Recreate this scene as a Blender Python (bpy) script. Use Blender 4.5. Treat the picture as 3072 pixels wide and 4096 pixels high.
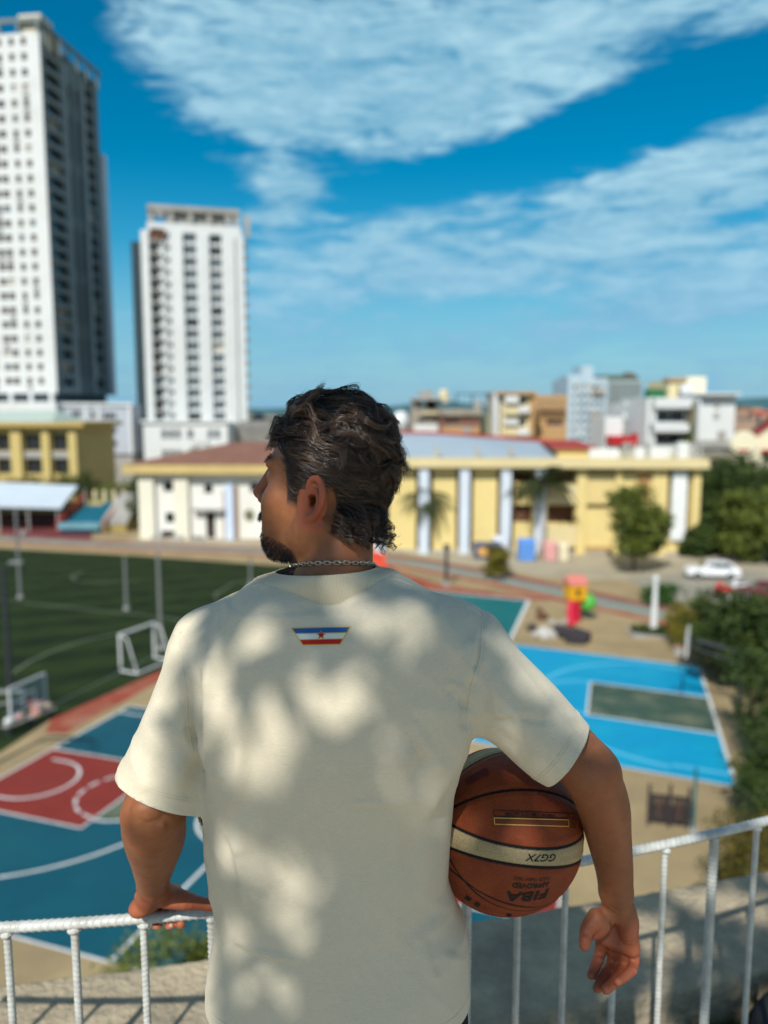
import bpy, math, random
import numpy as np
from mathutils import Vector, Matrix
from mathutils.bvhtree import BVHTree

# ------------------------------------------------------------------ camera
CAM_Z, FOC = 14.0, 3200.0                 # eye height above the school ground; focal length for a 4096 tall frame
PITCH = math.atan(408.0 / FOC)
FW = np.array([0, math.cos(PITCH), -math.sin(PITCH)])
UP = np.array([0, math.sin(PITCH), math.cos(PITCH)])
RT = np.array([1.0, 0, 0])
EYE = np.array([0, 0, CAM_Z])
sc = bpy.context.scene
for o in list(bpy.data.objects):
    bpy.data.objects.remove(o)
cam = bpy.data.cameras.new('camera')
cam.sensor_fit = 'VERTICAL'
cam.sensor_height = 36.0
cam.sensor_width = 27.0
cam.lens = 36.0 * FOC / 4096.0
cam.clip_start, cam.clip_end = 0.05, 6000.0
cam.dof.use_dof = True
cam.dof.focus_distance = 1.10
cam.dof.aperture_fstop = 2.5
cam.dof.aperture_blades = 0
cam_o = bpy.data.objects.new('camera', cam)
sc.collection.objects.link(cam_o)
cam_o.location = (0, 0, CAM_Z)
cam_o.rotation_euler = (math.pi / 2 - PITCH, 0, 0)
sc.camera = cam_o

# ------------------------------------------------------------------ light
SUN_AZ = math.radians(199.0)              # compass bearing of the sun: behind the camera, a little to the left
SUN_EL = math.radians(42.5)
SUN_DIR = np.array([math.sin(SUN_AZ) * math.cos(SUN_EL), math.cos(SUN_AZ) * math.cos(SUN_EL), math.sin(SUN_EL)])
sl = bpy.data.lights.new('sun', 'SUN')
sl.energy = 4.9
sl.angle = math.radians(0.5)
sl.color = (1.0, 0.965, 0.90)
sun_o = bpy.data.objects.new('sun', sl)
sc.collection.objects.link(sun_o)
sun_o.rotation_euler = Vector(-SUN_DIR).to_track_quat('-Z', 'Y').to_euler()

world = bpy.data.worlds.new('World')
sc.world = world
world.use_nodes = True
sc.view_settings.view_transform = 'Standard'
sc.view_settings.look = 'None'
sc.view_settings.exposure = -0.06
sc.view_settings.gamma = 1.0
sc.view_settings.use_curve_mapping = False
sc.cycles.max_bounces = 6
sc.cycles.diffuse_bounces = 3
sc.cycles.glossy_bounces = 3
sc.cycles.transmission_bounces = 4
sc.cycles.transparent_max_bounces = 8
sc.cycles.use_denoising = True
sc.cycles.sample_clamp_indirect = 6.0
SKY_STRENGTH = 0.10
SKY_TINT = (1.15, 1.27, 0.98)
SKY_SAT = 1.68
CLOUD_COVER = 0.13
CLOUD_FILL = (12.0, 9.8, 7.2)
CLOUD_LO, CLOUD_HI = (1.2, 3.9, 6.0), (5.2, 8.0, 9.2)
HORIZON_C = (1.75, 4.5, 7.1)
CLOUD_BANKS = [                            # bearing, height, half width, half height (degrees), tilt, weight
    (-9, 22.5, 14, 6.0, 0, 0.34), (3, 22.0, 14, 6.5, 0, 0.34), (14, 23.5, 13, 5.0, 8, 0.36), (-8.5, 18.6, 9, 3.2, 3, 0.28), (0, 19.5, 10, 3.4, -4, 0.25), (25, 24.5, 8, 3, 12, 0.25),
    (17, 18.4, 16, 2.8, 14, -0.75), (3, 15.4, 9, 2.0, 12, -0.5), (-16, 13.5, 9, 8, 0, -0.65), (-22, 22, 8, 6, 0, -0.45), (-15, 17.0, 6, 2.4, 0, -0.3),
    (23, 14.4, 14, 4.2, 14, 0.34), (10, 11.8, 16, 5.0, 8, 0.26), (-2, 9.5, 13, 5.0, 4, 0.22), (20, 9.6, 16, 4.0, 4, 0.24), (8, 7.4, 13, 1.4, 2, -0.16), (20, 6.6, 14, 2.4, 6, 0.22), (22, 11.9, 10, 0.9, 8, -0.15), (0, 4.5, 22, 2.0, 0, 0.12),
    (-6.8, 14.9, 4.6, 1.9, -12, 0.52), (-11.4, 16.2, 2.6, 1.0, 0, 0.46), (-8.0, 12.8, 3.2, 1.4, 10, 0.42)]

# ------------------------------------------------------------------ helpers
def unit(a):
    a = np.array(a, float)
    return a / np.linalg.norm(a)
FLOOR_Z = CAM_Z - 1.76
def ray(u, v):
    return RT * ((u - 1536) / FOC) - UP * ((v - 2048) / FOC) + FW
def G(u, v, z=0.0):                       # where a sight line meets the level z
    d = ray(u, v)
    return EYE + d * ((z - CAM_Z) / d[2])
def at(u, v, y):                          # where a sight line reaches the distance y
    d = ray(u, v)
    return EYE + d * (y / d[1])
def project(p):
    q = np.asarray(p) - EYE
    d = q @ FW
    return 1536 + FOC * (q @ RT) / d, 2048 - FOC * (q @ UP) / d

def link(o, parent=None):
    sc.collection.objects.link(o)
    if parent is not None:
        o.parent = parent
    return o
def tag(o, label=None, cat=None, group=None, kind=None):
    if label: o['label'] = label
    if cat: o['category'] = cat
    if group: o['group'] = group
    if kind: o['kind'] = kind
    return o
def thing(name, label, cat, loc=(0, 0, 0), rz=0.0, group=None):
    o = bpy.data.objects.new(name, None)
    o.empty_display_size = 0.1
    o.location = [float(c) for c in loc]
    o.rotation_euler = (0, 0, rz)
    link(o)
    return tag(o, label, cat, group)
def copy_tree(o, parent=None):
    c = o.copy()
    link(c)
    if parent is not None:
        c.parent = parent
    for ch in [x for x in o.children]:
        copy_tree(ch, c)
    return c

class MB:
    """collects faces and links them as one mesh object"""
    def __init__(s):
        s.v, s.f, s.m = [], [], []
    def add(s, verts, faces, m=0):
        b = len(s.v)
        s.v.extend([tuple(float(c) for c in p) for p in verts])
        s.f.extend([tuple(b + i for i in f) for f in faces])
        s.m.extend([m] * len(faces))
        return s
    def box(s, c, d, rz=0.0, m=0, bevel=0.0):
        x, y, z = [k / 2.0 for k in d]
        if bevel > 0:
            b = min(bevel, 0.45 * min(d))
            pr = []
            for zz, k in ((-z, b), (-z + b, 0), (z - b, 0), (z, b)):
                pr.append([(-x + k + b * (k == 0) * 0, -y + k, zz), (x - k, -y + k, zz), (x - k, y - k, zz), (-x + k, y - k, zz)])
            vs = [p for r in pr for p in r]
            fs = [(3, 2, 1, 0), (12, 13, 14, 15)]
            for i in range(3):
                for j in range(4):
                    fs.append((i * 4 + j, i * 4 + (j + 1) % 4, i * 4 + 4 + (j + 1) % 4, i * 4 + 4 + j))
        else:
            vs = [(-x, -y, -z), (x, -y, -z), (x, y, -z), (-x, y, -z), (-x, -y, z), (x, -y, z), (x, y, z), (-x, y, z)]
            fs = [(3, 2, 1, 0), (4, 5, 6, 7), (0, 1, 5, 4), (1, 2, 6, 5), (2, 3, 7, 6), (3, 0, 4, 7)]
        cs, sn = math.cos(rz), math.sin(rz)
        return s.add([(c[0] + cs * p[0] - sn * p[1], c[1] + sn * p[0] + cs * p[1], c[2] + p[2]) for p in vs], fs, m)
    def prism(s, poly, z0, z1, m=0):
        n = len(poly)
        vs = [(p[0], p[1], z0) for p in poly] + [(p[0], p[1], z1) for p in poly]
        fs = [tuple(range(n - 1, -1, -1)), tuple(range(n, 2 * n))]
        fs += [(i, (i + 1) % n, n + (i + 1) % n, n + i) for i in range(n)]
        return s.add(vs, fs, m)
    def hull(s, prof, x0, x1, m=0):        # profile in (y, z) pulled along x
        n = len(prof)
        vs = [(x0, p[0], p[1]) for p in prof] + [(x1, p[0], p[1]) for p in prof]
        fs = [tuple(range(n)), tuple(range(2 * n - 1, n - 1, -1))]
        fs += [(i, n + i, n + (i + 1) % n, (i + 1) % n) for i in range(n)]
        return s.add(vs, fs, m)
    def tube(s, pts, r, n=8, m=0, caps=True):
        pts = [np.array(p, float) for p in pts]
        rs = r if hasattr(r, '__len__') else [r] * len(pts)
        vs, fs = [], []
        ref = None
        for i, p in enumerate(pts):
            t = pts[min(i + 1, len(pts) - 1)] - pts[max(i - 1, 0)]
            t = t / (np.linalg.norm(t) + 1e-12)
            if ref is None:
                ref = np.array([1.0, 0, 0]) if abs(t[0]) < 0.8 else np.array([0, 1.0, 0])
            a = ref - t * (ref @ t)
            a /= np.linalg.norm(a) + 1e-12
            ref = a
            b = np.cross(t, a)
            for k in range(n):
                w = 2 * math.pi * k / n
                vs.append(p + rs[i] * (math.cos(w) * a + math.sin(w) * b))
        for i in range(len(pts) - 1):
            for k in range(n):
                fs.append((i * n + k, i * n + (k + 1) % n, i * n + n + (k + 1) % n, i * n + n + k))
        if caps:
            fs.append(tuple(range(n - 1, -1, -1)))
            e = (len(pts) - 1) * n
            fs.append(tuple(range(e, e + n)))
        return s.add(vs, fs, m)
    def ball(s, c, r, nu=12, nv=8, m=0):
        r = r if hasattr(r, '__len__') else (r, r, r)
        vs = [(c[0], c[1], c[2] - r[2])]
        for j in range(1, nv):
            a = -math.pi / 2 + math.pi * j / nv
            for i in range(nu):
                w = 2 * math.pi * i / nu
                vs.append((c[0] + r[0] * math.cos(a) * math.cos(w), c[1] + r[1] * math.cos(a) * math.sin(w), c[2] + r[2] * math.sin(a)))
        vs.append((c[0], c[1], c[2] + r[2]))
        fs = [(0, 1 + (i + 1) % nu, 1 + i) for i in range(nu)]
        for j in range(nv - 2):
            for i in range(nu):
                a, b = 1 + j * nu + i, 1 + j * nu + (i + 1) % nu
                fs.append((a, b, b + nu, a + nu))
        e = 1 + (nv - 2) * nu
        fs += [(e + i, e + (i + 1) % nu, len(vs) - 1) for i in range(nu)]
        return s.add(vs, fs, m)
    def mesh(s, name, mats):
        me = bpy.data.meshes.new(name)
        me.from_pydata(s.v, [], s.f)
        for mt in (mats if isinstance(mats, (list, tuple)) else [mats]):
            me.materials.append(mt)
        if any(s.m):
            me.polygons.foreach_set('material_index', s.m)
        me.update()
        return me
    def build(s, name, mats, parent=None, smooth=False):
        me = s.mesh(name, mats)
        if smooth:
            me.polygons.foreach_set('use_smooth', [True] * len(me.polygons))
        return link(bpy.data.objects.new(name, me), parent)

def inst(name, me, parent, loc, rz=0.0):
    o = bpy.data.objects.new(name, me)
    o.location = [float(c) for c in loc]
    o.rotation_euler = (0, 0, rz)
    return link(o, parent)

# ------------------------------------------------------------------ materials
MATS = {}
def mat(name, col, rough=0.7, spec=0.3, metal=0.0, var=0.12, scale=3.0, bump=0.0, bscale=40.0, detail=5.0, dirt=None, dscale=0.6, damt=0.35, coords='Object'):
    """a surface with grain: base colour broken by fine noise, optional dirt patches and relief"""
    if name in MATS:
        return MATS[name]
    m = bpy.data.materials.new(name)
    m.use_nodes = True
    nt = m.node_tree
    b = nt.nodes['Principled BSDF']
    b.inputs['Roughness'].default_value = rough
    b.inputs['Specular IOR Level'].default_value = spec
    b.inputs['Metallic'].default_value = metal
    tc = nt.nodes.new('ShaderNodeTexCoord')
    n = nt.nodes.new('ShaderNodeTexNoise')
    n.inputs['Scale'].default_value = scale
    n.inputs['Detail'].default_value = detail
    n.inputs['Roughness'].default_value = 0.62
    nt.links.new(tc.outputs[coords], n.inputs['Vector'])
    rp = nt.nodes.new('ShaderNodeValToRGB')
    lo = [c * (1 - var) for c in col[:3]]
    hi = [min(1, c * (1 + var)) for c in col[:3]]
    rp.color_ramp.elements[0].position, rp.color_ramp.elements[1].position = 0.3, 0.7
    rp.color_ramp.elements[0].color = (*lo, 1)
    rp.color_ramp.elements[1].color = (*hi, 1)
    nt.links.new(n.outputs['Fac'], rp.inputs['Fac'])
    out = rp.outputs['Color']
    if dirt is not None:
        n2 = nt.nodes.new('ShaderNodeTexNoise')
        n2.inputs['Scale'].default_value = dscale
        n2.inputs['Detail'].default_value = 8.0
        n2.inputs['Roughness'].default_value = 0.7
        nt.links.new(tc.outputs[coords], n2.inputs['Vector'])
        mr = nt.nodes.new('ShaderNodeMapRange')
        mr.inputs['From Min'].default_value, mr.inputs['From Max'].default_value = 0.46, 0.66
        mr.inputs['To Max'].default_value = damt
        nt.links.new(n2.outputs['Fac'], mr.inputs['Value'])
        mx = nt.nodes.new('ShaderNodeMix')
        mx.data_type = 'RGBA'
        nt.links.new(mr.outputs['Result'], mx.inputs['Factor'])
        nt.links.new(out, mx.inputs['A'])
        mx.inputs['B'].default_value = (*dirt, 1)
        out = mx.outputs['Result']
    nt.links.new(out, b.inputs['Base Color'])
    if bump > 0:
        n3 = nt.nodes.new('ShaderNodeTexNoise')
        n3.inputs['Scale'].default_value = bscale
        n3.inputs['Detail'].default_value = 4.0
        nt.links.new(tc.outputs[coords], n3.inputs['Vector'])
        bp = nt.nodes.new('ShaderNodeBump')
        bp.inputs['Strength'].default_value = bump
        bp.inputs['Distance'].default_value = 0.02
        nt.links.new(n3.outputs['Fac'], bp.inputs['Height'])
        nt.links.new(bp.outputs['Normal'], b.inputs['Normal'])
    MATS[name] = m
    return m

# ------------------------------------------------------------------ sky: Nishita blue with banks of thin cloud
wnt = world.node_tree
bg = wnt.nodes['Background']
def wn(kind, **kw):
    n = wnt.nodes.new(kind)
    for k, v in kw.items():
        setattr(n, k, v)
    return n
def wmath(op, a, b=None, clamp=False):
    n = wn('ShaderNodeMath', operation=op, use_clamp=clamp)
    for i, x in enumerate((a, b)):
        if x is None:
            continue
        if hasattr(x, 'is_linked'):
            wnt.links.new(x, n.inputs[i])
        else:
            n.inputs[i].default_value = x
    return n.outputs[0]
sky = wn('ShaderNodeTexSky', sky_type='NISHITA')
sky.sun_disc = False
sky.sun_elevation = SUN_EL
sky.sun_rotation = SUN_AZ
sky.altitude = 30
sky.air_density = 1.0
sky.dust_density = 0.15
sky.ozone_density = 3.0
hs = wn('ShaderNodeHueSaturation')
hs.inputs['Saturation'].default_value = SKY_SAT
wnt.links.new(sky.outputs['Color'], hs.inputs['Color'])
tint = wn('ShaderNodeMix', data_type='RGBA', blend_type='MULTIPLY')
tint.inputs['Factor'].default_value = 1.0
wnt.links.new(hs.outputs['Color'], [q for q in tint.inputs if q.name == 'A' and q.type == 'RGBA'][0])
[q for q in tint.inputs if q.name == 'B' and q.type == 'RGBA'][0].default_value = (SKY_TINT[0], SKY_TINT[1], SKY_TINT[2], 1)
blue = [q for q in tint.outputs if q.type == 'RGBA'][0]
tcw = wn('ShaderNodeTexCoord').outputs['Generated']
sep = wn('ShaderNodeSeparateXYZ')
wnt.links.new(tcw, sep.inputs[0])
az = wmath('MULTIPLY', wmath('ARCTAN2', sep.outputs[0], sep.outputs[1]), 57.29578)
el = wmath('MULTIPLY', wmath('ARCSINE', sep.outputs[2]), 57.29578)
ae = wn('ShaderNodeCombineXYZ')
wnt.links.new(az, ae.inputs[0])
wnt.links.new(el, ae.inputs[1])
# the plane on which the clouds lie: bearing and height stretched towards the horizon
hor = wmath('ADD', wmath('MAXIMUM', sep.outputs[2], 0.0), 0.16)
cp = wn('ShaderNodeCombineXYZ')
wnt.links.new(wmath('DIVIDE', sep.outputs[0], hor), cp.inputs[0])
wnt.links.new(wmath('DIVIDE', sep.outputs[1], hor), cp.inputs[1])
def cloud_noise(scale, detail, rough, sx=1.0, sy=1.0, rot=0.0, dist=0.0, off=0.0, src=None):
    m = wn('ShaderNodeMapping')
    m.inputs['Scale'].default_value = (sx, sy, 1)
    m.inputs['Rotation'].default_value = (0, 0, rot)
    m.inputs['Location'].default_value = (off, off * 0.7, off)
    wnt.links.new((src or cp).outputs[0], m.inputs['Vector'])
    n = wn('ShaderNodeTexNoise')
    n.inputs['Scale'].default_value = scale
    n.inputs['Detail'].default_value = detail
    n.inputs['Roughness'].default_value = rough
    n.inputs['Distortion'].default_value = dist
    wnt.links.new(m.outputs[0], n.inputs['Vector'])
    return n.outputs['Fac']
bias = None
# banks: bearing, height, half width, half height (degrees), tilt, weight
for a0, e0, wa, we, rot, wt in CLOUD_BANKS:
    m = wn('ShaderNodeMapping', vector_type='TEXTURE')
    m.inputs['Location'].default_value = (a0, e0, 0)
    m.inputs['Rotation'].default_value = (0, 0, math.radians(rot))
    m.inputs['Scale'].default_value = (wa, we, 1)
    wnt.links.new(ae.outputs[0], m.inputs['Vector'])
    g = wn('ShaderNodeTexGradient', gradient_type='SPHERICAL')
    wnt.links.new(m.outputs[0], g.inputs['Vector'])
    t = wmath('MULTIPLY', g.outputs['Fac'], wt)
    bias = t if bias is None else wmath('ADD', bias, t)
n1 = cloud_noise(1.5, 10, 0.60, 1.0, 1.5, 0.35, 0.5, 3.1)
n2 = cloud_noise(0.17, 9, 0.60, 0.65, 1.9, 0.16, 0.8, 7.7, ae)
n3 = cloud_noise(0.55, 9, 0.66, 0.55, 2.6, 0.20, 0.7, 1.9, ae)
nn = wmath('ADD', wmath('ADD', wmath('MULTIPLY', n1, 0.20), wmath('MULTIPLY', n2, 0.86)), wmath('MULTIPLY', n3, 0.74))
dens = wmath('ADD', wmath('ADD', nn, CLOUD_COVER), bias)
mr = wn('ShaderNodeMapRange', interpolation_type='SMOOTHSTEP')
for i, x in zip((1, 2, 3, 4), (0.93, 1.36, 0.0, 0.93)):
    mr.inputs[i].default_value = x
wnt.links.new(dens, mr.inputs[0])
cl = wn('ShaderNodeMix', data_type='RGBA')
wnt.links.new(mr.outputs[0], cl.inputs['Factor'])
wnt.links.new(blue, [q for q in cl.inputs if q.name == 'A' and q.type == 'RGBA'][0])
# thicker parts are a little greyer
shade_c = wn('ShaderNodeMix', data_type='RGBA')
sf = wn('ShaderNodeMapRange')
sf.inputs[1].default_value, sf.inputs[2].default_value = 0.36, 0.64
wnt.links.new(wmath('ADD', wmath('MULTIPLY', n2, 0.5), wmath('MULTIPLY', n3, 0.5)), sf.inputs[0])
wnt.links.new(sf.outputs[0], shade_c.inputs['Factor'])
[q for q in shade_c.inputs if q.name == 'A' and q.type == 'RGBA'][0].default_value = (*CLOUD_LO, 1)
[q for q in shade_c.inputs if q.name == 'B' and q.type == 'RGBA'][0].default_value = (*CLOUD_HI, 1)
# warm clouds added on the unseen sun side, to fill the man's back
vd = wn('ShaderNodeVectorMath', operation='DOT_PRODUCT')
wnt.links.new(tcw, vd.inputs[0])
vd.inputs[1].default_value = tuple(SUN_DIR)
sw = wn('ShaderNodeMapRange', interpolation_type='SMOOTHSTEP')
for i, x in zip((1, 2, 3, 4), (-0.35, 0.85, 0.0, 1.0)):
    sw.inputs[i].default_value = x
wnt.links.new(vd.outputs['Value'], sw.inputs[0])
fill_c = wn('ShaderNodeMix', data_type='RGBA')
wnt.links.new(sw.outputs[0], fill_c.inputs['Factor'])
wnt.links.new([q for q in shade_c.outputs if q.type == 'RGBA'][0], [q for q in fill_c.inputs if q.name == 'A' and q.type == 'RGBA'][0])
[q for q in fill_c.inputs if q.name == 'B' and q.type == 'RGBA'][0].default_value = (*CLOUD_FILL, 1)
wnt.links.new([q for q in fill_c.outputs if q.type == 'RGBA'][0], [q for q in cl.inputs if q.name == 'B' and q.type == 'RGBA'][0])
# pale air above the horizon
hz = wn('ShaderNodeMapRange', interpolation_type='SMOOTHSTEP')
for i, x in zip((1, 2, 3, 4), (-1.0, 17.0, 0.88, 0.0)):
    hz.inputs[i].default_value = x
wnt.links.new(el, hz.inputs[0])
hm = wn('ShaderNodeMix', data_type='RGBA')
wnt.links.new(hz.outputs[0], hm.inputs['Factor'])
wnt.links.new([q for q in cl.outputs if q.type == 'RGBA'][0], [q for q in hm.inputs if q.name == 'A' and q.type == 'RGBA'][0])
[q for q in hm.inputs if q.name == 'B' and q.type == 'RGBA'][0].default_value = (*HORIZON_C, 1)
wnt.links.new([q for q in hm.outputs if q.type == 'RGBA'][0], bg.inputs['Color'])
bg.inputs['Strength'].default_value = SKY_STRENGTH

# ------------------------------------------------------------------ sculpting: a small signed-distance modeller
def spline(P, sub):
    """points of a smooth curve through P"""
    P = np.array(P, float)
    Q = np.concatenate([[2 * P[0] - P[1]], P, [2 * P[-1] - P[-2]]])
    out = []
    for i in range(1, len(Q) - 2):
        for j in range(sub):
            t = j / sub
            out.append(0.5 * ((2 * Q[i]) + (-Q[i - 1] + Q[i + 1]) * t + (2 * Q[i - 1] - 5 * Q[i] + 4 * Q[i + 1] - Q[i + 2]) * t * t + (-Q[i - 1] + 3 * Q[i] - 3 * Q[i + 1] + Q[i + 2]) * t ** 3))
    out.append(P[-1])
    return np.array(out)

class Sculpt:
    def __init__(s, lo, hi, h):
        s.lo, s.h = np.array(lo, float), h
        s.n = np.ceil((np.array(hi, float) - s.lo) / h).astype(int) + 1
        s.D = np.full(tuple(s.n), 0.2, np.float32)
    def _sub(s, lo, hi):
        a = np.clip(np.floor((np.array(lo) - s.lo) / s.h).astype(int), 0, s.n)
        b = np.clip(np.ceil((np.array(hi) - s.lo) / s.h).astype(int) + 1, 0, s.n)
        ax = [s.lo[i] + s.h * np.arange(a[i], b[i], dtype=np.float32) for i in range(3)]
        X, Y, Z = np.meshgrid(*[q.astype(np.float32) for q in ax], indexing='ij', sparse=True)
        return tuple(slice(a[i], b[i]) for i in range(3)), X, Y, Z
    def put(s, d_of, lo, hi, k, op='+'):
        m = k + 3 * s.h
        sl, X, Y, Z = s._sub(np.array(lo) - m, np.array(hi) + m)
        V = s.D[sl]
        if V.size == 0:
            return
        d = d_of(X, Y, Z).astype(np.float32)
        if op == '+':
            if k > 0:
                h = np.maximum(k - np.abs(V - d), 0) / k
                s.D[sl] = np.minimum(V, d) - h * h * k * 0.25
            else:
                s.D[sl] = np.minimum(V, d)
        else:
            d = -d
            if k > 0:
                h = np.maximum(k - np.abs(V - d), 0) / k
                s.D[sl] = np.maximum(V, d) + h * h * k * 0.25
            else:
                s.D[sl] = np.maximum(V, d)
    def cone(s, a, b, ra, rb, k=0.01, op='+'):
        a, b = np.array(a, float), np.array(b, float)
        ab = b - a
        L2 = float(ab @ ab) + 1e-12
        def f(X, Y, Z):
            t = ((X - a[0]) * ab[0] + (Y - a[1]) * ab[1] + (Z - a[2]) * ab[2]) / L2
            t = np.clip(t, 0, 1)
            return np.sqrt((X - a[0] - t * ab[0]) ** 2 + (Y - a[1] - t * ab[1]) ** 2 + (Z - a[2] - t * ab[2]) ** 2) - (ra + (rb - ra) * t)
        r = max(ra, rb)
        s.put(f, np.minimum(a, b) - r, np.maximum(a, b) + r, k, op)
    def chain(s, pts, rs, k=0.006, op='+', sub=1):
        if sub > 1:
            pts, rs = spline(pts, sub), spline(np.array(rs)[:, None], sub)[:, 0]
        pts, rs = np.array(pts, float), np.array(rs, float)
        def f(X, Y, Z):
            best = None
            for i in range(len(pts) - 1):
                a, ab = pts[i], pts[i + 1] - pts[i]
                t = np.clip(((X - a[0]) * ab[0] + (Y - a[1]) * ab[1] + (Z - a[2]) * ab[2]) / (float(ab @ ab) + 1e-12), 0, 1)
                d = np.sqrt((X - a[0] - t * ab[0]) ** 2 + (Y - a[1] - t * ab[1]) ** 2 + (Z - a[2] - t * ab[2]) ** 2) - (rs[i] + (rs[i + 1] - rs[i]) * t)
                best = d if best is None else np.minimum(best, d)
            return best
        R = rs.max()
        s.put(f, pts.min(0) - R, pts.max(0) + R, k, op)
    def ell(s, c, ax, r, k=0.01, op='+'):
        """ellipsoid with three unit axes (rows of ax) and radii r"""
        c, r = np.array(c, float), np.array(r, float)
        A = np.eye(3) if ax is None else np.array(ax, float)
        e = np.sqrt(((A * r[:, None]) ** 2).sum(0))
        def f(X, Y, Z):
            q = [((X - c[0]) * A[i, 0] + (Y - c[1]) * A[i, 1] + (Z - c[2]) * A[i, 2]) for i in range(3)]
            k0 = np.sqrt(sum((q[i] / r[i]) ** 2 for i in range(3)))
            k1 = np.sqrt(sum((q[i] / r[i] ** 2) ** 2 for i in range(3))) + 1e-9
            return k0 * (k0 - 1) / k1
        s.put(f, c - e, c + e, k, op)
    def econe(s, a, b, n, r1, r2, k=0.02, op='+', clip=None):
        """cone of elliptic section from a to b: radius r1[0]->r1[1] along n, r2[0]->r2[1] across"""
        a, b, n = np.array(a, float), np.array(b, float), np.array(n, float)
        t = b - a
        L = np.linalg.norm(t)
        t /= L
        n = n - t * (n @ t)
        n /= np.linalg.norm(n)
        m = np.cross(t, n)
        def f(X, Y, Z):
            x, y, z = X - a[0], Y - a[1], Z - a[2]
            w = x * t[0] + y * t[1] + z * t[2]
            q = np.clip(w / L, 0, 1)
            R1 = r1[0] + (r1[1] - r1[0]) * q + (r1[2] * 4 * q * (1 - q) if len(r1) > 2 else 0)
            R2 = r2[0] + (r2[1] - r2[0]) * q
            p1, p2 = x * n[0] + y * n[1] + z * n[2], x * m[0] + y * m[1] + z * m[2]
            k0 = np.sqrt((p1 / R1) ** 2 + (p2 / R2) ** 2)
            k1 = np.sqrt((p1 / R1 ** 2) ** 2 + (p2 / R2 ** 2) ** 2) + 1e-9
            d = k0 * (k0 - 1) / k1
            d = np.maximum(d, np.abs(w - L / 2) - L / 2)
            if clip is not None:
                c, e = clip
                d = np.maximum(d, (X - c[0]) * e[0] + (Y - c[1]) * e[1] + (Z - c[2]) * e[2] - 0.009)
            return d
        R = max(*r1, *r2)
        s.put(f, np.minimum(a, b) - R, np.maximum(a, b) + R, k, op)
    def extract(s, smooth=2):
        D, n = s.D, s.n
        S = D < 0
        cnt = np.zeros(tuple(n - 1), np.uint8)
        for i in (0, 1):
            for j in (0, 1):
                for k in (0, 1):
                    cnt += S[i:n[0] - 1 + i, j:n[1] - 1 + j, k:n[2] - 1 + k]
        I = np.argwhere((cnt > 0) & (cnt < 8))
        idx = np.full(tuple(n - 1), -1, np.int32)
        idx[I[:, 0], I[:, 1], I[:, 2]] = np.arange(len(I))
        acc, num = np.zeros((len(I), 3)), np.zeros(len(I))
        cs = [np.array(c) for c in ((0, 0, 0), (1, 0, 0), (0, 1, 0), (1, 1, 0), (0, 0, 1), (1, 0, 1), (0, 1, 1), (1, 1, 1))]
        val = [D[I[:, 0] + c[0], I[:, 1] + c[1], I[:, 2] + c[2]] for c in cs]
        for p, q in ((0, 1), (2, 3), (4, 5), (6, 7), (0, 2), (1, 3), (4, 6), (5, 7), (0, 4), (1, 5), (2, 6), (3, 7)):
            x = (val[p] < 0) != (val[q] < 0)
            t = np.where(x, val[p] / np.where(x, val[p] - val[q], 1), 0)
            acc += x[:, None] * (cs[p][None] + t[:, None] * (cs[q] - cs[p])[None])
            num += x
        P = s.lo + s.h * (I + acc / num[:, None])
        quads = []
        for ax in range(3):
            u, v = (ax + 1) % 3, (ax + 2) % 3
            a = [slice(1, n[i] - 1) for i in range(3)]
            b = list(a)
            a[ax], b[ax] = slice(0, n[ax] - 1), slice(1, n[ax])
            s0, s1 = S[tuple(a)], S[tuple(b)]
            E = np.argwhere(s0 != s1)
            flip = s0[E[:, 0], E[:, 1], E[:, 2]]
            E[:, u] += 1
            E[:, v] += 1
            cells = []
            for du, dv in ((0, 0), (-1, 0), (-1, -1), (0, -1)):
                c = E.copy()
                c[:, u] += du
                c[:, v] += dv
                cells.append(idx[c[:, 0], c[:, 1], c[:, 2]])
            q = np.stack(cells, 1)
            q[~flip] = q[~flip][:, ::-1]
            quads.append(q)
        Q = np.concatenate(quads)
        Q = Q[(Q >= 0).all(1)]
        return relax(P, Q, smooth), Q

def relax(P, Q, it, lam=0.5, keep=None):
    e = np.concatenate([Q[:, [0, 1]], Q[:, [1, 2]], Q[:, [2, 3]], Q[:, [3, 0]]])
    e = np.concatenate([e, e[:, ::-1]])
    N = len(P)
    w = np.bincount(e[:, 0], minlength=N).astype(float)
    w[w == 0] = 1
    for _ in range(it):
        for f in (lam, -lam * 1.03):
            av = np.stack([np.bincount(e[:, 0], weights=P[e[:, 1], c], minlength=N) for c in range(3)], 1) / w[:, None]
            d = f * (av - P)
            if keep is not None:
                d[keep] = 0
            P = P + d
    return P

def normals(P, Q):
    n = np.cross(P[Q[:, 2]] - P[Q[:, 0]], P[Q[:, 3]] - P[Q[:, 1]])
    N = np.stack([np.bincount(Q.ravel(), weights=np.repeat(n[:, c], 4), minlength=len(P)) for c in range(3)], 1)
    return N / (np.linalg.norm(N, axis=1, keepdims=True) + 1e-12)

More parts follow.
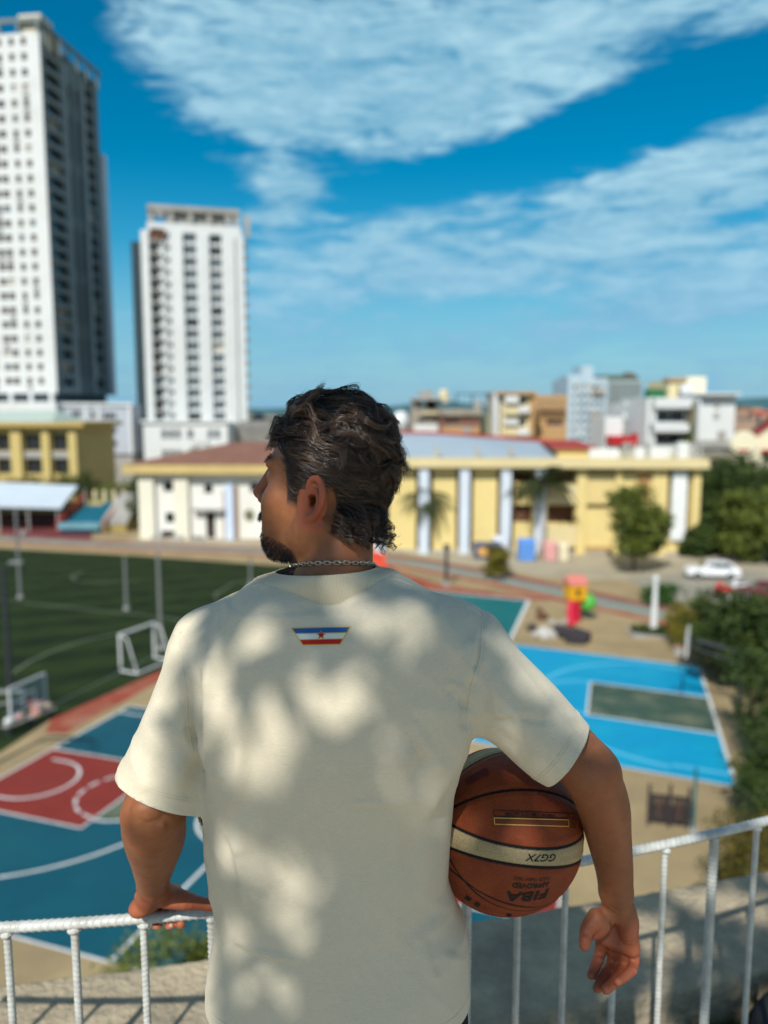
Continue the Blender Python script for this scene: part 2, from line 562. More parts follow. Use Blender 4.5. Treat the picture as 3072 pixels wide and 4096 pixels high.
def np_mesh(name, P, Q, m, smooth=True):
    me = bpy.data.meshes.new(name)
    k = Q.shape[1]
    me.vertices.add(len(P))
    me.vertices.foreach_set('co', np.asarray(P, np.float32).ravel())
    me.loops.add(Q.size)
    me.loops.foreach_set('vertex_index', Q.astype(np.int32).ravel())
    me.polygons.add(len(Q))
    me.polygons.foreach_set('loop_start', np.arange(0, Q.size, k, dtype=np.int32))
    me.polygons.foreach_set('loop_total', np.full(len(Q), k, np.int32))
    for q in (m if isinstance(m, (list, tuple)) else [m]):
        me.materials.append(q)
    me.update(calc_edges=True)
    me.polygons.foreach_set('use_smooth', np.full(len(Q), smooth, bool))
    me.validate()
    return me
def fattr(me, name, vals):
    a = me.attributes.new(name, 'FLOAT', 'POINT')
    a.data.foreach_set('value', np.asarray(vals, np.float32))

# ------------------------------------------------------------------ ground, pitch, track and courts
dust = mat('dusty_concrete', (0.35, 0.265, 0.140), rough=0.92, var=0.16, scale=0.35, dirt=(0.20, 0.155, 0.09), dscale=0.12, damt=0.6, bump=0.3, bscale=6)
gm = MB()
gm.add([(-2500, -600, 0), (2500, -600, 0), (2500, 4500, 0), (-2500, 4500, 0)], [(0, 1, 2, 3)])
tag(gm.build('ground', dust), kind='structure')
LV = 0.004
def sheet(name, pts, m, lvl):
    me = MB().add([(p[0], p[1], lvl * LV) for p in pts], [tuple(range(len(pts)))])
    o = me.build(name, m)
    if o.data.polygons[0].normal.z < 0:
        o.data.flip_normals()
    return tag(o, kind='structure')
def strip_mb(mb, pts, w, lvl):
    pts = [np.array(p[:2], float) for p in pts]
    L, R = [], []
    for i, p in enumerate(pts):
        t = pts[min(i + 1, len(pts) - 1)] - pts[max(i - 1, 0)]
        t /= np.linalg.norm(t) + 1e-9
        n = np.array([-t[1], t[0]]) * w / 2
        L.append((*(p + n), lvl * LV)); R.append((*(p - n), lvl * LV))
    n = len(pts)
    mb.add(R + L, [(i, i + 1, n + i + 1, n + i) for i in range(n - 1)])
def lines(name, polys, w, m, lvl):
    mb = MB()
    for p in polys:
        strip_mb(mb, p, w, lvl)
    return tag(mb.build(name, m), kind='structure')
def arc(c, r, a0, a1, n=28):
    return [(c[0] + r * math.cos(a0 + (a1 - a0) * i / n), c[1] + r * math.sin(a0 + (a1 - a0) * i / n)) for i in range(n + 1)]
line_m = mat('court_line_paint', (0.66, 0.68, 0.66), rough=0.7, var=0.08, scale=3, dirt=(0.40, 0.40, 0.36), dscale=1.3, damt=0.4)
tealc = mat('teal_court_paint', (0.002, 0.075, 0.112), rough=0.55, var=0.10, scale=0.6, dirt=(0.006, 0.095, 0.115), dscale=0.35, damt=0.5)
redc = mat('red_court_paint', (0.225, 0.027, 0.018), rough=0.65, var=0.10, scale=0.8, dirt=(0.18, 0.032, 0.022), dscale=0.5, damt=0.5)
greenc = mat('green_court_paint', (0.045, 0.085, 0.060), rough=0.7, var=0.15, scale=1.0, dirt=(0.22, 0.22, 0.14), dscale=0.45, damt=0.7)
bluec = mat('sky_blue_court_paint', (0.001, 0.285, 0.50), rough=0.55, var=0.06, scale=0.4, dirt=(0.012, 0.39, 0.52), dscale=0.3, damt=0.5)
tgreen = mat('teal_green_court_paint', (0.004, 0.135, 0.140), rough=0.6, var=0.08, scale=0.5)
rust = mat('rust_red_rubber', (0.30, 0.060, 0.034), rough=0.85, var=0.18, scale=0.9, dirt=(0.34, 0.20, 0.12), dscale=0.5, damt=0.75)

# near court
cA, c1, c2 = np.array([-13.79, 31.82]), np.array([-0.325, -0.946]), np.array([0.946, -0.325])
K1 = lambda a, b: cA + c1 * a + c2 * b
KL = lambda pts: [K1(*p) for p in pts]
sheet('near_court', KL([(-5.1, 0), (10.1, 0), (10.1, 21.2), (-5.1, 21.2)]), tealc, 2)
for nm, b0, b1 in (('red_key', 0.0, 5.45), ('red_key', 15.75, 21.2)):
    sheet(nm, KL([(0, b0), (4.9, b0), (4.9, b1), (0, b1)]), redc, 3)
sheet('green_half_circle', KL([(2.45 + 1.8 * math.cos(t), 5.45 + 1.8 * math.sin(t)) for t in np.linspace(0, math.pi, 24)]), greenc, 3)
sheet('green_half_circle', KL([(2.45 + 1.8 * math.cos(t), 15.75 - 1.8 * math.sin(t)) for t in np.linspace(0, math.pi, 24)]), greenc, 3)
sheet('green_centre_circle', KL([(2.45 + 1.9 * math.cos(t), 10.65 + 1.9 * math.sin(t)) for t in np.linspace(0, 2 * math.pi, 40, endpoint=False)]), greenc, 3)
cl = [KL([(-5.1, 0), (10.1, 0), (10.1, 21.2), (-5.1, 21.2), (-5.1, 0)]), KL([(-5.1, 10.65), (0.55, 10.65)]), KL([(4.35, 10.65), (10.1, 10.65)]), KL(arc((2.45, 10.65), 1.9, 0, 2 * math.pi, 48))]
for s_, b0 in ((1, 0.0), (-1, 21.2)):
    q = lambda pts: KL([(a, b0 + s_ * b) for a, b in pts])
    cl += [q([(0, 0), (0, 5.45), (4.9, 5.45), (4.9, 0)]), q(arc((2.45, 5.45), 1.85, 0, math.pi)), q(arc((2.45, 1.3), 6.75, 0.10, math.pi - 0.10, 44)), q([(2.45 + 6.72, 0), (2.45 + 6.72, 1.95)]), q([(2.45 - 6.72, 0), (2.45 - 6.72, 1.95)]), q([(0.85, 0.7), (0.85, 1.3)] + arc((2.45, 1.3), 1.6, math.pi, 0) + [(4.05, 0.7)])]
    for k in range(8):
        t0 = math.pi + (k + 0.15) * math.pi / 8
        cl.append(q(arc((2.45, 5.45), 1.75, t0, t0 + 0.27, 4)))
lines('near_court_lines', cl, 0.11, line_m, 4)

# sky-blue half court on the right and the teal one beyond it
oB, b1v, b2v = np.array([17.33, 42.55]), np.array([-0.281, -0.960]), np.array([-0.915, 0.403])
KB = lambda pts: [oB + b1v * a + b2v * b for a, b in pts]
sheet('blue_court', KB([(0, 0), (14.75, 0), (14.75, 10.4), (0, 10.4)]), bluec, 2)
sheet('green_key', KB([(5.0, 0.02), (9.65, 0.02), (9.65, 5.7), (5.0, 5.7)]), greenc, 3)
bl = [KB([(0, 0), (14.75, 0), (14.75, 10.4), (0, 10.4), (0, 0)]), KB([(5.0, 0), (5.0, 5.7), (9.65, 5.7), (9.65, 0)])]
lines('blue_court_lines', bl, 0.16, line_m, 4)
soft = mat('pale_blue_line_paint', (0.10, 0.46, 0.68), rough=0.6, var=0.06)
lines('pale_court_lines', [KB(arc((7.3, 5.7), 2.3, 0, math.pi)), KB(arc((7.3, 1.5), 6.7, 0.12, math.pi - 0.12, 44)), KB([(0.9, 0), (0.9, 2.2)]), KB([(13.7, 0), (13.7, 2.2)])], 0.22, soft, 3)
oG = np.array([10.72, 57.96])
KG = lambda pts: [oG + b1v * a + b2v * b for a, b in pts]
sheet('teal_green_court', KG([(0, 0), (12.3, 0), (12.3, 11.5), (0, 11.5)]), tgreen, 2)
lines('teal_green_court_lines', [KG([(0, 0), (12.3, 0), (12.3, 11.5), (0, 11.5), (0, 0)])], 0.26, line_m, 4)
lines('teal_green_court_arcs', [KG(arc((6.15, 1.5), 6.0, 0.1, math.pi - 0.1, 40))], 0.16, mat('pale_teal_line', (0.05, 0.25, 0.25), rough=0.7), 3)
sheet('rust_red_apron', [G(u, v)[:2] for u, v in ((1400, 2235), (1500, 2240), (1620, 2292), (1760, 2338), (2080, 2382), (2240, 2396), (2130, 2404), (1870, 2382), (1700, 2400), (1400, 2400))], rust, 1)
# red rubber strip and bare strip between pitch and near court
sheet('rust_red_strip', KL([(-1.2, -1.5), (-2.5, -2.3), (-9.6, -2.9), (-16, -4.2), (-16, -1.0), (-9, -0.7), (-1.5, -0.6)]), rust, 1)
sheet('rust_red_strip', KL([(-30, -4.5), (-16, -4.2), (-16, -1.0), (-24, -1.0)]), rust, 1)

# football pitch of artificial turf
turf, nt, b = None, None, None
turf = bpy.data.materials.new('artificial_turf')
turf.use_nodes = True
nt = turf.node_tree
b = nt.nodes['Principled BSDF']
b.inputs['Roughness'].default_value = 0.95
b.inputs['Specular IOR Level'].default_value = 0.1
tcn = nt.nodes.new('ShaderNodeTexCoord')
mp = nt.nodes.new('ShaderNodeMapping')
mp.inputs['Rotation'].default_value = (0, 0, math.radians(-21))
nt.links.new(tcn.outputs['Object'], mp.inputs['Vector'])
wv = nt.nodes.new('ShaderNodeTexWave')
wv.wave_profile = 'SIN'
wv.bands_direction = 'Y'
wv.inputs['Scale'].default_value = 0.085
wv.inputs['Distortion'].default_value = 0.6
wv.inputs['Detail Scale'].default_value = 0.5
nt.links.new(mp.outputs[0], wv.inputs['Vector'])
nz = nt.nodes.new('ShaderNodeTexNoise')
nz.inputs['Scale'].default_value = 0.45
nz.inputs['Detail'].default_value = 8
nt.links.new(tcn.outputs['Object'], nz.inputs['Vector'])
ma = nt.nodes.new('ShaderNodeMath')
ma.operation = 'MULTIPLY_ADD'
nt.links.new(wv.outputs['Fac'], ma.inputs[0])
ma.inputs[1].default_value = 0.35
nt.links.new(nz.outputs['Fac'], ma.inputs[2])
rp = nt.nodes.new('ShaderNodeValToRGB')
rp.color_ramp.elements[0].position, rp.color_ramp.elements[1].position = 0.35, 0.95
rp.color_ramp.elements[0].color = (0.010, 0.018, 0.009, 1)
rp.color_ramp.elements[1].color = (0.027, 0.046, 0.013, 1)
nt.links.new(ma.outputs[0], rp.inputs['Fac'])
nt.links.new(rp.outputs['Color'], b.inputs['Base Color'])
MATS['artificial_turf'] = turf
pitch_pts = [G(0, 3010)[:2], G(200, 2880)[:2], G(625, 2690)[:2], np.array([-1.2, 68.0]), np.array([-0.8, 72.0]), G(1100, 2262)[:2], G(540, 2222)[:2], G(0, 2194)[:2], np.array([-75, 92.0]), np.array([-75, 30.0])]
sheet('football_pitch', pitch_pts, turf, 2)
pl_m = mat('faded_pitch_line', (0.13, 0.16, 0.11), rough=0.9, var=0.2, scale=2)
gp = lambda pts: [G(u, v)[:2] for u, v in pts]
gcen = G(800, 2370)[:2]
lines('pitch_lines', [gp([(60, 2868), (179, 2834), (455, 2700), (620, 2625)]), gp([(40, 2700), (66, 2682), (120, 2645), (199, 2609), (332, 2563), (464, 2536), (560, 2522)]), gp([(0, 2400), (398, 2443), (663, 2470), (760, 2490), (1100, 2520)]),
                      gp([(330, 2285), (285, 2305), (300, 2322), (400, 2330), (560, 2325)]), gp([(862, 2392), (862, 2377), (928, 2337), (1020, 2316), (1100, 2304)])], 0.16, pl_m, 3)
# running track sweeping past
tk = [(-70, 95.5), (-39, 85.5), (-24.5, 81.0), (-10, 77.6), (1.0, 73.2), (6.0, 68.8), (10.3, 64.2), (15.8, 57.3), (20.2, 52.2), (23.6, 47.2), (28, 40), (33, 31)]
tks = spline([(p[0], p[1], 0) for p in tk], 6)[:, :2]
tt = np.gradient(tks, axis=0)
tt /= np.linalg.norm(tt, axis=1, keepdims=True)
tn_ = np.stack([-tt[:, 1], tt[:, 0]], 1)
def lane(name, o0, o1, m, lvl=3):
    mb = MB()
    n = len(tks)
    mb.add([(*(p + q * o0), lvl * LV) for p, q in zip(tks, tn_)] + [(*(p + q * o1), lvl * LV) for p, q in zip(tks, tn_)], [(i, i + 1, n + i + 1, n + i) for i in range(n - 1)])
    o = mb.build(name, m)
    tag(o, kind='structure')
pinkt = mat('faded_pink_track', (0.36, 0.20, 0.13), rough=0.9, var=0.14, scale=0.5, dirt=(0.36, 0.29, 0.19), dscale=0.2, damt=0.8)
lane('track_border', -2.0, -1.3, rust)
lane('track_lane', -1.3, -0.4, pinkt)
lane('track_teal_lane', -0.4, 0.65, mat('faded_teal_track', (0.15, 0.29, 0.27), rough=0.9, var=0.12, scale=0.5))
lane('track_lane', 0.65, 1.35, pinkt)
lane('track_dark_lane', 1.35, 1.9, mat('slate_track', (0.10, 0.13, 0.15), rough=0.9, var=0.12, scale=0.5))
lane('track_border', 1.9, 2.6, rust)
sheet('blue_path', gp([(2935, 2482), (3000, 2478), (3110, 2535), (3040, 2545)]), bluec, 5)
sheet('slate_path', gp([(2920, 2525), (2960, 2520), (3060, 2570), (2990, 2578)]), mat('slate_blue_paint', (0.02, 0.09, 0.15), rough=0.8), 5)
sheet('maroon_terrace', gp([(0, 2162), (360, 2166), (380, 2108), (330, 2080), (0, 2080)]), mat('maroon_paint', (0.15, 0.035, 0.035), rough=0.85, var=0.2, scale=0.4), 1)
sheet('paved_forecourt', [(-28, 83.5), (-10, 80), (2, 77.6), (8, 71), (14, 66), (34, 62), (38, 76), (2, 80), (-10, 84), (-27, 89)], mat('pale_paving', (0.40, 0.35, 0.25), rough=0.9, var=0.12, scale=0.5, dirt=(0.25, 0.22, 0.16), dscale=0.15, damt=0.5), 1)
sheet('asphalt_yard', gp([(2500, 2310), (2960, 2280), (3072, 2290), (3100, 2420), (2900, 2440), (2780, 2420), (2640, 2390)]), mat('grey_yard', (0.30, 0.28, 0.22), rough=0.9, var=0.1, scale=0.4), 2)

# ------------------------------------------------------------------ the roof terrace: floor, kerb, railing
RAIL_Z = CAM_Z - 0.88
KERB_Z = FLOOR_Z + 0.16
def curve_fit(pts, z, lo, hi, n):
    Q = np.array([G(u, v, z)[:2] for u, v in pts])
    c = np.polyfit(Q[:, 0], Q[:, 1], 2)
    x = np.linspace(lo, hi, n)
    return np.stack([x, np.polyval(c, x), np.full(n, z)], 1)
rail_c = curve_fit([(0, 3713), (300, 3692), (880, 3645), (2315, 3448), (2520, 3408), (3072, 3282)], RAIL_Z, -1.30, 1.55, 400)
kerb_out = curve_fit([(0, 3934), (480, 3882), (840, 3840), (2296, 3611), (3072, 3481)], KERB_Z, -3.2, 3.6, 60)
white_p = mat('white_rail_paint', (0.55, 0.56, 0.52), rough=0.38, spec=0.5, var=0.10, scale=30, dirt=(0.30, 0.28, 0.24), dscale=26, damt=0.55, bump=0.08, bscale=160)
def rebar(length, r, pitch, slant, n=12, step=0.0017):
    """a ribbed bar along z, ribs slanting round it, two long seams"""
    k = int(length / step)
    z = np.linspace(0, length, k)
    w = np.linspace(0, 2 * math.pi, n, endpoint=False)
    Z, W = np.meshgrid(z, w, indexing='ij')
    fr = ((Z + slant * np.abs(((W / math.pi) % 2) - 1) * 2) / pitch) % 1.0
    R = r + 0.15 * r * np.exp(-((fr - 0.5) / 0.13) ** 2) - 0.05 * r
    R = np.where((np.abs(np.sin(W)) < 0.3), np.maximum(R, r * 1.06), R)
    return np.stack([R * np.cos(W), R * np.sin(W), Z], -1), k, n
def grid_quads(k, n):
    i = np.arange(k * n).reshape(k, n)
    return np.stack([i[:-1], np.roll(i[:-1], -1, 1), np.roll(i[1:], -1, 1), i[1:]], -1).reshape(-1, 4)
railing = thing('railing', 'white painted ribbed steel bar railing the man leans on', 'railing', (0, 1.4, FLOOR_Z))
seg = np.linalg.norm(np.diff(rail_c, axis=0), axis=1)
cum = np.concatenate([[0], np.cumsum(seg)])
B_, k_, n_ = rebar(cum[-1], 0.0098, 0.0125, 0.0050, 14)
s_ = B_[:, 0, 2]
cx = np.stack([np.interp(s_, cum, rail_c[:, c]) for c in range(3)], 1)
tx = np.gradient(cx, axis=0)
tx /= np.linalg.norm(tx, axis=1, keepdims=True)
nx = np.cross(tx, [0, 0, 1.0])
V = cx[:, None, :] + B_[..., 0:1] * nx[:, None, :] + B_[..., 1:2] * np.array([0, 0, 1.0])
rme = np_mesh('top_rail', V.reshape(-1, 3), grid_quads(k_, n_), white_p)
o = link(bpy.data.objects.new('top_rail', rme), railing)
o.matrix_parent_inverse = Matrix.Translation((0, -1.4, -FLOOR_Z))
def bar_mesh(name, r):
    B2, k2, n2 = rebar(RAIL_Z - FLOOR_Z - 0.006, r, 0.0098, 0.0035, 12)
    return np_mesh(name, B2.reshape(-1, 3), grid_quads(k2, n2), white_p)
thin, thick = bar_mesh('baluster', 0.0066), bar_mesh('post', 0.0098)
weld = MB().ball((0, 0, 0), (0.013, 0.011, 0.008), 10, 6).mesh('weld', white_p)
x_of = lambda u: float(np.interp(u, [project(p)[0] for p in rail_c], rail_c[:, 0]))
def add_bar(x, is_post, rz=0.0):
    y = float(np.interp(x, rail_c[:, 0], rail_c[:, 1]))
    o = inst('post' if is_post else 'baluster', thick if is_post else thin, railing, (x, y - 1.4, 0), rz)
    w = bpy.data.objects.new('weld', weld)
    w.location = (0, 0, RAIL_Z - FLOOR_Z - 0.011)
    link(w, o)
    return o
rr_ = random.Random(4)
bars = [(27, 0), (297, 0), (573, 0), (850, 1), (1115, 0), (1370, 0), (1620, 0), (1868, 1), (2075, 0), (2265, 0), (2470, 0), (2662, 0), (2858, 1), (3028, 0)]
for u, p_ in bars:
    add_bar(x_of(u), p_, rr_.uniform(0, 6.28))
for k in range(1, 5):
    add_bar(x_of(27) - 0.125 * k, k == 2, rr_.uniform(0, 6.28))
    add_bar(x_of(3028) + 0.12 * k, k == 3, rr_.uniform(0, 6.28))

conc = mat('rough_concrete', (0.42, 0.345, 0.23), rough=0.9, var=0.22, scale=9, dirt=(0.20, 0.17, 0.13), dscale=3.5, damt=0.6, bump=0.7, bscale=45)
floor_m = mat('terrace_floor', (0.64, 0.54, 0.40), rough=0.92, var=0.25, scale=12, dirt=(0.40, 0.33, 0.24), dscale=2.2, damt=0.6, bump=0.6, bscale=60)  # pale tone set high so the floor bounces fill onto the man
# floor slab of the terrace, its outer edge under the kerb
ko = kerb_out[:, :2]
poly = [(p[0], p[1] - 0.02) for p in ko] + [(3.6, -4.0), (-3.2, -4.0)]
tag(MB().prism(poly, FLOOR_Z - 0.25, FLOOR_Z, 0).build('terrace_floor', floor_m), kind='structure')
gut = [(p[0], p[1] - 0.30) for p in ko] + [(p[0], p[1] - 1.15) for p in ko[::-1]]
tag(MB().add([(p[0], p[1], FLOOR_Z + 0.004) for p in gut], [tuple(range(len(gut)))]).build('mossy_gutter', mat('mossy_dirt', (0.050, 0.048, 0.030), rough=0.95, var=0.4, scale=9, bump=0.8, bscale=30)), kind='structure')
# the building under the terrace
poly2 = [(p[0], p[1] - 0.10) for p in ko] + [(3.5, -4.2), (-3.1, -4.2)]
low = thing('terrace_building', 'rendered concrete building carrying the roof terrace under the man', 'building', (0, -1, 0))
o = MB().prism([(p[0], p[1] + 1) for p in poly2], 0.0, FLOOR_Z - 0.254).build('wall', mat('pale_render', (0.42, 0.38, 0.30), rough=0.9, var=0.1), low)
# kerb: a swept, slightly uneven section
kerb = thing('concrete_kerb', 'broad curved raw concrete kerb beyond the railing', 'kerb', (0, 2.3, FLOOR_Z))
rk = np.random.default_rng(3)
dense = curve_fit([(0, 3934), (480, 3882), (840, 3840), (2296, 3611), (3072, 3481)], KERB_Z, -3.2, 3.6, 260)
tx = np.gradient(dense, axis=0)
tx /= np.linalg.norm(tx, axis=1, keepdims=True)
nk_ = np.stack([tx[:, 1], -tx[:, 0], np.zeros(len(tx))], 1)      # towards the camera
W_ = 0.42
sec = [(0.0, -0.42), (0.0, -0.012), (0.006, -0.002), (0.016, 0.0), (0.10, 0.0), (0.19, 0.0), (0.28, 0.0), (0.36, 0.0), (W_ - 0.014, -0.001), (W_ - 0.004, -0.006), (W_, -0.018), (W_, -0.06), (W_, -0.11), (W_, -0.158)]
V = []
for i in range(len(dense)):
    for j, (a, z) in enumerate(sec):
        w = rk.normal(0, 0.0016)
        V.append(dense[i] + nk_[i] * (a + (w if 0 < j < len(sec) - 1 else 0)) + np.array([0, 0, z + (rk.normal(0, 0.0014) if j < len(sec) - 1 else 0)]))
kme = np_mesh('kerb_top', np.array(V), grid_quads(len(dense), len(sec))[:, ::-1], conc)
o = link(bpy.data.objects.new('kerb_body', kme), kerb)
o.matrix_parent_inverse = Matrix.Translation((0, -2.3, -FLOOR_Z))

# ------------------------------------------------------------------ buildings
def facade(W, Hh, holes, d=0.3, x0=0.0, z0=0.0):
    """a wall in the plane y = 0 with real recesses; returns a mesh builder"""
    mb = MB()
    xs = sorted({x0, x0 + W} | {h[0] for h in holes} | {h[2] for h in holes})
    zs = sorted({z0, z0 + Hh} | {h[1] for h in holes} | {h[3] for h in holes})
    inside = lambda x, z: any(h[0] < x < h[2] and h[1] < z < h[3] for h in holes)
    for i in range(len(xs) - 1):
        run = None
        for j in range(len(zs) - 1):
            solid = not inside((xs[i] + xs[i + 1]) / 2, (zs[j] + zs[j + 1]) / 2)
            if solid and run is None:
                run = zs[j]
            if run is not None and (not solid or j == len(zs) - 2):
                top = zs[j + 1] if solid else zs[j]
                mb.add([(xs[i], 0, run), (xs[i + 1], 0, run), (xs[i + 1], 0, top), (xs[i], 0, top)], [(0, 1, 2, 3)])
                run = None
    for a, b, c, e in holes:
        mb.add([(a, 0, b), (c, 0, b), (c, 0, e), (a, 0, e), (a, d, b), (c, d, b), (c, d, e), (a, d, e)], [(0, 4, 5, 1), (1, 5, 6, 2), (2, 6, 7, 3), (3, 7, 4, 0), (4, 7, 6, 5)])
    return mb
WIN = {}
def window_mesh(w, h, frame, pane, div=1, fw=0.07, name='window'):
    key = (round(w, 2), round(h, 2), frame.name, pane.name, div)
    if key not in WIN:
        mb = MB()
        t = min(fw, w * 0.2, h * 0.2)
        mb.box((w / 2, 0.03, t / 2), (w, 0.07, t), m=0).box((w / 2, 0.03, h - t / 2), (w, 0.07, t), m=0)
        mb.box((t / 2, 0.03, h / 2), (t, 0.07, h - 2 * t), m=0).box((w - t / 2, 0.03, h / 2), (t, 0.07, h - 2 * t), m=0)
        for k in range(1, div):
            mb.box((w * k / div, 0.03, h / 2), (t * 0.7, 0.06, h - 2 * t), m=0)
        mb.add([(t, 0.05, t), (w - t, 0.05, t), (w - t, 0.05, h - t), (t, 0.05, h - t)], [(0, 1, 2, 3)], m=1)
        WIN[key] = mb.mesh(name, [frame, pane])
    return WIN[key]
glass_d = mat('dark_window_glass', (0.018, 0.024, 0.030), rough=0.12, spec=0.6, var=0.4, scale=0.3)
glass_b = mat('brown_curtained_glass', (0.10, 0.07, 0.05), rough=0.2, spec=0.5, var=0.4, scale=0.3)
glass_g = mat('grey_window_glass', (0.14, 0.17, 0.19), rough=0.15, spec=0.6, var=0.35, scale=0.3)
fr_w = mat('white_window_frame', (0.62, 0.62, 0.58), rough=0.6)
fr_d = mat('dark_window_frame', (0.06, 0.055, 0.05), rough=0.6)
curtain_m = mat('pale_curtain', (0.46, 0.42, 0.36), rough=0.6, var=0.2, scale=0.8)
AC_ME = MB().box((0, 0, 0), (0.85, 0.42, 0.6)).mesh('air_conditioner', mat('aged_white_metal', (0.45, 0.45, 0.43), rough=0.6))
white = mat('white_render', (0.66, 0.68, 0.67), rough=0.85, var=0.05, scale=0.25, dirt=(0.56, 0.56, 0.53), dscale=0.10, damt=0.5)
cream = mat('cream_render', (0.72, 0.62, 0.38), rough=0.85, var=0.06, scale=0.3, dirt=(0.50, 0.42, 0.26), dscale=0.15, damt=0.4)
yellow = mat('yellow_render', (0.72, 0.575, 0.245), rough=0.85, var=0.06, scale=0.3, dirt=(0.60, 0.47, 0.20), dscale=0.2, damt=0.4)
paley = mat('pale_yellow_trim', (0.66, 0.55, 0.30), rough=0.85, var=0.06, scale=0.3)
ochre = mat('ochre_eaves', (0.56, 0.42, 0.17), rough=0.85, var=0.08, scale=0.4)
brown = mat('dark_brown', (0.12, 0.055, 0.032), rough=0.8, var=0.15)
brick_m = mat('terracotta', (0.21, 0.105, 0.075), rough=0.85, var=0.15, scale=0.6)
grey_c = mat('weathered_concrete', (0.38, 0.37, 0.34), rough=0.9, var=0.12, scale=0.3, dirt=(0.18, 0.17, 0.16), dscale=0.2, damt=0.6)
slate = mat('slate_cladding', (0.045, 0.06, 0.07), rough=0.6, var=0.12, scale=0.3)

def on_facade(u, ox, oy, rz):
    """distance along a turned front at which the sight line of photo column u meets it"""
    k = at(u, 2000, 1.0)[0]
    return (k * oy - ox) / (math.cos(rz) - k * math.sin(rz))
RW_ = random.Random(12)
class Wall:
    """one face of a building in the thing's own frame"""
    def __init__(s, root, ox, oy, rz=0.0):
        s.root, s.ox, s.oy, s.rz = root, ox, oy, rz
    def put(s, o):
        c, n = math.cos(s.rz), math.sin(s.rz)
        l = o.location
        o.location = (s.ox + c * l.x - n * l.y, s.oy + n * l.x + c * l.y, l.z)
        o.rotation_euler.z += s.rz
        return o
    def wall(s, W, Hh, holes, m, d=0.3, z0=0.0, name='wall'):
        return s.put(facade(W, Hh, holes, d, 0.0, z0).build(name, m, s.root))
    def windows(s, holes, frame, pane, d=0.3, div=1, name='window'):
        for h in holes:
            pn = pane
            if len(holes) > 12:
                q = RW_.random()
                pn = pane if q < 0.62 else (glass_d if q < 0.80 else (curtain_m if q < 0.92 else glass_g))
            o = inst(name, window_mesh(h[2] - h[0], h[3] - h[1], frame, pn, div), s.root, (h[0], d - 0.12 - RW_.choice((0, 0, 0.06)), h[1]))
            if len(holes) > 100 and RW_.random() < 0.22:
                a = inst('air_conditioner', AC_ME, s.root, ((h[0] + h[2]) / 2, -0.22, h[1] - 0.45))
                s.put(a)
            s.put(o)
    def box(s, name, c, dim, m):
        o = MB().box((0, 0, 0), dim).build(name, m, s.root)
        o.location = c
        return s.put(o)

def shell(root, W, D, Hh, m, z0=0.0):
    """the sides, back and flat roof behind a front wall at y = 0"""
    mb = MB()
    mb.add([(0, 0, z0), (0, D, z0), (0, D, Hh), (0, 0, Hh), (W, 0, z0), (W, D, z0), (W, D, Hh), (W, 0, Hh)], [(0, 3, 2, 1), (4, 5, 6, 7), (1, 2, 6, 5), (3, 7, 6, 2)])
    return mb.build('outer_walls', m, root)

# ---- tall tower on the left: white windowed front, dark side
YT = 150.0
cor = at(205, 1100, YT)
SC = YT / FOC                                           # metres per photo pixel there (roughly)
zt = lambda v, y: at(1536, v, y)[2]
t1 = thing('apartment_tower', 'tall white apartment tower with a dark slate side, at the left edge', 'tower', (cor[0], YT, 0), math.radians(-7))
zb, ztop = zt(1573, YT), zt(128, YT)
Wf, Ds = 26.0, 21.5
fw_ = Wall(t1, -Wf, 0)
rows = 24
fh = (ztop - zb - 1.0) / rows
holes, pat = [], [(-1.9, 1.05), (-4.2, 1.0), (-6.6, 1.3), (-8.2, 1.3), (-10.8, 1.2), (-13.2, 1.1), (-15.4, 1.2), (-18.0, 1.1), (-20.4, 1.2), (-23, 1.1)]
for r in range(rows):
    z = zb + 0.9 + r * fh
    for x, w in pat:
        holes.append((Wf + x - w - 0.6, z + 0.7, Wf + x - 0.6, z + 2.0))
fw_.wall(Wf, ztop - zb, holes, white, 0.45, zb)
fw_.windows(holes, fr_w, glass_b, 0.45)
rs = Wall(t1, 0, 0, math.pi / 2)
h2, h3 = [], []
for r in range(rows):
    z = zb + 0.9 + r * fh
    h2.append((1.6, z + 0.5, 6.4, z + 2.4))
    h3.append((15.6, z + 0.4, 19.4, z + 2.3))
grey_s = mat('grey_side_render', (0.18, 0.225, 0.23), rough=0.8, var=0.08, scale=0.3)
rs.wall(Ds, ztop - zb - 2.0, h2 + h3 + [(9.0, zb + 0.5, 10.6, ztop - 5.0), (12.0, zb + 0.5, 13.6, ztop - 5.0)], grey_s, 0.9, zb)
rs.windows(h2 + h3, fr_d, glass_d, 0.9, 3)
for x in (9.0, 12.0):
    z = zb + 0.6
    k = 0
    while z < ztop - 8.2:
        rs.box('panel', (x + 0.8, 0.6, z + 1.4), (1.55, 0.5, 2.7), slate if k % 4 else grey_s)
        z += fh
        k += 1
for r in range(rows):
    rs.box('slab_edge', (4.0, -0.10, zb + 0.75 + r * fh), (5.6, 0.2, 0.35), mat('pale_slab_edge', (0.34, 0.40, 0.41), rough=0.8))
rs.box('pilaster', (7.6, -0.25, (zb + ztop) / 2 - 1), (0.6, 0.5, ztop - zb - 2), mat('pale_slab_edge', (0.34, 0.40, 0.41)))
rs.box('pilaster', (14.6, -0.25, (zb + ztop) / 2 - 1), (0.6, 0.5, ztop - zb - 2), MATS['pale_slab_edge'])
rs.box('fin', (Ds + 0.8, 0.6, (zb + ztop) / 2 - 7), (1.6, 2.4, ztop - zb - 14), mat('pale_blue_render', (0.60, 0.66, 0.72), rough=0.8))
mb = MB().add([(-Wf, 0, zb), (-Wf, Ds, zb), (-Wf, Ds, ztop - 2), (-Wf, 0, ztop - 2), (0, Ds, zb), (0, Ds, ztop - 2), (0, 0, ztop - 2)], [(0, 1, 2, 3), (1, 4, 5, 2), (3, 2, 5, 6)])
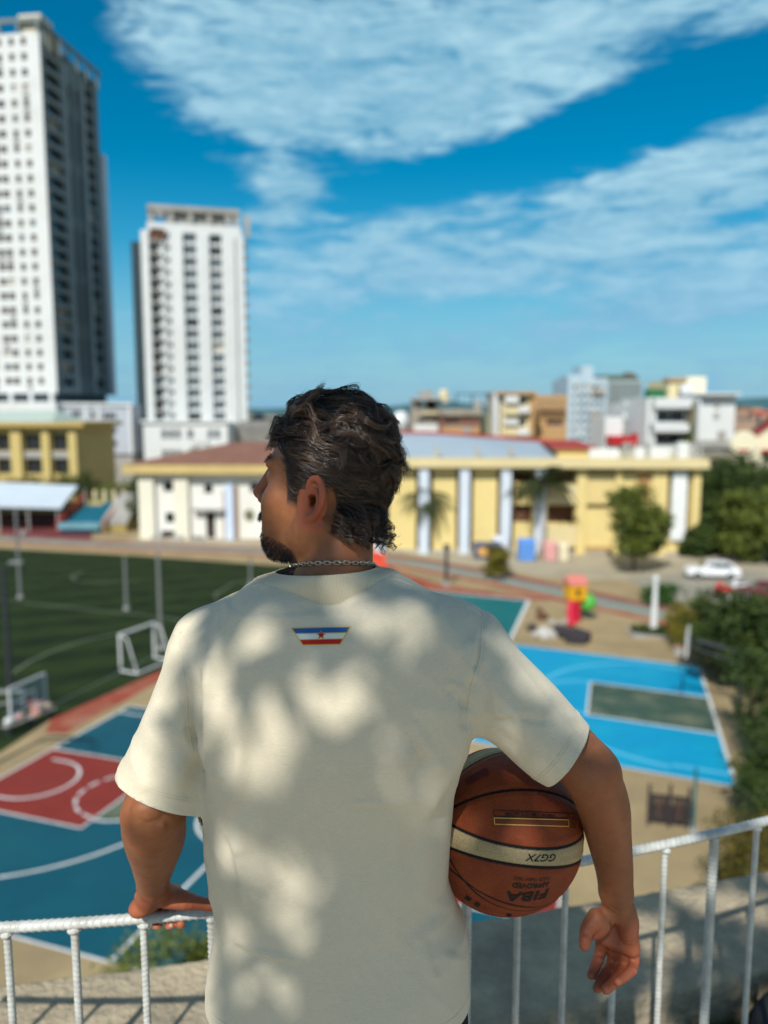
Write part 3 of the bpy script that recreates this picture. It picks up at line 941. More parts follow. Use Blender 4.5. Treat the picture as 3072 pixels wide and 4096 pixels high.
mb.build('outer_walls', grey_s, t1)
crown = MB()
crown.box((-Wf / 2, 0.3, ztop + 2.2), (Wf + 1.2, 0.5, 0.7)).box((0.3, Ds / 2, ztop + 1.6), (0.5, Ds + 1.2, 0.7))
crown.build('crown_beam', grey_s, t1)
for k in range(8):
    MB().box((-Wf + 0.4 + k * 3.6, 0.3, ztop + 0.95), (0.5, 0.45, 1.9)).build('crown_post', grey_s, t1)
for k in range(6):
    MB().box((0.3, 1 + k * 4.0, ztop - 0.2), (0.45, 0.5, 3.0)).build('crown_post', grey_s, t1)
MB().box((-2.2, 3.0, ztop + 1.0), (4.2, 4.0, 5.0)).box((-1.0, 5.8, ztop - 0.2), (3.0, 1.5, 2.6)).build('lift_house', mat('warm_cream', (0.66, 0.60, 0.46), rough=0.8), t1)  # lift house in one even warm cream
# neck and podium
MB().box((-Wf / 2, Ds / 2, zb - 1.4), (Wf - 1.2, Ds - 1.2, 2.8)).build('dark_neck', slate, t1)
for k in range(7):
    MB().box((-1.2 - k * 4, 0.2, zb - 1.4), (0.7, 0.7, 2.8)).build('neck_column', white, t1)
zp = zt(1608, YT)
MB().box((-Wf / 2 - 1, Ds / 2 - 1.5, zp / 2 + 5), (Wf + 4.5, Ds + 3, zp - 10)).build('podium', white, t1)
pw = at(530, 1600, YT)
pod = thing('podium_block', 'pale grey podium block with rows of dark windows right of the tall tower', 'building', (at(236, 1600, YT - 1)[0], YT - 1, 0), math.radians(-4))
Wp = pw[0] - at(236, 1600, YT)[0]
zl = lambda v: zt(v, YT - 1)
ph_ = []
for (ua, va, ub, vb) in ((285, 1645, 325, 1668), (360, 1650, 385, 1672), (412, 1652, 465, 1677), (360, 1704, 385, 1730), (412, 1708, 465, 1733), (360, 1760, 385, 1785), (412, 1763, 465, 1787)):
    ph_.append(((ua - 236) / 294 * Wp, zl(vb), (ub - 236) / 294 * Wp, zl(va)))
pwl = Wall(pod, 0, 0)
pgrey = mat('lavender_grey_render', (0.44, 0.47, 0.52), rough=0.85, var=0.06, scale=0.3)
pwl.wall(Wp, zl(1622) - zl(1815), ph_, pgrey, 0.4, zl(1815))
pwl.windows(ph_, fr_w, glass_d, 0.4, 3)
shell(pod, Wp, 12, zl(1622), pgrey, zl(1815))
for u in (345, 398, 525):
    pwl.box('rib', ((u - 236) / 294 * Wp, -0.12, (zl(1622) + zl(1815)) / 2), (0.5, 0.3, zl(1622) - zl(1815)), white)
pwl.box('coping', (Wp / 2, -0.1, zl(1622) + 0.2), (Wp + 0.6, 0.6, 0.5), white)
MB().box((Wp / 2, 4.5, zl(1815) / 2 - 0.1), (Wp - 0.6, 8, zl(1815) - 0.2)).build('base', grey_c, pod)

# ---- second tower
Y2 = 152.0
z2 = lambda v: zt(v, Y2)
x2 = lambda u, v=1300: at(u, v, Y2)[0]
a2, b2 = x2(575, 1300), x2(977, 1300)
W2 = b2 - a2
t2 = thing('apartment_tower', 'shorter white apartment tower with striped balconies, right of the tall one', 'tower', (a2, Y2, 0), math.radians(15))
s2 = lambda u: (u - 575) / 402 * W2
zt2, zb2 = z2(925), z2(1700)
rows2 = 16
f2h = (zt2 - zb2) / rows2
cols = [(610, 640, 'b'), (672, 686, 's'), (738, 790, 'w'), (842, 890, 'w')]
hl = {'b': [], 's': [], 'w': []}
for r in range(rows2):
    z = zb2 + r * f2h
    for ua, ub, kd in cols:
        dz = {'b': (0.5, 2.5), 's': (1.2, 2.2), 'w': (0.7, 2.4)}[kd]
        hl[kd].append((s2(ua), z + dz[0], s2(ub), z + dz[1]))
wl2 = Wall(t2, 0, 0)
wl2.wall(W2, zt2 - zb2, hl['b'] + hl['s'] + hl['w'], white, 0.7, zb2)
wl2.windows(hl['w'], fr_w, glass_g, 0.7, 3)
wl2.windows(hl['s'], fr_w, glass_b, 0.7)
wl2.windows(hl['b'], fr_w, glass_b, 0.7)
for r in range(rows2):
    z = zb2 + r * f2h
    wl2.box('balcony', ((s2(607) + s2(645)) / 2, -0.45, z + 0.55), (s2(645) - s2(607), 0.9, 0.25), white)
    wl2.box('awning', ((s2(612) + s2(650)) / 2, -0.5, z + 2.7), (s2(650) - s2(612), 1.0, 0.18), mat('grey_awning', (0.35, 0.33, 0.30), rough=0.8))
    wl2.box('balcony', (W2 + 0.35, 1.0, z + 0.8), (0.7, 2.2, 1.0), mat('dark_grey_balcony', (0.20, 0.19, 0.18), rough=0.8))  # balconies at the right end in a darker grey
for ua, ub in ((596, 604), (655, 662), (720, 735), (795, 838), (895, 940)):
    wl2.box('pier', ((s2(ua) + s2(ub)) / 2, -0.25, (zb2 + zt2) / 2), (s2(ub) - s2(ua), 0.5, zt2 - zb2), white)
shell(t2, W2, 12, zt2, white, zb2)
MB().box((-0.9, 6, (zb2 + z2(960)) / 2), (1.8, 9, z2(960) - zb2)).build('stair_shaft', mat('dark_slate_glass', (0.035, 0.055, 0.065), rough=0.4), t2)
ctop, cbot = z2(832), z2(880)
cr2 = MB()
cr2.box((W2 / 2 + 0.4, 0.6, ctop + 0.4), (W2 - 2, 1.2, 0.9)).box((W2 / 2 + 0.4, 6, ctop + 0.4), (W2 - 2, 1.2, 0.9)).box((1.9, 3.3, ctop + 0.4), (1.2, 5.4, 0.9)).box((W2 - 1.2, 3.3, ctop + 0.4), (1.2, 5.4, 0.9))
cr2.build('crown_beam', grey_c, t2)
for x in (1.9, 5.5, 9.0, 12.5, 16.0, 19.5, W2 - 1.2):
    MB().box((x, 0.7, (ctop + zt2) / 2), (0.9, 0.8, ctop - zt2)).build('crown_post', grey_c, t2)
MB().box((W2 / 2 + 0.6, 2.6, (zt2 + ctop) / 2), (W2 * 0.58, 2.6, ctop - zt2)).build('roof_house', grey_c, t2)
MB().box((W2 / 2 + 0.4, 0.5, zt2 + 0.9), (W2 - 1.6, 0.5, 1.8)).build('parapet', white, t2)
MB().box((W2 - 3.0, 8, (zt2 + z2(820)) / 2), (1.5, 1.5, z2(820) - zt2)).build('lift_house', brown, t2)
MB().box((W2 / 2 + 2, 12, z2(815)), (W2 * 0.6, 0.4, 3.2)).build('billboard_rack', mat('teal_mesh_rack', (0.04, 0.17, 0.22), rough=0.8), t2)
MB().box((s2(640), -0.3, z2(935)), (2.6, 0.6, 1.9)).build('recess_dark_box', brown, t2)  # dark of a recess put into a brown box on the wall face
# podium of the second tower
p2 = thing('podium_block', 'white two-storey podium with pale windows at the foot of the shorter tower', 'building', (x2(592, 1800), Y2 - 2.5, 0), math.radians(-2))
W3 = x2(925, 1800) - x2(592, 1800)
s3 = lambda u: (u - 592) / 333 * W3
zq = lambda v: zt(v, Y2 - 2.5)
ph3 = []
for v0, v1 in ((1718, 1757), (1800, 1832)):
    for ua, ub in ((664, 686), (692, 714), (720, 740), (766, 790), (846, 868), (874, 896)):
        ph3.append((s3(ua), zq(v1), s3(ub), zq(v0)))
wl3 = Wall(p2, 0, 0)
wl3.wall(W3, zq(1690), ph3, white, 0.4, 0)
wl3.windows(ph3, fr_w, glass_g, 0.4, 2)
shell(p2, W3, 16, zq(1690), white)
wl3.box('coping', (W3 / 2, -0.15, zq(1690) + 0.2), (W3 + 0.5, 0.7, 0.5), white)
lv = thing('louvred_block', 'grey louvred block between the shorter tower and the man', 'building', (x2(930, 1800), Y2 + 4, 0), 0)
Wl = x2(1075, 1800) - x2(930, 1800)
MB().box((Wl / 2, 4, z2(1685) / 2), (Wl, 8, z2(1685))).build('wall', mat('mid_grey_wall', (0.24, 0.24, 0.22), rough=0.9), lv)  # plain mid grey wall behind the fins
for k in range(12):
    MB().box((0.4 + k * (Wl - 0.8) / 11, -0.25, z2(1700) * 0.5), (0.28, 0.5, z2(1700))).build('fin', grey_c, lv)
gap = thing('slate_block', 'dark slate block standing between the two towers', 'building', (x2(528, 1700) * 1.03, Y2 + 10, 0), 0)
MB().box((3.6, 4, zt(1585, Y2 + 10) / 2), (7.2, 8, zt(1585, Y2 + 10))).build('wall', slate, gap)
MB().box((3.6, -0.15, zt(1610, Y2 + 10)), (6.6, 0.3, 1.2)).build('cornice', grey_s, gap)
for k in range(6):
    MB().box((3.6, -0.1, 3 + 4 * k), (6.9, 0.2, 0.3)).build('string_course', grey_s, gap)

# ---- white school wing
YW = 87.0
ow = G(560, 2152)
ow = np.array([at(560, 2000, YW)[0], YW, 0])
zw = lambda v: max(0.0, at(560, v, YW)[2])
W4 = at(1420, 2000, YW)[0] - ow[0]
wing = thing('school_wing', 'white two-storey school wing with cream pilasters and ochre eaves, left of the man', 'building', ow, math.radians(-2.5))
s4 = lambda u: on_facade(u, ow[0], YW, math.radians(-2.5))
ww = [(655, 1926, 694, 1966), (818, 1936, 852, 1972), (660, 2050, 697, 2091), (1000, 1930, 1040, 1968), (1130, 1930, 1165, 1968), (1130, 2050, 1165, 2090), (1260, 1930, 1295, 1968), (1260, 2050, 1295, 2090)]
ww = [(s4(a), zw(d), s4(c), zw(b)) for a, b, c, d in ww]
dd = [(s4(822), 0.02, s4(858), zw(2046)), (s4(640), 0.02, s4(695), zw(2122))]
wl4 = Wall(wing, 0, 0)
warm_w = mat('warm_white_render', (0.76, 0.75, 0.70), rough=0.85, var=0.05, scale=0.3, dirt=(0.60, 0.55, 0.44), dscale=0.15, damt=0.4)
wl4.wall(W4, zw(1890), ww + dd, warm_w, 0.45)
wl4.windows(ww, fr_d, glass_d, 0.45, 2)
for h in dd:
    o = inst('door', window_mesh(h[2] - h[0], h[3] - h[1], brown, mat('dark_door', (0.05, 0.04, 0.035), rough=0.6), 2, name='door'), wing, (h[0], 0.33, h[1]))
shell(wing, W4, 12, zw(1890), warm_w)
pil = mat('cream_pilaster', (0.76, 0.72, 0.58), rough=0.85, var=0.05, scale=0.3)
for ua, ub in ((562, 622), (702, 758), (1075, 1110), (1190, 1225), (1320, 1355)):
    wl4.box('pilaster', ((s4(ua) + s4(ub)) / 2, -0.30, zw(1895) / 2), (s4(ub) - s4(ua), 0.62, zw(1895)), pil)
wl4.box('blue_pier', (s4(920), -0.25, (zw(1935)) / 2), (s4(936) - s4(904), 0.5, zw(1935)), mat('pale_blue_pier', (0.56, 0.66, 0.82), rough=0.8))
wl4.box('brown_edge', (s4(946), -0.12, zw(1940) / 2), (0.30, 0.26, zw(1940)), mat('dusty_brown', (0.34, 0.22, 0.15), rough=0.8))
wl4.box('brown_edge', (s4(898), -0.12, zw(1960) / 2), (0.20, 0.26, zw(1960)), MATS['dusty_brown'])
for k in range(4):
    wl4.box('string_course', (s4(760) + 1.9, -0.08, zw(2032) + 0.12 * k), (s4(905) - s4(760), 0.2 - 0.03 * k, 0.10), warm_w)
wl4.box('door_canopy', (s4(840), -0.5, zw(2036)), (s4(905) - s4(775), 1.0, 0.16), grey_c)
MB().ball((0, 0, 0), (0.55, 0.16, 0.62), 16, 10).build('medallion', mat('bronze_green', (0.14, 0.15, 0.08), rough=0.7), wing).location = (s4(996), -0.08, zw(2057))
wl4.box('eaves', (W4 / 2 - 0.1, 4.8, zw(1890) + 0.45), (W4 + 2.4, 12.4, 0.95), ochre)
rf = MB()
e = zw(1890) + 0.95
rf.add([(-1.3, -1.4, e), (W4 + 1, -1.4, e), (W4 + 1, 11, e), (-1.3, 11, e), (9.5, 5.5, e + 2.2), (W4 - 4, 5.5, e + 2.2)], [(0, 1, 5, 4), (1, 2, 5), (2, 3, 4, 5), (3, 0, 4)])
rf.build('roof', brick_m, wing)
for ua in (640, 720, 800):
    MB().box((s4(ua), -1.3, 0.25), (1.2, 0.4, 0.5)).build('plant_box', grey_c, wing)

# ---- yellow school hall
YH = 78.0
hx = lambda u: at(u, 2000, YH)[0]
hall = thing('school_hall', 'long yellow school hall with pale blue columns and a grey roof', 'building', (hx(1380), YH + 0.7, 0), math.radians(-3.2))
HX, HY, HR = hx(1380), YH + 0.7, math.radians(-3.2)
s5 = lambda u: on_facade(u, HX, HY, HR)
zh = lambda v: max(0.0, at(1380, v, YH)[2])
W5 = s5(2795)
ev = zh(1866)
op = []
for (a, b, c, d) in ((2190, 1880, 2300, 1928), (2190, 2018, 2300, 2090), (2347, 1876, 2456, 1890), (2347, 2014, 2456, 2032), (2486, 1876, 2545, 1888), (2045, 1880, 2130, 1928), (2045, 2018, 2130, 2090), (2668, 1876, 2684, 2150), (2748, 1876, 2760, 2150), (1395, 1880, 1500, 2190)):
    op.append((s5(a), zh(d), s5(c), zh(b)))
gaps = []
for c in (1520, 1696, 1857, 2021):
    gaps += [(s5(c - 33), 0.25, s5(c - 19), ev - 0.3), (s5(c + 19), 0.25, s5(c + 36), ev - 0.3)]
wl5 = Wall(hall, 0, 0)
wl5.wall(W5, ev, op + gaps, yellow, 1.1)
gap_back = mat('dark_gap_maroon', (0.085, 0.028, 0.022), rough=0.8, var=0.1)  # dark of the recesses beside the columns, put into maroon plates
for h in gaps:
    wl5.box('gap_back', ((h[0] + h[2]) / 2, 1.0, (h[1] + h[3]) / 2), (h[2] - h[0], 0.12, h[3] - h[1]), gap_back)
for h in op[:7]:
    wl5.box('opening_back', ((h[0] + h[2]) / 2, 0.95, (h[1] + h[3]) / 2), (h[2] - h[0], 0.2, h[3] - h[1]), brown)  # brown plates closing the veranda openings
for h in op[7:9]:
    n = 5
    for k in range(n):
        z0 = h[1] + (h[3] - h[1]) * k / n
        o = inst('window', window_mesh(h[2] - h[0], (h[3] - h[1]) / n - 0.1, fr_d, glass_d, 1), hall, (h[0], 0.6, z0))
colm = mat('pale_blue_column', (0.60, 0.66, 0.72), rough=0.8, var=0.05, scale=0.3)
for c in (1520, 1696, 1857, 2021, 2157):
    wl5.box('column', (s5(c), -0.55, ev / 2), (0.95, 0.85, ev), colm)
wl5.box('tall_panel', (s5(2712), -0.22, (zh(1880) + zh(2152)) / 2), (s5(2744) - s5(2686), 0.4, zh(1880) - zh(2152)), mat('white_screen_panel', (0.74, 0.76, 0.74), rough=0.8))
for a, b in ((2304, 2342), (2458, 2482), (2604, 2664), (2764, 2795)):
    wl5.box('pilaster', ((s5(a) + s5(b)) / 2, -0.20, ev / 2), (s5(b) - s5(a), 0.42, ev), yellow)
for v0, v1 in ((1935, 2012), (2095, 2180)):
    wl5.box('balcony', ((s5(2190) + s5(2300)) / 2, -0.35, (zh(v0) + zh(v1)) / 2), (s5(2302) - s5(2188), 0.7, zh(v0) - zh(v1)), paley)
    for k in range(9):
        wl5.box('baluster', (s5(2192) + k * 0.32, -0.74, (zh(v0) + zh(v1)) / 2), (0.10, 0.06, zh(v0) - zh(v1) - 0.2), cream)
for k in range(13):
    wl5.box('wall_rib', (s5(2350) + k * 0.21, -0.04, zh(1955)), (0.06, 0.1, 2.6), paley)
wl5.box('brown_panel', (s5(2570), -0.06, (zh(1890) + zh(2008)) / 2), (s5(2594) - s5(2546), 0.14, zh(1890) - zh(2008)), mat('tan_panel', (0.40, 0.22, 0.09), rough=0.8))
for a, b in ((2345, 2460), (2486, 2598)):
    wl5.box('dado', ((s5(a) + s5(b)) / 2, -0.12, zh(2180) / 2), (s5(b) - s5(a), 0.24, zh(2180)), mat('tan_dado', (0.42, 0.28, 0.12), rough=0.85, var=0.1))
wl5.box('eaves', (W5 / 2 - 0.3, 6.4, ev + 0.42), (W5 + 1.4, 15.5, 0.85), paley)
wl5.box('plinth', (W5 / 2, -0.15, 0.12), (W5, 0.3, 0.24), grey_c)
shell(hall, W5, 16, ev, yellow)
# grey barrel-like roof with a red ridge, in front of the flat roof on the right
r0 = ev + 0.85
roof_x1, roof_x2 = s5(2235), s5(2350)
gr = MB()
yb, yr = 0.6, 11.0
zr_l = at(1700, 1738, YH + yr)[2]
gr.add([(-2, yb, r0), (roof_x1 - 0.5, yb, r0), (roof_x2, yr, r0 + 0.9), (s5(1770), yr, zr_l), (-2, yr, zr_l + 0.3)], [(0, 1, 2, 3, 4)])
gr.add([(-2, yr + 6, r0), (roof_x2, yr + 6, r0), (roof_x2, yr, r0 + 0.9), (s5(1770), yr, zr_l), (-2, yr, zr_l + 0.3)], [(1, 0, 4, 3, 2)])
gr.build('roof', mat('blue_grey_sheet_roof', (0.36, 0.44, 0.50), rough=0.55, spec=0.4, var=0.06, scale=0.4, dirt=(0.28, 0.32, 0.34), dscale=0.2, damt=0.4), hall)
rd = MB()
rd.tube([(-2, yr, zr_l + 0.42), (s5(1770), yr, zr_l + 0.14), (roof_x2, yr, r0 + 1.05)], 0.20, 6)
rd.build('ridge', mat('red_ridge', (0.36, 0.045, 0.035), rough=0.7), hall)
MB().prism([(roof_x1, yb + 0.8), (roof_x2 + 0.5, yb + 0.8), (roof_x2 + 0.5, yr + 2), (roof_x1, yr + 2)], r0, r0 + 0.85).build('clerestory', yellow, hall)
MB().hull([(yb + 0.3, r0 + 0.85), (yb + 0.3, r0 + 1.05), (yr + 2, r0 + 1.3), (yr + 2, r0 + 1.1)], roof_x1 - 0.6, roof_x2 + 1.0).build('red_verge', MATS['red_ridge'], hall)
for u in (1745, 1905, 2040):
    MB().box((s5(u), 0.2, r0 + 0.55), (0.45, 0.5, 1.1)).build('roof_vent', grey_c, hall)
for k, (u, w, h, cm) in enumerate(((2395, 1.8, 0.9, white), (2455, 1.0, 0.9, white), (2505, 0.35, 1.5, grey_c), (2560, 1.0, 1.0, white), (2590, 0.35, 1.4, grey_c), (2640, 1.9, 1.0, white), (2735, 1.1, 1.5, white), (2775, 0.6, 1.2, grey_c))):
    MB().box((s5(u), 1.2, r0 + h / 2), (w, 0.9, h)).build('roof_unit', cm, hall)
    MB().tube([(s5(u) + w / 2, 1.2, r0 + 0.2), (s5(u) + w / 2 + 0.5, 1.2, r0 + 0.2), (s5(u) + w / 2 + 0.5, 1.2, r0 + h)], 0.07, 6).build('pipe', white, hall)

# ---- yellow building far left, grandstand roof and stand
YL = 120.0
xl = lambda u: at(u, 1800, YL)[0]
zl2 = lambda v: at(300, v, YL)[2]
lb = thing('classroom_block', 'yellow classroom block with tall dark windows behind the grandstand', 'building', (xl(-260), YL, 0), math.radians(-3))
W6 = xl(325) - xl(-260)
s6 = lambda u: (u + 260) / 585 * W6
hh = []
for ua, ub in ((-235, -175), (-120, -60), (-8, 52), (108, 178), (222, 288)):
    hh += [(s6(ua), zl2(1802), s6(ub), zl2(1736)), (s6(ua), zl2(1892), s6(ub), zl2(1834))]
wl6 = Wall(lb, 0, 0)
khaki = mat('khaki_yellow_render', (0.48, 0.38, 0.15), rough=0.85, var=0.07, scale=0.3)
wl6.wall(W6, zl2(1704), hh, khaki, 0.7)
wl6.windows(hh, fr_d, glass_d, 0.7, 3)
shell(lb, W6, 14, zl2(1704), khaki)
for ua, ub in ((-290, -245), (-165, -130), (-50, -18), (58, 102), (184, 216), (292, 325)):
    wl6.box('pilaster', ((s6(ua) + s6(ub)) / 2, -0.3, zl2(1712) / 2), (s6(ub) - s6(ua), 0.6, zl2(1712)), mat('mustard_pilaster', (0.56, 0.44, 0.17), rough=0.85))
for h in hh[::2]:
    wl6.box('spandrel', ((h[0] + h[2]) / 2, -0.05, (h[1] + zl2(1834)) / 2), (h[2] - h[0], 0.2, h[1] - zl2(1834) - 0.2), grey_c)
wl6.box('eaves', (W6 / 2 + 0.4, 6, zl2(1697)), (W6 + 2.4, 15, 0.7), mat('mustard_eaves', (0.46, 0.33, 0.11), rough=0.85))
MB().add([(-1.5, -1.3, zl2(1692)), (s6(240), -1.3, zl2(1692)), (s6(160), 7, zl2(1640)), (-1.5, 7, zl2(1650)), (s6(240), 12, zl2(1692)), (-1.5, 12, zl2(1692))], [(0, 1, 2, 3), (1, 4, 2), (4, 5, 3, 2), (5, 0, 3)]).build('roof', mat('pale_green_roof', (0.42, 0.52, 0.46), rough=0.6), lb)
YS = 92.0
xs_ = lambda u: at(u, 2000, YS)[0]
zs_ = lambda v, y=YS: at(300, v, y)[2]
gs = thing('grandstand_shelter', 'open shelter with a pale sheet roof beside the teal stand', 'shelter', (xs_(245), YS, 0), 0)
A_, B_g = at(0, 2022, YS), at(245, 2028, YS)
C_g, D_g = at(312, 1942, YS + 6.5), at(40, 1930, YS + 6.5)
ref = np.array([xs_(245), YS, 0])
ext = A_ - (B_g - A_) * 1.2
ext2 = D_g - (C_g - D_g) * 1.2
rq = [p - ref for p in (ext, B_g, C_g, ext2)]
rb = MB()
rb.add(rq + [p - np.array([0, 0, 0.22]) for p in rq], [(0, 1, 2, 3), (7, 6, 5, 4), (0, 4, 5, 1), (1, 5, 6, 2), (2, 6, 7, 3), (3, 7, 4, 0)])
rb.build('roof', mat('pale_sheet_roof', (0.52, 0.60, 0.66), rough=0.5, var=0.04, scale=0.3), gs)
for k in range(5):
    p = B_g + (ext - B_g) * (0.04 + 0.22 * k) - ref
    MB().tube([(p[0], 0.4, 0), (p[0], 0.4, p[2] - 0.25)], 0.12, 8).build('post', grey_c, gs)
    MB().tube([(p[0] + 1.2, 6.0, 0), (p[0] + 1.2, 6.0, C_g[2] - 0.3)], 0.12, 8).build('post', grey_c, gs)
MB().box((-9.5, 6.6, 1.4), (24, 0.3, 2.8)).build('back_wall', khaki, gs)
for k in range(3):
    MB().box((-10, 5.4 - 1.1 * k, 1.15 - 0.38 * k), (22, 1.0, 0.3)).build('bench_step', mat('maroon_step', (0.12, 0.04, 0.04), rough=0.8), gs)
st_ = thing('teal_stand', 'small teal painted spectator stand with red side rails', 'stand', (xs_(320), 90.5, 0), 0)
N = 9
x0a, x1a = at(245, 2118, 90.5)[0], at(400, 2118, 90.5)[0]
x0b, x1b = at(352, 2012, 99)[0], at(492, 2012, 99)[0]
ztop_s = at(420, 2012, 99)[2]
bx = xs_(320)
teal_s = mat('teal_stand_paint', (0.004, 0.125, 0.19), rough=0.7, var=0.12, scale=0.5)
for k in range(N):
    t = k / (N - 1)
    xa, xb = x0a + (x0b - x0a) * t - bx, x1a + (x1b - x1a) * t - bx
    z1 = 0.9 + (ztop_s - 0.9) * t
    MB().box(((xa + xb) / 2, 8.5 * t + 0.45, z1 / 2), (xb - xa, 0.97, z1)).build('step', teal_s, st_)
for sx_, (xa, xb), mm in ((-1, (x0a, x0b), 'red_ridge'), (1, (x1a, x1b), 'dusty_pink')):
    m_ = MATS.get(mm) or mat('dusty_pink', (0.44, 0.26, 0.20), rough=0.8)
    MB().tube([(xa - bx + sx_ * 0.4, -0.2, 1.2), (xb - bx + sx_ * 0.4, 9, ztop_s + 1.0)], 0.24, 6).build('side_rail', m_, st_)
    for k in range(4):
        t = k / 3
        MB().tube([(xa + (xb - xa) * t - bx + sx_ * 0.4, 9.2 * t - 0.2, 0), (xa + (xb - xa) * t - bx + sx_ * 0.4, 9.2 * t - 0.2, 1.2 + (ztop_s - 0.2) * t)], 0.09, 6).build('rail_post', m_, st_)
MB().box(((x0a + x1a) / 2 - bx, -0.5, 0.95), (x1a - x0a + 0.3, 0.14, 0.75)).build('front_board', mat('faded_teal_board', (0.16, 0.33, 0.38), rough=0.8, var=0.2, scale=1.2), st_)
for k in range(4):
    MB().box(((x0b + x1b) / 2 - bx - 1.5 + k * 1.2, 9.2, ztop_s + 0.7), (0.4, 0.4, 1.6)).build('pillar', cream, st_)
ow_ = thing('ochre_wall', 'ochre side wall right of the teal stand', 'wall', (at(480, 2100, 95)[0], 95, 0), 0)
MB().hull([(-3.6, 0), (4, 0), (4, 3.6), (1, 2.8), (-3.6, 0.9)], -0.9, 1.9).build('wall', mat('ochre_plaster', (0.34, 0.26, 0.09), rough=0.9, var=0.12, scale=0.4), ow_)
MB().hull([(-3.7, 0.9), (1, 2.8), (4, 3.6), (4, 3.8), (1, 3.0), (-3.7, 1.1)], -1.0, 2.0).build('coping', grey_c, ow_)

# ---- town behind on the right: each block with floors, openings and roof clutter
def block(name, label, cat, u0, u1, vt, y, depth, m, wins, pane=glass_d, frame=fr_w, rec=0.4, parts=(), rz=0.0, div=2, vb=None):
    X = lambda u: at(u, 1700, y)[0]
    Z = lambda v: at(u0, v, y)[2]
    x0 = X(u0)
    o = thing(name, label, cat, (x0, y, 0), rz)
    W = X(u1) - x0
    hs = [((X(a) - x0), Z(d), (X(c) - x0), Z(b)) for a, b, c, d in wins]
    w = Wall(o, 0, 0)
    w.wall(W, Z(vt), hs, m, rec)
    w.windows(hs, frame, pane, rec, div)
    shell(o, W, depth, Z(vt), m)
    for nm, a, b, c, d, dy, th, pm in parts:
        w.box(nm, ((X(a) + X(c)) / 2 - x0, dy, (Z(b) + Z(d)) / 2), (X(c) - X(a), th, Z(b) - Z(d)), pm)
    return o
tan_m = mat('tan_brown_render', (0.46, 0.28, 0.13), rough=0.85, var=0.08, scale=0.3)
pale_g = mat('pale_blue_glass_wall', (0.42, 0.52, 0.58), rough=0.35, spec=0.5, var=0.10, scale=0.25)
seag = mat('sea_grey_wall', (0.27, 0.33, 0.33), rough=0.7, var=0.08, scale=0.3)
dcon = mat('dim_concrete', (0.34, 0.30, 0.24), rough=0.9, var=0.14, scale=0.3, dirt=(0.14, 0.12, 0.10), dscale=0.2, damt=0.6)
block('unfinished_house', 'half finished concrete house with a roof deck and water tank, right of the head', 'building', 1645, 1790, 1640, 135, 12, dcon,
      [(1672, 1668, 1704, 1692), (1735, 1668, 1760, 1692), (1700, 1598, 1760, 1625)][:2], parts=[('upper_room', 1650, 1598, 1690, 1640, 3, 5, dcon), ('roof_slab', 1648, 1590, 1770, 1600, 3, 8, grey_c), ('column', 1700, 1600, 1706, 1640, 0.5, 0.3, dcon), ('column', 1752, 1600, 1758, 1640, 0.5, 0.3, dcon), ('back_room', 1706, 1600, 1752, 1640, 5, 1, brown),
             ('penthouse', 1680, 1560, 1735, 1590, 3, 4, grey_c), ('stair_slab', 1690, 1648, 1770, 1656, -0.5, 1.2, cream), ('white_parapet', 1655, 1698, 1758, 1726, -0.6, 0.4, white)])
tk_ = thing('water_tank', 'round cream water tank on the half finished house', 'tank', (at(1775, 1590, 138)[0], 138, at(1775, 1610, 138)[2]), 0)
MB().tube([(0, 0, 0), (0, 0, 1.9)], 0.85, 14).build('drum', cream, tk_)
MB().ball((0, 0, 1.9), (0.85, 0.85, 0.3), 14, 8).build('lid', cream, tk_)
tk2 = thing('water_tank', 'white dome tank on a roof just right of the hair', 'tank', (at(1603, 1690, 118)[0], 118, 0), 0)
MB().tube([(0, 0, 0), (0, 0, at(1603, 1700, 118)[2])], 1.1, 10).build('tower', grey_c, tk2)
MB().ball((0, 0, at(1603, 1685, 118)[2]), (1.25, 1.25, 1.5), 18, 12).build('dome', white, tk2, True)
block('terracotta_house', 'terracotta house with a shaded veranda under a flat roof', 'building', 1762, 1922, 1662, 128, 10, brick_m, [(1785, 1672, 1838, 1705)], pane=brown,
      parts=[('roof', 1760, 1636, 1926, 1662, 4.5, 10.5, dcon), ('veranda_wall', 1765, 1708, 1918, 1732, -0.6, 0.5, tan_m), ('parapet', 1850, 1708, 1882, 1730, -1.0, 0.4, grey_c)])
fr_ = thing('roof_frame', 'dark steel frame with small tanks on the terracotta house', 'frame', (at(1825, 1600, 132)[0], 132, at(1825, 1640, 132)[2]), 0)
for k in range(3):
    MB().tube([(k * 2.6, 0, -1), (k * 2.6, 0, 2.6)], 0.12, 6).build('post', slate, fr_)
MB().tube([(0, 0, 2.6), (5.2, 0, 2.6)], 0.12, 6).build('beam', slate, fr_)
MB().tube([(3.6, 0, 0), (3.6, 0, 1.6)], 0.7, 10).build('drum', grey_c, fr_)
block('corner_apartments', 'cream corner apartments with rounded balconies', 'building', 1985, 2135, 1578, 140, 14, cream,
      [(2078, 1580, 2104, 1622), (2078, 1668, 2104, 1708), (1996, 1590, 2006, 1740)], parts=[('balcony', 2014, 1584, 2066, 1612, -0.8, 1.6, white), ('balcony', 2014, 1630, 2066, 1656, -0.8, 1.6, cream), ('balcony', 2014, 1676, 2066, 1698, -0.8, 1.6, white), ('balcony', 2014, 1712, 2066, 1740, -0.8, 1.6, cream), ('balcony', 2066, 1628, 2112, 1650, -0.8, 1.4, white), ('balcony', 2066, 1716, 2112, 1740, -0.8, 1.4, white),
            ('roof_slab', 1980, 1566, 2140, 1578, 6, 15, tan_m), ('left_fin', 1972, 1572, 1990, 1745, 1, 3, white), ('pier', 2116, 1580, 2134, 1745, -0.3, 0.6, tan_m)])
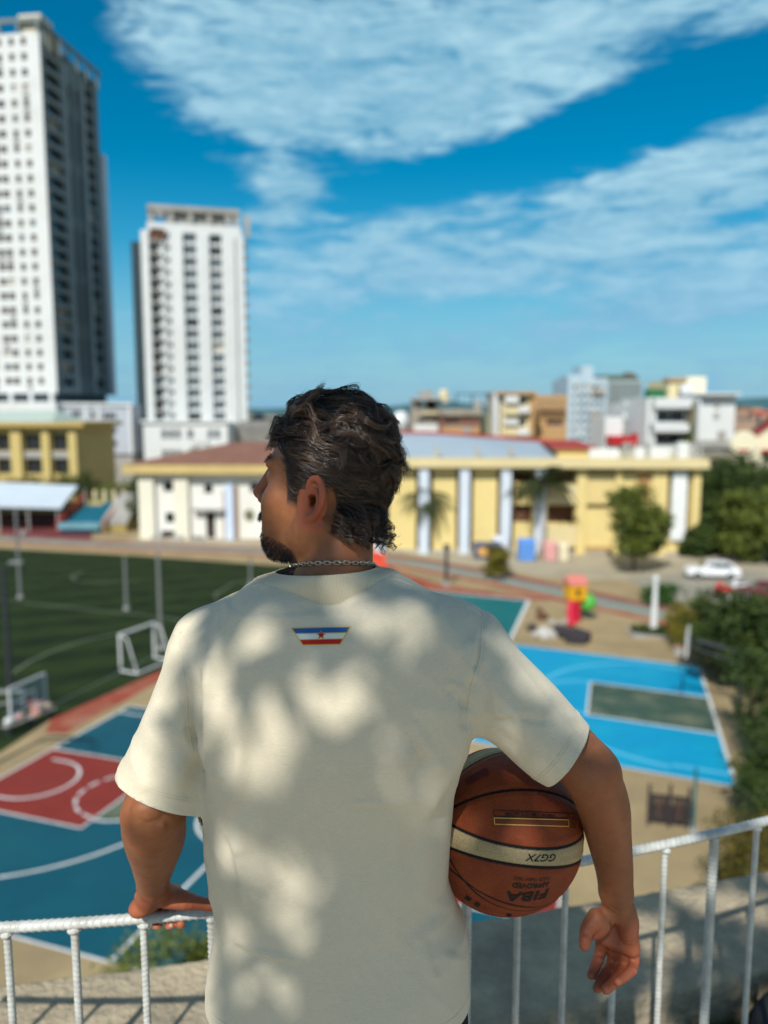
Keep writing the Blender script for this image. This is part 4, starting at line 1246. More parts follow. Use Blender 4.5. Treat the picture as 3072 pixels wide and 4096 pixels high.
block('slatted_block', 'tan block with vertical slats on its front', 'building', 2136, 2268, 1580, 146, 12, tan_m, [(2186, 1680, 2254, 1706)], pane=brown,
      parts=[('slat', 2140 + 9 * k, 1584, 2144 + 9 * k, 1668, -0.3, 0.5, mat('pale_tan', (0.56, 0.38, 0.20), rough=0.8)) for k in range(14)] + [('balcony', 2150, 1640, 2256, 1650, -0.5, 0.9, brown)])
b_ = block('pale_office_block', 'pale blue grey office block with a stepped top, tallest on the right', 'building', 2268, 2425, 1512, 170, 16, pale_g,
      [(2290 + 26 * i, 1540 + 34 * j, 2308 + 26 * i, 1560 + 34 * j) for i in range(5) for j in range(7)], pane=glass_g, div=1,
      parts=[('stepped_top', 2322, 1462, 2370, 1512, 5, 8, pale_g), ('shoulder', 2268, 1500, 2320, 1512, 5, 8, pale_g), ('rib', 2300, 1515, 2304, 1790, -0.2, 0.4, white), ('rib', 2360, 1515, 2364, 1790, -0.2, 0.4, white), ('brown_bay', 2362, 1560, 2410, 1580, -0.4, 0.8, dcon), ('brown_bay', 2360, 1650, 2405, 1720, -0.4, 0.8, dcon)])
block('grey_green_block', 'grey green block with louvres and planting on its roof', 'building', 2426, 2562, 1520, 180, 14, seag, [], parts=[('louvre', 2430, 1530 + 12 * k, 2556, 1534 + 12 * k, -0.2, 0.4, mat('pale_louvre', (0.42, 0.47, 0.46), rough=0.7)) for k in range(12)] + [('penthouse', 2400, 1500, 2545, 1520, 4, 8, mat('dark_green_house', (0.09, 0.12, 0.09), rough=0.8)), ('roof_box', 2515, 1488, 2540, 1500, 4, 4, brick_m)])
block('white_cube_house', 'small plain white house above a red awning', 'building', 2420, 2492, 1668, 118, 9, white, [], parts=[('red_awning', 2424, 1742, 2578, 1776, -1.2, 2.4, mat('red_awning', (0.42, 0.012, 0.016), rough=0.7)), ('red_awning', 2530, 1732, 2578, 1744, -1.2, 2.4, MATS['red_awning'])])
block('white_flats', 'white flats with two small dark windows beside the red awning', 'building', 2494, 2585, 1610, 122, 10, white, [(2542, 1642, 2560, 1658), (2520, 1690, 2576, 1702)], parts=[('ledge', 2492, 1668, 2590, 1680, -0.4, 0.8, white), ('ledge', 2492, 1610, 2590, 1626, -0.4, 0.8, white), ('lower_wall', 2494, 1705, 2585, 1738, -0.1, 0.3, grey_c)])
block('balcony_house', 'white house with two wide dark balconies', 'building', 2586, 2768, 1592, 112, 12, white, [(2618, 1640, 2738, 1688), (2615, 1732, 2725, 1775)], parts=[('slab', 2598, 1596, 2740, 1632, -1.0, 2.0, white), ('slab', 2598, 1694, 2736, 1726, -1.0, 2.0, white), ('column', 2598, 1632, 2612, 1800, -0.8, 0.9, white), ('dark_flank', 2742, 1610, 2770, 1790, -0.4, 1.0, mat('dark_olive_wall', (0.16, 0.14, 0.08), rough=0.9)), ('ivy_panel', 2722, 1700, 2762, 1790, -0.9, 0.4, mat('ivy_green', (0.05, 0.07, 0.02), rough=0.9))])  # dark olive strip at the right of the white front
block('yellow_tower_house', 'pale yellow tower house behind the white balcony house', 'building', 2668, 2812, 1520, 125, 10, mat('pale_yellow_render', (0.72, 0.62, 0.36), rough=0.85, var=0.06, scale=0.3), [(2706, 1545, 2732, 1580)], parts=[('cornice', 2664, 1512, 2735, 1524, 1, 3, tan_m), ('right_block', 2735, 1508, 2812, 1620, -0.2, 0.4, mat('ivory_render', (0.78, 0.72, 0.54), rough=0.85))])
dish = thing('roof_dish', 'round white dish on the pale yellow tower house', 'dish', (at(2745, 1560, 122)[0], 122, at(2745, 1590, 122)[2]), 0)
MB().tube([(0, 0, -2), (0, 0, 0.6)], 0.1, 8).build('mast', grey_c, dish)
MB().ball((0, 0, 1.1), (0.95, 0.25, 0.95), 16, 10).build('bowl', white, dish, True)
gh = thing('green_roof_shed', 'small green shed on the roof of the white balcony house', 'shed', (at(2620, 1580, 116)[0], 116, at(2620, 1592, 116)[2]), 0)
MB().box((0, 0, 0.45), (2.4, 2, 0.9)).build('wall', mat('green_sheet', (0.03, 0.16, 0.06), rough=0.7), gh)
MB().hull([(-1.2, 0.9), (1.2, 0.9), (0, 1.3)], -1.3, 1.3).build('roof', mat('green_sheet', (0.03, 0.16, 0.06)), gh)
block('blank_white_house', 'tall blank white house with two faint round vents', 'building', 2792, 2938, 1578, 116, 12, white, [], parts=[('vent', 2852, 1608, 2872, 1628, -0.1, 0.2, grey_c), ('vent', 2852, 1650, 2872, 1672, -0.1, 0.2, grey_c), ('low_wall', 2790, 1760, 2920, 1780, -0.6, 0.5, grey_c), ('roof_edge', 2790, 1572, 2940, 1580, 5, 13, white), ('door_box', 2872, 1722, 2900, 1760, -0.3, 0.5, grey_c)])
block('rubble_wall_house', 'grey stone boundary wall left of the gabled house', 'wall', 2805, 2925, 1790, 98, 1.0, dcon, [], parts=[('coping', 2803, 1784, 2928, 1792, 0.3, 1.4, grey_c)])
block('brown_roof_houses', 'cluster of brownish houses far right under the hill', 'building', 2942, 3100, 1640, 190, 12, mat('dull_brown_render', (0.36, 0.24, 0.17), rough=0.9, var=0.2, scale=0.4), [(2956, 1660, 2972, 1690), (2988, 1650, 3006, 1690), (3024, 1660, 3044, 1700)], parts=[('step', 2960, 1626, 3000, 1640, 3, 5, brick_m), ('step', 3010, 1632, 3050, 1640, 3, 5, tan_m)])
YG = 100.0
gx = lambda u: at(u, 1750, YG)[0]
gz = lambda v: at(2990, v, YG)[2]
gb = thing('gabled_house', 'cream house with a red gabled roof and arched windows at the right edge', 'house', (gx(2918), YG, 0), math.radians(-22))
W7 = gx(3190) - gx(2918)
s7 = lambda u: gx(u) - gx(2918)
gw = [(s7(2962), gz(1860), s7(2982), gz(1805)), (s7(3046), gz(1860), s7(3066), gz(1795)), (s7(3120), gz(1860), s7(3140), gz(1795))]
w7 = Wall(gb, 0, 0)
crm = mat('pale_cream_render', (0.74, 0.68, 0.48), rough=0.85, var=0.06, scale=0.3)
w7.wall(W7, gz(1780), gw, crm, 0.4)
w7.windows(gw, fr_d, glass_d, 0.4)
shell(gb, W7, 10, gz(1780), crm)
MB().add([(s7(2990), 0, gz(1782)), (W7, 0, gz(1782)), (W7, 0, gz(1650)), (s7(3090), 0, gz(1650))], [(0, 1, 2, 3)]).build('gable', crm, gb)
MB().add([(s7(2975), -0.5, gz(1760)), (s7(3095), -0.5, gz(1652)), (s7(3095), 10, gz(1652)), (s7(2975), 10, gz(1760)), (s7(2975), -0.5, gz(1774)), (s7(3095), -0.5, gz(1668)), (s7(3095), 10, gz(1668)), (s7(2975), 10, gz(1774))], [(0, 1, 2, 3), (7, 6, 5, 4), (0, 4, 5, 1), (3, 2, 6, 7), (0, 3, 7, 4)]).build('roof', MATS['red_ridge'], gb)
MB().box((W7 - 2, 5, gz(1652)), (8, 11, 0.4)).build('roof', MATS['red_ridge'], gb)
MB().tube([(s7(2972), -0.6, gz(1770)), (s7(2972), 1.0, gz(1770))], 1.5, 16).build('round_bay', crm, gb)
for u in (2972, 3056):
    MB().box((s7(u), -0.35, gz(1800)), (1.3, 0.7, 0.35)).build('window_hood', MATS['red_ridge'], gb)
block('dark_grey_house', 'dark grey houses low on the skyline between the shorter tower and the head', 'building', 985, 1150, 1672, 230, 14, slate, [(1000, 1690, 1020, 1710), (1040, 1690, 1060, 1710)], parts=[('stair_head', 1010, 1652, 1040, 1672, 4, 5, grey_c), ('low_block', 1060, 1660, 1110, 1672, 4, 6, dcon)])
rgf = np.random.default_rng(8)
ft = MB()
for k in range(420):
    a = rgf.uniform(-0.75, 0.75)
    y = rgf.uniform(330, 620)
    r_ = rgf.uniform(4, 8)
    ft.ball((y * math.tan(a), y, rgf.uniform(2, 6)), (r_ * 1.3, r_ * 1.3, r_), 7, 5)
tag(ft.build('far_wood', mat('far_foliage', (0.035, 0.060, 0.035), rough=1.0, var=0.5, scale=0.25)), kind='stuff')
# distant ridge
hl_ = MB()
hp = []
for k in range(60):
    x = -1500 + 3000 * k / 59
    hp.append((x, 2200, 14 + 26 * (0.5 + 0.5 * math.sin(x / 260.0 + 1.0)) * (0.4 + 0.6 * math.sin(x / 97.0) ** 2) + (34 if x > 700 else 0) * min(1, (x - 700) / 300 if x > 700 else 0)))
vs = [(p[0], p[1], 0) for p in hp] + hp + [(p[0], p[1] + 900, 0) for p in hp]
fs = [(i, i + 1, 60 + i + 1, 60 + i) for i in range(59)] + [(60 + i, 60 + i + 1, 120 + i + 1, 120 + i) for i in range(59)]
tag(hl_.add(vs, fs).build('hills', mat('haze_blue_hills', (0.05, 0.13, 0.16), rough=1.0, var=0.2, scale=0.01)), kind='structure')  # haze of distance is put into the blue of the hills

# ------------------------------------------------------------------ trees, palms, bushes
def leaf_mat(name, dark, light, trans=0.25):
    m = bpy.data.materials.new(name)
    m.use_nodes = True
    nt = m.node_tree
    b = nt.nodes['Principled BSDF']
    b.inputs['Roughness'].default_value = 0.55
    b.inputs['Specular IOR Level'].default_value = 0.3
    at_ = nt.nodes.new('ShaderNodeAttribute')
    at_.attribute_name = 'tone'
    rp = nt.nodes.new('ShaderNodeValToRGB')
    rp.color_ramp.elements[0].color = (*dark, 1)
    rp.color_ramp.elements[1].color = (*light, 1)
    nt.links.new(at_.outputs['Fac'], rp.inputs['Fac'])
    nt.links.new(rp.outputs['Color'], b.inputs['Base Color'])
    tr = nt.nodes.new('ShaderNodeBsdfTranslucent')
    nt.links.new(rp.outputs['Color'], tr.inputs['Color'])
    mx = nt.nodes.new('ShaderNodeMixShader')
    mx.inputs[0].default_value = trans
    nt.links.new(b.outputs[0], mx.inputs[1])
    nt.links.new(tr.outputs[0], mx.inputs[2])
    nt.links.new(mx.outputs[0], nt.nodes['Material Output'].inputs['Surface'])
    return m
LEAF_D = leaf_mat('dark_leaves', (0.016, 0.036, 0.010), (0.095, 0.140, 0.026))
LEAF_M = leaf_mat('green_leaves', (0.040, 0.070, 0.012), (0.23, 0.26, 0.042))
LEAF_Y = leaf_mat('yellow_green_leaves', (0.075, 0.082, 0.012), (0.34, 0.27, 0.030))
LEAF_O = leaf_mat('mixed_leaves', (0.030, 0.050, 0.010), (0.22, 0.15, 0.025))
PALM_M = leaf_mat('palm_leaves', (0.020, 0.036, 0.012), (0.075, 0.095, 0.025))
bark = mat('brown_bark', (0.11, 0.085, 0.06), rough=0.95, var=0.25, scale=6, bump=0.6, bscale=20)
palm_bark = mat('pale_palm_trunk', (0.52, 0.52, 0.50), rough=0.9, var=0.15, scale=3)
def leaves_mesh(name, P, N, size, m, rg, aspect=1.8, tone=None):
    """one pointed leaf (two triangles folded along the rib) at every point"""
    n = len(P)
    t = rg.normal(size=(n, 3))
    t -= N * (t * N).sum(1, keepdims=True)
    t /= np.linalg.norm(t, axis=1, keepdims=True) + 1e-9
    s = np.cross(N, t)
    L = size * rg.uniform(0.6, 1.25, (n, 1))
    W = L / aspect
    a, b_ = P - t * L / 2, P + t * L / 2
    l, r = P + s * W / 2 + N * W * 0.18, P - s * W / 2 + N * W * 0.18
    V = np.stack([a, l, b_, r], 1).reshape(-1, 3)
    i = np.arange(n) * 4
    Q = np.stack([i, i + 1, i + 2, i + 3], 1)
    me = np_mesh(name, V, Q, m, smooth=False)
    fattr(me, 'tone', np.repeat(np.clip(rg.normal(0.45, 0.25, n) if tone is None else tone, 0, 1), 4))
    return me
def crown_points(rg, blobs, n, clump=26, fill=0.75):
    """leaf positions: twig clumps spread over the shells of several rounded masses"""
    P, N, T = [], [], []
    w = np.array([b[3] * b[4] for b in blobs], float)
    per = (w / w.sum() * n / clump).astype(int) + 1
    for (cx, cy, cz, rx, rz_), k in zip(blobs, per):
        for _ in range(k):
            d = rg.normal(size=3)
            d /= np.linalg.norm(d)
            q = rg.uniform(fill, 1.05) if rg.random() < 0.8 else rg.uniform(0.3, fill)
            c = np.array([cx, cy, cz]) + d * np.array([rx, rx, rz_]) * q
            sp = 0.16 * rx + 0.10
            p = c + rg.normal(0, 1, (clump, 3)) * sp * np.array([1, 1, 0.7])
            nn = rg.normal(0, 0.6, (clump, 3)) + d * 0.5 + np.array([0, 0, 0.7])
            P.append(p)
            N.append(nn / np.linalg.norm(nn, axis=1, keepdims=True))
            T.append(np.clip(rg.normal(0.15 + 0.6 * rg.random(), 0.16, clump), 0, 1))
    return np.concatenate(P), np.concatenate(N), np.concatenate(T)
def tree(name, label, cat, loc, h, r, m, seed, n=2600, leaf=0.34, group=None, trunk=0.12, lift=0.42, squash=1.0, blobs_n=10):
    rg = np.random.default_rng(seed)
    o = thing(name, label, cat, loc, 0, group)
    cz = h * (1 - (1 - lift) / 2)
    blobs = [(0, 0, cz * 0.96, r * 0.60, h * (1 - lift) * 0.38 * squash)]
    for k in range(blobs_n):
        a = rg.uniform(0, 6.28)
        q = rg.uniform(0.5, 1.05)
        rr = rg.uniform(0.24, 0.48) * r
        blobs.append((r * q * math.cos(a) * 0.75, r * q * math.sin(a) * 0.75, h * lift + (h - h * lift) * rg.uniform(0.15, 0.85), rr, rr * 0.85 * squash))
    P, N, T = crown_points(rg, blobs, n)
    P[:, 2] = np.maximum(P[:, 2], 0.15)
    link(bpy.data.objects.new('crown', leaves_mesh('crown', P, N, leaf, m, rg, tone=T)), o)
    tb = MB()
    top = (rg.normal(0, 0.1 * r), rg.normal(0, 0.1 * r), h * 0.72)
    tb.tube(spline([(0, 0, 0), (rg.normal(0, 0.05 * r), 0, h * 0.22), (top[0] * 0.6, top[1] * 0.6, h * 0.48), top], 4), list(np.linspace(trunk, trunk * 0.35, 13)), 8)
    for b in blobs[1:]:
        z0 = h * rg.uniform(0.22, 0.5)
        tb.tube(spline([(0, 0, z0), (b[0] * 0.5, b[1] * 0.5, z0 + (b[2] - z0) * 0.6), (b[0], b[1], b[2])], 3), list(np.linspace(trunk * 0.5, trunk * 0.12, 7)), 6)
    tb.build('trunk', bark, o, True)
    return o
def frond_mesh(L, seed, m):
    rg = np.random.default_rng(seed)
    mb_v, mb_f, tone = [], [], []
    n = 22
    for i in range(n):
        t = (i + 1) / n
        x, z = L * t, L * (0.35 * t - 0.75 * t * t)
        ll = 0.26 * L * math.sin(math.pi * min(1, 0.12 + 0.88 * t)) + 0.05
        for s_ in (-1, 1):
            dx, dz = 0.5 * ll, -0.45 * ll * rg.uniform(0.5, 1.4)
            b = len(mb_v)
            w = 0.035 * L
            mb_v += [(x, 0, z), (x + w, 0, z), (x + w * 0.5 + dx, s_ * ll * 0.85, z + dz), (x + dx * 0.5 - w * 0.2, s_ * ll * 0.45, z + dz * 0.3)]
            mb_f.append((b, b + 1, b + 2, b + 3))
            tone += [rg.uniform(0.2, 0.8)] * 4
    b = len(mb_v)
    for i in range(7):
        t = i / 6
        mb_v += [(L * t, -0.02, L * (0.35 * t - 0.75 * t * t)), (L * t, 0.02, L * (0.35 * t - 0.75 * t * t) + 0.02)]
        tone += [0.6, 0.6]
    for i in range(6):
        mb_f.append((b + 2 * i, b + 2 * i + 2, b + 2 * i + 3, b + 2 * i + 1))
    me = bpy.data.meshes.new('frond')
    me.from_pydata(mb_v, [], mb_f)
    me.materials.append(m)
    fattr(me, 'tone', tone)
    return me
FR = [frond_mesh(L, s, PALM_M) for L, s in ((2.7, 1), (2.3, 2), (3.0, 3))]
def palm(label, loc, h, seed, n=15, sc_=1.0):
    rg = np.random.default_rng(seed)
    o = thing('palm_tree', label, 'palm tree', loc, 0, 'palms in front of the yellow hall')
    k = 9
    MB().tube([(0.12 * math.sin(i * 0.5), 0, h * i / (k - 1)) for i in range(k)], list(np.linspace(0.24, 0.13, k)), 9).build('trunk', palm_bark, o, True)
    MB().ball((0.12 * math.sin(4), 0, h - 0.1), (0.2, 0.2, 0.45), 10, 8).build('crownshaft', mat('green_crownshaft', (0.09, 0.13, 0.05), rough=0.7), o, True)
    for i in range(n):
        f = inst('frond', FR[i % 3], o, (0.12 * math.sin(4), 0, h + 0.1), i * 2.4 + rg.uniform(-0.2, 0.2))
        f.rotation_euler = (rg.normal(0, 0.15), rg.uniform(-0.75, 0.55), f.rotation_euler.z)
        f.scale = (sc_, sc_, sc_)
    return o
palm('slender palm in front of the first pale blue column right of the head', G(1705, 2206), 5.6, 4, 19, 1.15)
palm('taller palm in front of the fourth pale blue column', G(2158, 2222), 7.2, 9, 22, 1.35)
tree('leafy_tree', 'rounded green tree before the right end of the yellow hall', 'tree', G(2535, 2290), 8.6, 3.0, LEAF_M, 11, 9500, 0.40, lift=0.10, trunk=0.18)
# trees behind and right of the hall
for k, (u, v, y, h, r, s_, lb_) in enumerate((
        (2860, 2210, 86, 9.0, 5.0, 21, 'dark spreading tree just right of the yellow hall'), (3010, 2190, 92, 9.5, 5.6, 22, 'dark spreading tree below the gabled house'), (2905, 2200, 78, 5.0, 3.0, 23, 'low dark tree behind the white car'),
        (3080, 2260, 74, 7.6, 4.6, 24, 'broad tree at the right edge above the parked car'), (2800, 2200, 76, 3.2, 1.7, 25, 'small bush at the right foot of the yellow hall'))):
    p = G(u, v)
    p = np.array([at(u, v, y)[0], y, 0])
    tree('shade_tree' if h > 4 else 'bush', lb_, 'tree' if h > 4 else 'bush', p, h, r, LEAF_D if k != 3 else LEAF_M, s_, 8500, 0.52, lift=0.05 if h < 6 else 0.08, trunk=0.2)
tree('ornamental_tree', 'yellow green bushy tree right of the white lamp column', 'tree', G(2745, 2580), 2.7, 1.75, LEAF_Y, 31, 4200, 0.22, lift=0.08)
tree('ornamental_tree', 'yellowish bushy tree nearest the basketball hoop', 'tree', G(2835, 2660), 2.8, 1.7, LEAF_Y, 32, 4200, 0.22, lift=0.08)
tree('ornamental_tree', 'green bushy tree behind the dark hoop post', 'tree', G(2975, 2740), 3.2, 1.9, LEAF_O, 33, 4200, 0.22, lift=0.08)
tree('shade_tree', 'tall dark tree cut by the right edge beside the blue court', 'tree', (17.9, 38.5, 0), 5.4, 2.3, LEAF_D, 34, 7000, 0.26, lift=0.08)
tree('shade_tree', 'dark tree at the right edge level with the near corner of the blue court', 'tree', (15.3, 30.2, 0), 4.4, 2.0, LEAF_D, 35, 7000, 0.22, lift=0.05)
tree('bush', 'dark shrub at the right edge between the blue court and the railing', 'bush', (12.9, 25.4, 0), 3.6, 1.7, LEAF_D, 44, 5200, 0.2, lift=0.05)
tree('bush', 'bush with orange tinged leaves behind the railing at lower right', 'bush', (9.3, 18.6, 0), 4.3, 1.6, LEAF_O, 36, 6500, 0.16, lift=0.05)
tree('bush', 'round potted shrub beside the running track', 'bush', G(1995, 2312), 2.9, 1.35, LEAF_Y, 37, 3800, 0.22, lift=0.12)
tree('small_tree', 'small bright green tree behind the white lamp column', 'tree', G(2640, 2418), 1.5, 1.3, leaf_mat('fresh_leaves', (0.02, 0.07, 0.012), (0.08, 0.19, 0.03)), 38, 1500, 0.24, lift=0.1)
tree('bush', 'dark bush between the classroom block and the towers', 'bush', (at(300, 1850, 110)[0], 110, 0), 6.8, 3.6, LEAF_D, 39, 2400, 0.36, lift=0.1)
tree('bush', 'leafy mass right of the teal stand', 'bush', (at(480, 1950, 108)[0], 108, 0), 5.6, 4.2, LEAF_M, 40, 2600, 0.36, lift=0.08)
tree('bush', 'tall narrow greenery left of the white school wing', 'bush', (at(548, 2000, 94)[0], 94, 0), 6.4, 1.8, LEAF_D, 41, 1800, 0.3, lift=0.05)
tree('tree', 'tree rising behind the roof of the white school wing', 'tree', (at(815, 1870, 112)[0], 112, 0), 9.4, 3.0, LEAF_D, 42, 1800, 0.32, lift=0.4)
tree('tree', 'second small tree behind the school wing roof, close to the face', 'tree', (at(990, 1870, 112)[0], 112, 0), 8.6, 2.4, LEAF_D, 43, 1500, 0.32, lift=0.4)
for k, u in enumerate((-20, 70, 150, 215)):
    tree('bush', ['low bush at the left edge before the classroom block', 'second low bush before the classroom block', 'low bush under the classroom windows', 'low bush at the right end of the classroom block'][k], 'bush', (at(u, 1920, 112)[0], 112, 0), 5.2, 2.9, LEAF_O if k % 2 else LEAF_D, 50 + k, 1300, 0.34, lift=0.05, group='bushes before the classroom block')
# tops of two young trees just below the terrace
for k, (u, v, y, hh, r, lb_) in enumerate(((520, 3770, 9.5, 4.2, 0.34, 'young tree top showing between the railing bars on the left'), (760, 3740, 10.5, 4.6, 0.36, 'young tree top under the man\'s left hand'))):
    t = at(u, v, y)
    tree('young_tree', lb_, 'tree', (t[0], y, 0), t[2] + 0.1, r, LEAF_M, 60 + k, 1300, 0.085, lift=0.82, trunk=0.05)
# low hedge ring round the lamp column
hp_l = G(2615, 2536)
rg = np.random.default_rng(77)
hd_ = thing('hedge', 'low clipped hedge round the foot of the white lamp column', 'hedge', hp_l)
a = rg.uniform(0, 6.283, 1500)
q = np.sqrt(rg.random(1500))
P = np.stack([1.45 * q * np.cos(a), 0.9 * q * np.sin(a), rg.uniform(0.05, 0.45, 1500)], 1)
N = rg.normal(0, 0.7, (1500, 3)) + np.array([0, 0, 0.8])
link(bpy.data.objects.new('foliage', leaves_mesh('foliage', P, N / np.linalg.norm(N, axis=1, keepdims=True), 0.2, LEAF_D, rg)), hd_)
MB().box((0, 0, 0.08), (3.0, 1.9, 0.16)).build('kerb_ring', grey_c, hd_)
# weeds on the terrace, under the kerb on the right
wp = np.array([1.02, 2.02, FLOOR_Z])
P = np.stack([wp[0] + rg.normal(0.0, 0.20, 900), wp[1] + rg.normal(0, 0.07, 900), FLOOR_Z + np.abs(rg.normal(0, 0.03, 900))], 1)
N = rg.normal(0, 0.8, (900, 3)) + np.array([0, -0.4, 0.6])
tag(link(bpy.data.objects.new('grass', leaves_mesh('grass', P, N / np.linalg.norm(N, axis=1, keepdims=True), 0.035, LEAF_D, rg, 4.0))), kind='stuff')

# ------------------------------------------------------------------ things on the school ground
steel = mat('galvanised_steel', (0.24, 0.25, 0.24), rough=0.45, metal=0.3, var=0.1)
dark_st = mat('dark_painted_steel', (0.030, 0.034, 0.042), rough=0.6, var=0.2)
whitep = mat('white_enamel', (0.70, 0.71, 0.69), rough=0.5, var=0.05)
# football goal
ga, gb_ = G(484, 2686), G(619, 2632)
gy = gb_ - ga
gw_ = np.linalg.norm(gy)
go = thing('football_goal', 'white football goal with an open frame on the near side of the pitch', 'goal', ga, math.atan2(gy[1], gy[0]))
for x in (0, gw_):
    MB().tube([(x, 0, 0), (x, 0, 2.05)], 0.065, 8).build('post', whitep, go)
    MB().tube([(x, 0, 2.0), (x, -0.5, 1.9), (x, -1.15, 0.05)], 0.04, 6).build('back_stay', whitep, go)
    MB().tube([(x, 0, 0.05), (x, -1.15, 0.05)], 0.05, 6).build('ground_bar', whitep, go)
MB().tube([(-0.06, 0, 2.05), (gw_ + 0.06, 0, 2.05)], 0.065, 8).build('crossbar', whitep, go)
MB().tube([(0, -1.15, 0.05), (gw_, -1.15, 0.05)], 0.05, 6).build('rear_bar', whitep, go)
# netting poles round the pitch
for u, v, vt, lb_ in ((82, 2394, 2035, 'tall grey pole on the pitch nearest the left edge'), (507, 2440, 2225, 'thin grey pole on the pitch, left of the pair'), (645, 2600, 2208, 'grey pole standing behind the football goal'), (1003, 2345, 2228, 'thin grey pole beside the collar of the shirt')):
    p = G(u, v)
    hgt = at(u, vt, p[1])[2]
    o = thing('net_pole', lb_, 'pole', p, 0, 'grey net poles along the pitch')
    MB().tube([(0, 0, 0), (0, 0, hgt)], [0.12, 0.09], 10).build('shaft', steel, o)
    MB().tube([(0, 0, 0), (0, 0, 0.25)], 0.22, 10).build('foot', grey_c, o)
    if vt < 2100:
        MB().ball((0.5, 0, hgt * 0.73), (0.22, 0.22, 0.25), 8, 6).build('lamp', grey_c, o)
# portable hoop and dark post on the left
def hoop(name, label, base, face, post_m, board_h=3.35, reach=2.3, board_m=None, rim_col=(0.5, 0.04, 0.02), lean=0.0):
    rz = math.atan2(face[1], face[0])
    o = thing(name, label, 'basketball hoop', base, rz)
    MB().tube(spline([(0, 0, 0), (0, 0, 2.4), (0.25, 0, 3.1), (reach - 0.15, 0, 3.45)], 4), 0.10, 8).build('post', post_m, o, True)
    MB().tube([(0.1, 0, 2.6), (reach - 0.15, 0, 3.1)], 0.05, 6).build('brace', post_m, o)
    MB().box((0, 0, 0.06), (0.5, 0.5, 0.12), bevel=0.03).build('base', post_m, o)
    bm2 = MB()
    for y in (-0.9, 0.9):
        bm2.box((reach, y, board_h), (0.06, 0.06, 1.05))
    for z in (-0.52, 0.52):
        bm2.box((reach, 0, board_h + z), (0.06, 1.86, 0.06))
    bm2.build('board_frame', whitep, o)
    MB().box((reach, 0, board_h), (0.03, 1.74, 0.98)).build('backboard', board_m, o)
    bx = MB()
    for y in (-0.295, 0.295):
        bx.box((reach + 0.03, y, board_h - 0.13), (0.02, 0.05, 0.45))
    for z in (-0.33, 0.07):
        bx.box((reach + 0.03, 0, board_h + z), (0.02, 0.54, 0.05))
    bx.build('target_square', whitep, o)
    rim = [(reach + 0.38 + 0.225 * math.cos(t), 0.225 * math.sin(t), 3.05) for t in np.linspace(0, 2 * math.pi, 21)]
    rm = MB().tube(rim, 0.012, 6, caps=False)
    rm.box((reach + 0.09, 0, 3.04), (0.16, 0.12, 0.03))
    rm.build('rim', mat('red_rim', rim_col, rough=0.5), o)
    net = MB()
    for k in range(12):
        a, b = 2 * math.pi * k / 12, 2 * math.pi * (k + 0.5) / 12
        for s_ in (0.5, -0.5):
            b = 2 * math.pi * (k + s_) / 12
            net.tube([(reach + 0.38 + 0.225 * math.cos(a), 0.225 * math.sin(a), 3.05), (reach + 0.38 + 0.15 * math.cos(b), 0.15 * math.sin(b), 2.82), (reach + 0.38 + 0.13 * math.cos(a), 0.13 * math.sin(a), 2.62)], 0.006, 4)
    net.build('net', whitep, o)
    return o
clear_b = bpy.data.materials.new('clear_board')
clear_b.use_nodes = True
nb_ = clear_b.node_tree.nodes['Principled BSDF']
nb_.inputs['Base Color'].default_value = (0.62, 0.72, 0.75, 1)
nb_.inputs['Transmission Weight'].default_value = 0.85
nb_.inputs['Roughness'].default_value = 0.15
nb_.inputs['IOR'].default_value = 1.1
hb = K1(2.45, -1.1)
hoop('basketball_hoop', 'basketball hoop with a clear board at the left end of the near court', (hb[0], hb[1], 0), c2, steel, board_m=clear_b)
hb = oB + b1v * 7.3 + b2v * -1.0
hoop('basketball_hoop', 'basketball hoop on a dark post at the right end of the sky blue court', (hb[0], hb[1], 0), b2v, dark_st, board_m=whitep)
dp = G(50, 2892)
o = thing('lamp_post', 'dark lamp post at the left edge between pitch and near court', 'lamp post', dp)
MB().tube([(0, 0, 0), (0, 0, 7.2)], [0.13, 0.09], 10).build('shaft', dark_st, o)
MB().box((0, 0, 0.3), (0.5, 0.5, 0.6), bevel=0.05).build('foot', dark_st, o)
MB().tube([(0, 0, 7.1), (0.5, -0.2, 7.4)], 0.05, 6).build('arm', dark_st, o)
MB().box((0.7, -0.25, 7.4), (0.6, 0.25, 0.12), bevel=0.03).build('lamp', steel, o)
# bench with bags and cooler beside that post
bp = G(120, 2905)
o = thing('sports_bench', 'long low bench beside the dark lamp post', 'bench', bp, math.radians(62))
MB().box((0, 0, 0.43), (2.6, 0.35, 0.05), bevel=0.01).build('seat', grey_c, o)
for x in (-1.1, 0, 1.1):
    MB().box((x, 0, 0.2), (0.08, 0.3, 0.4)).build('leg', dark_st, o)
c_, s__ = math.cos(math.radians(62)), math.sin(math.radians(62))
on_b = lambda x, z=0.455: (bp[0] + c_ * x, bp[1] + s__ * x, z)
o = thing('water_cooler', 'round orange water cooler on the bench by the dark lamp post', 'water cooler', on_b(0.35))
MB().tube([(0, 0, 0), (0, 0, 0.42)], [0.2, 0.22], 14).build('drum', mat('orange_plastic', (0.62, 0.13, 0.04), rough=0.5), o)
MB().tube([(0, 0, 0.42), (0, 0, 0.5)], [0.23, 0.2], 14).build('lid', mat('pale_lid', (0.6, 0.42, 0.32), rough=0.5), o)
MB().box((0, -0.24, 0.08), (0.05, 0.07, 0.05)).build('tap', whitep, o)
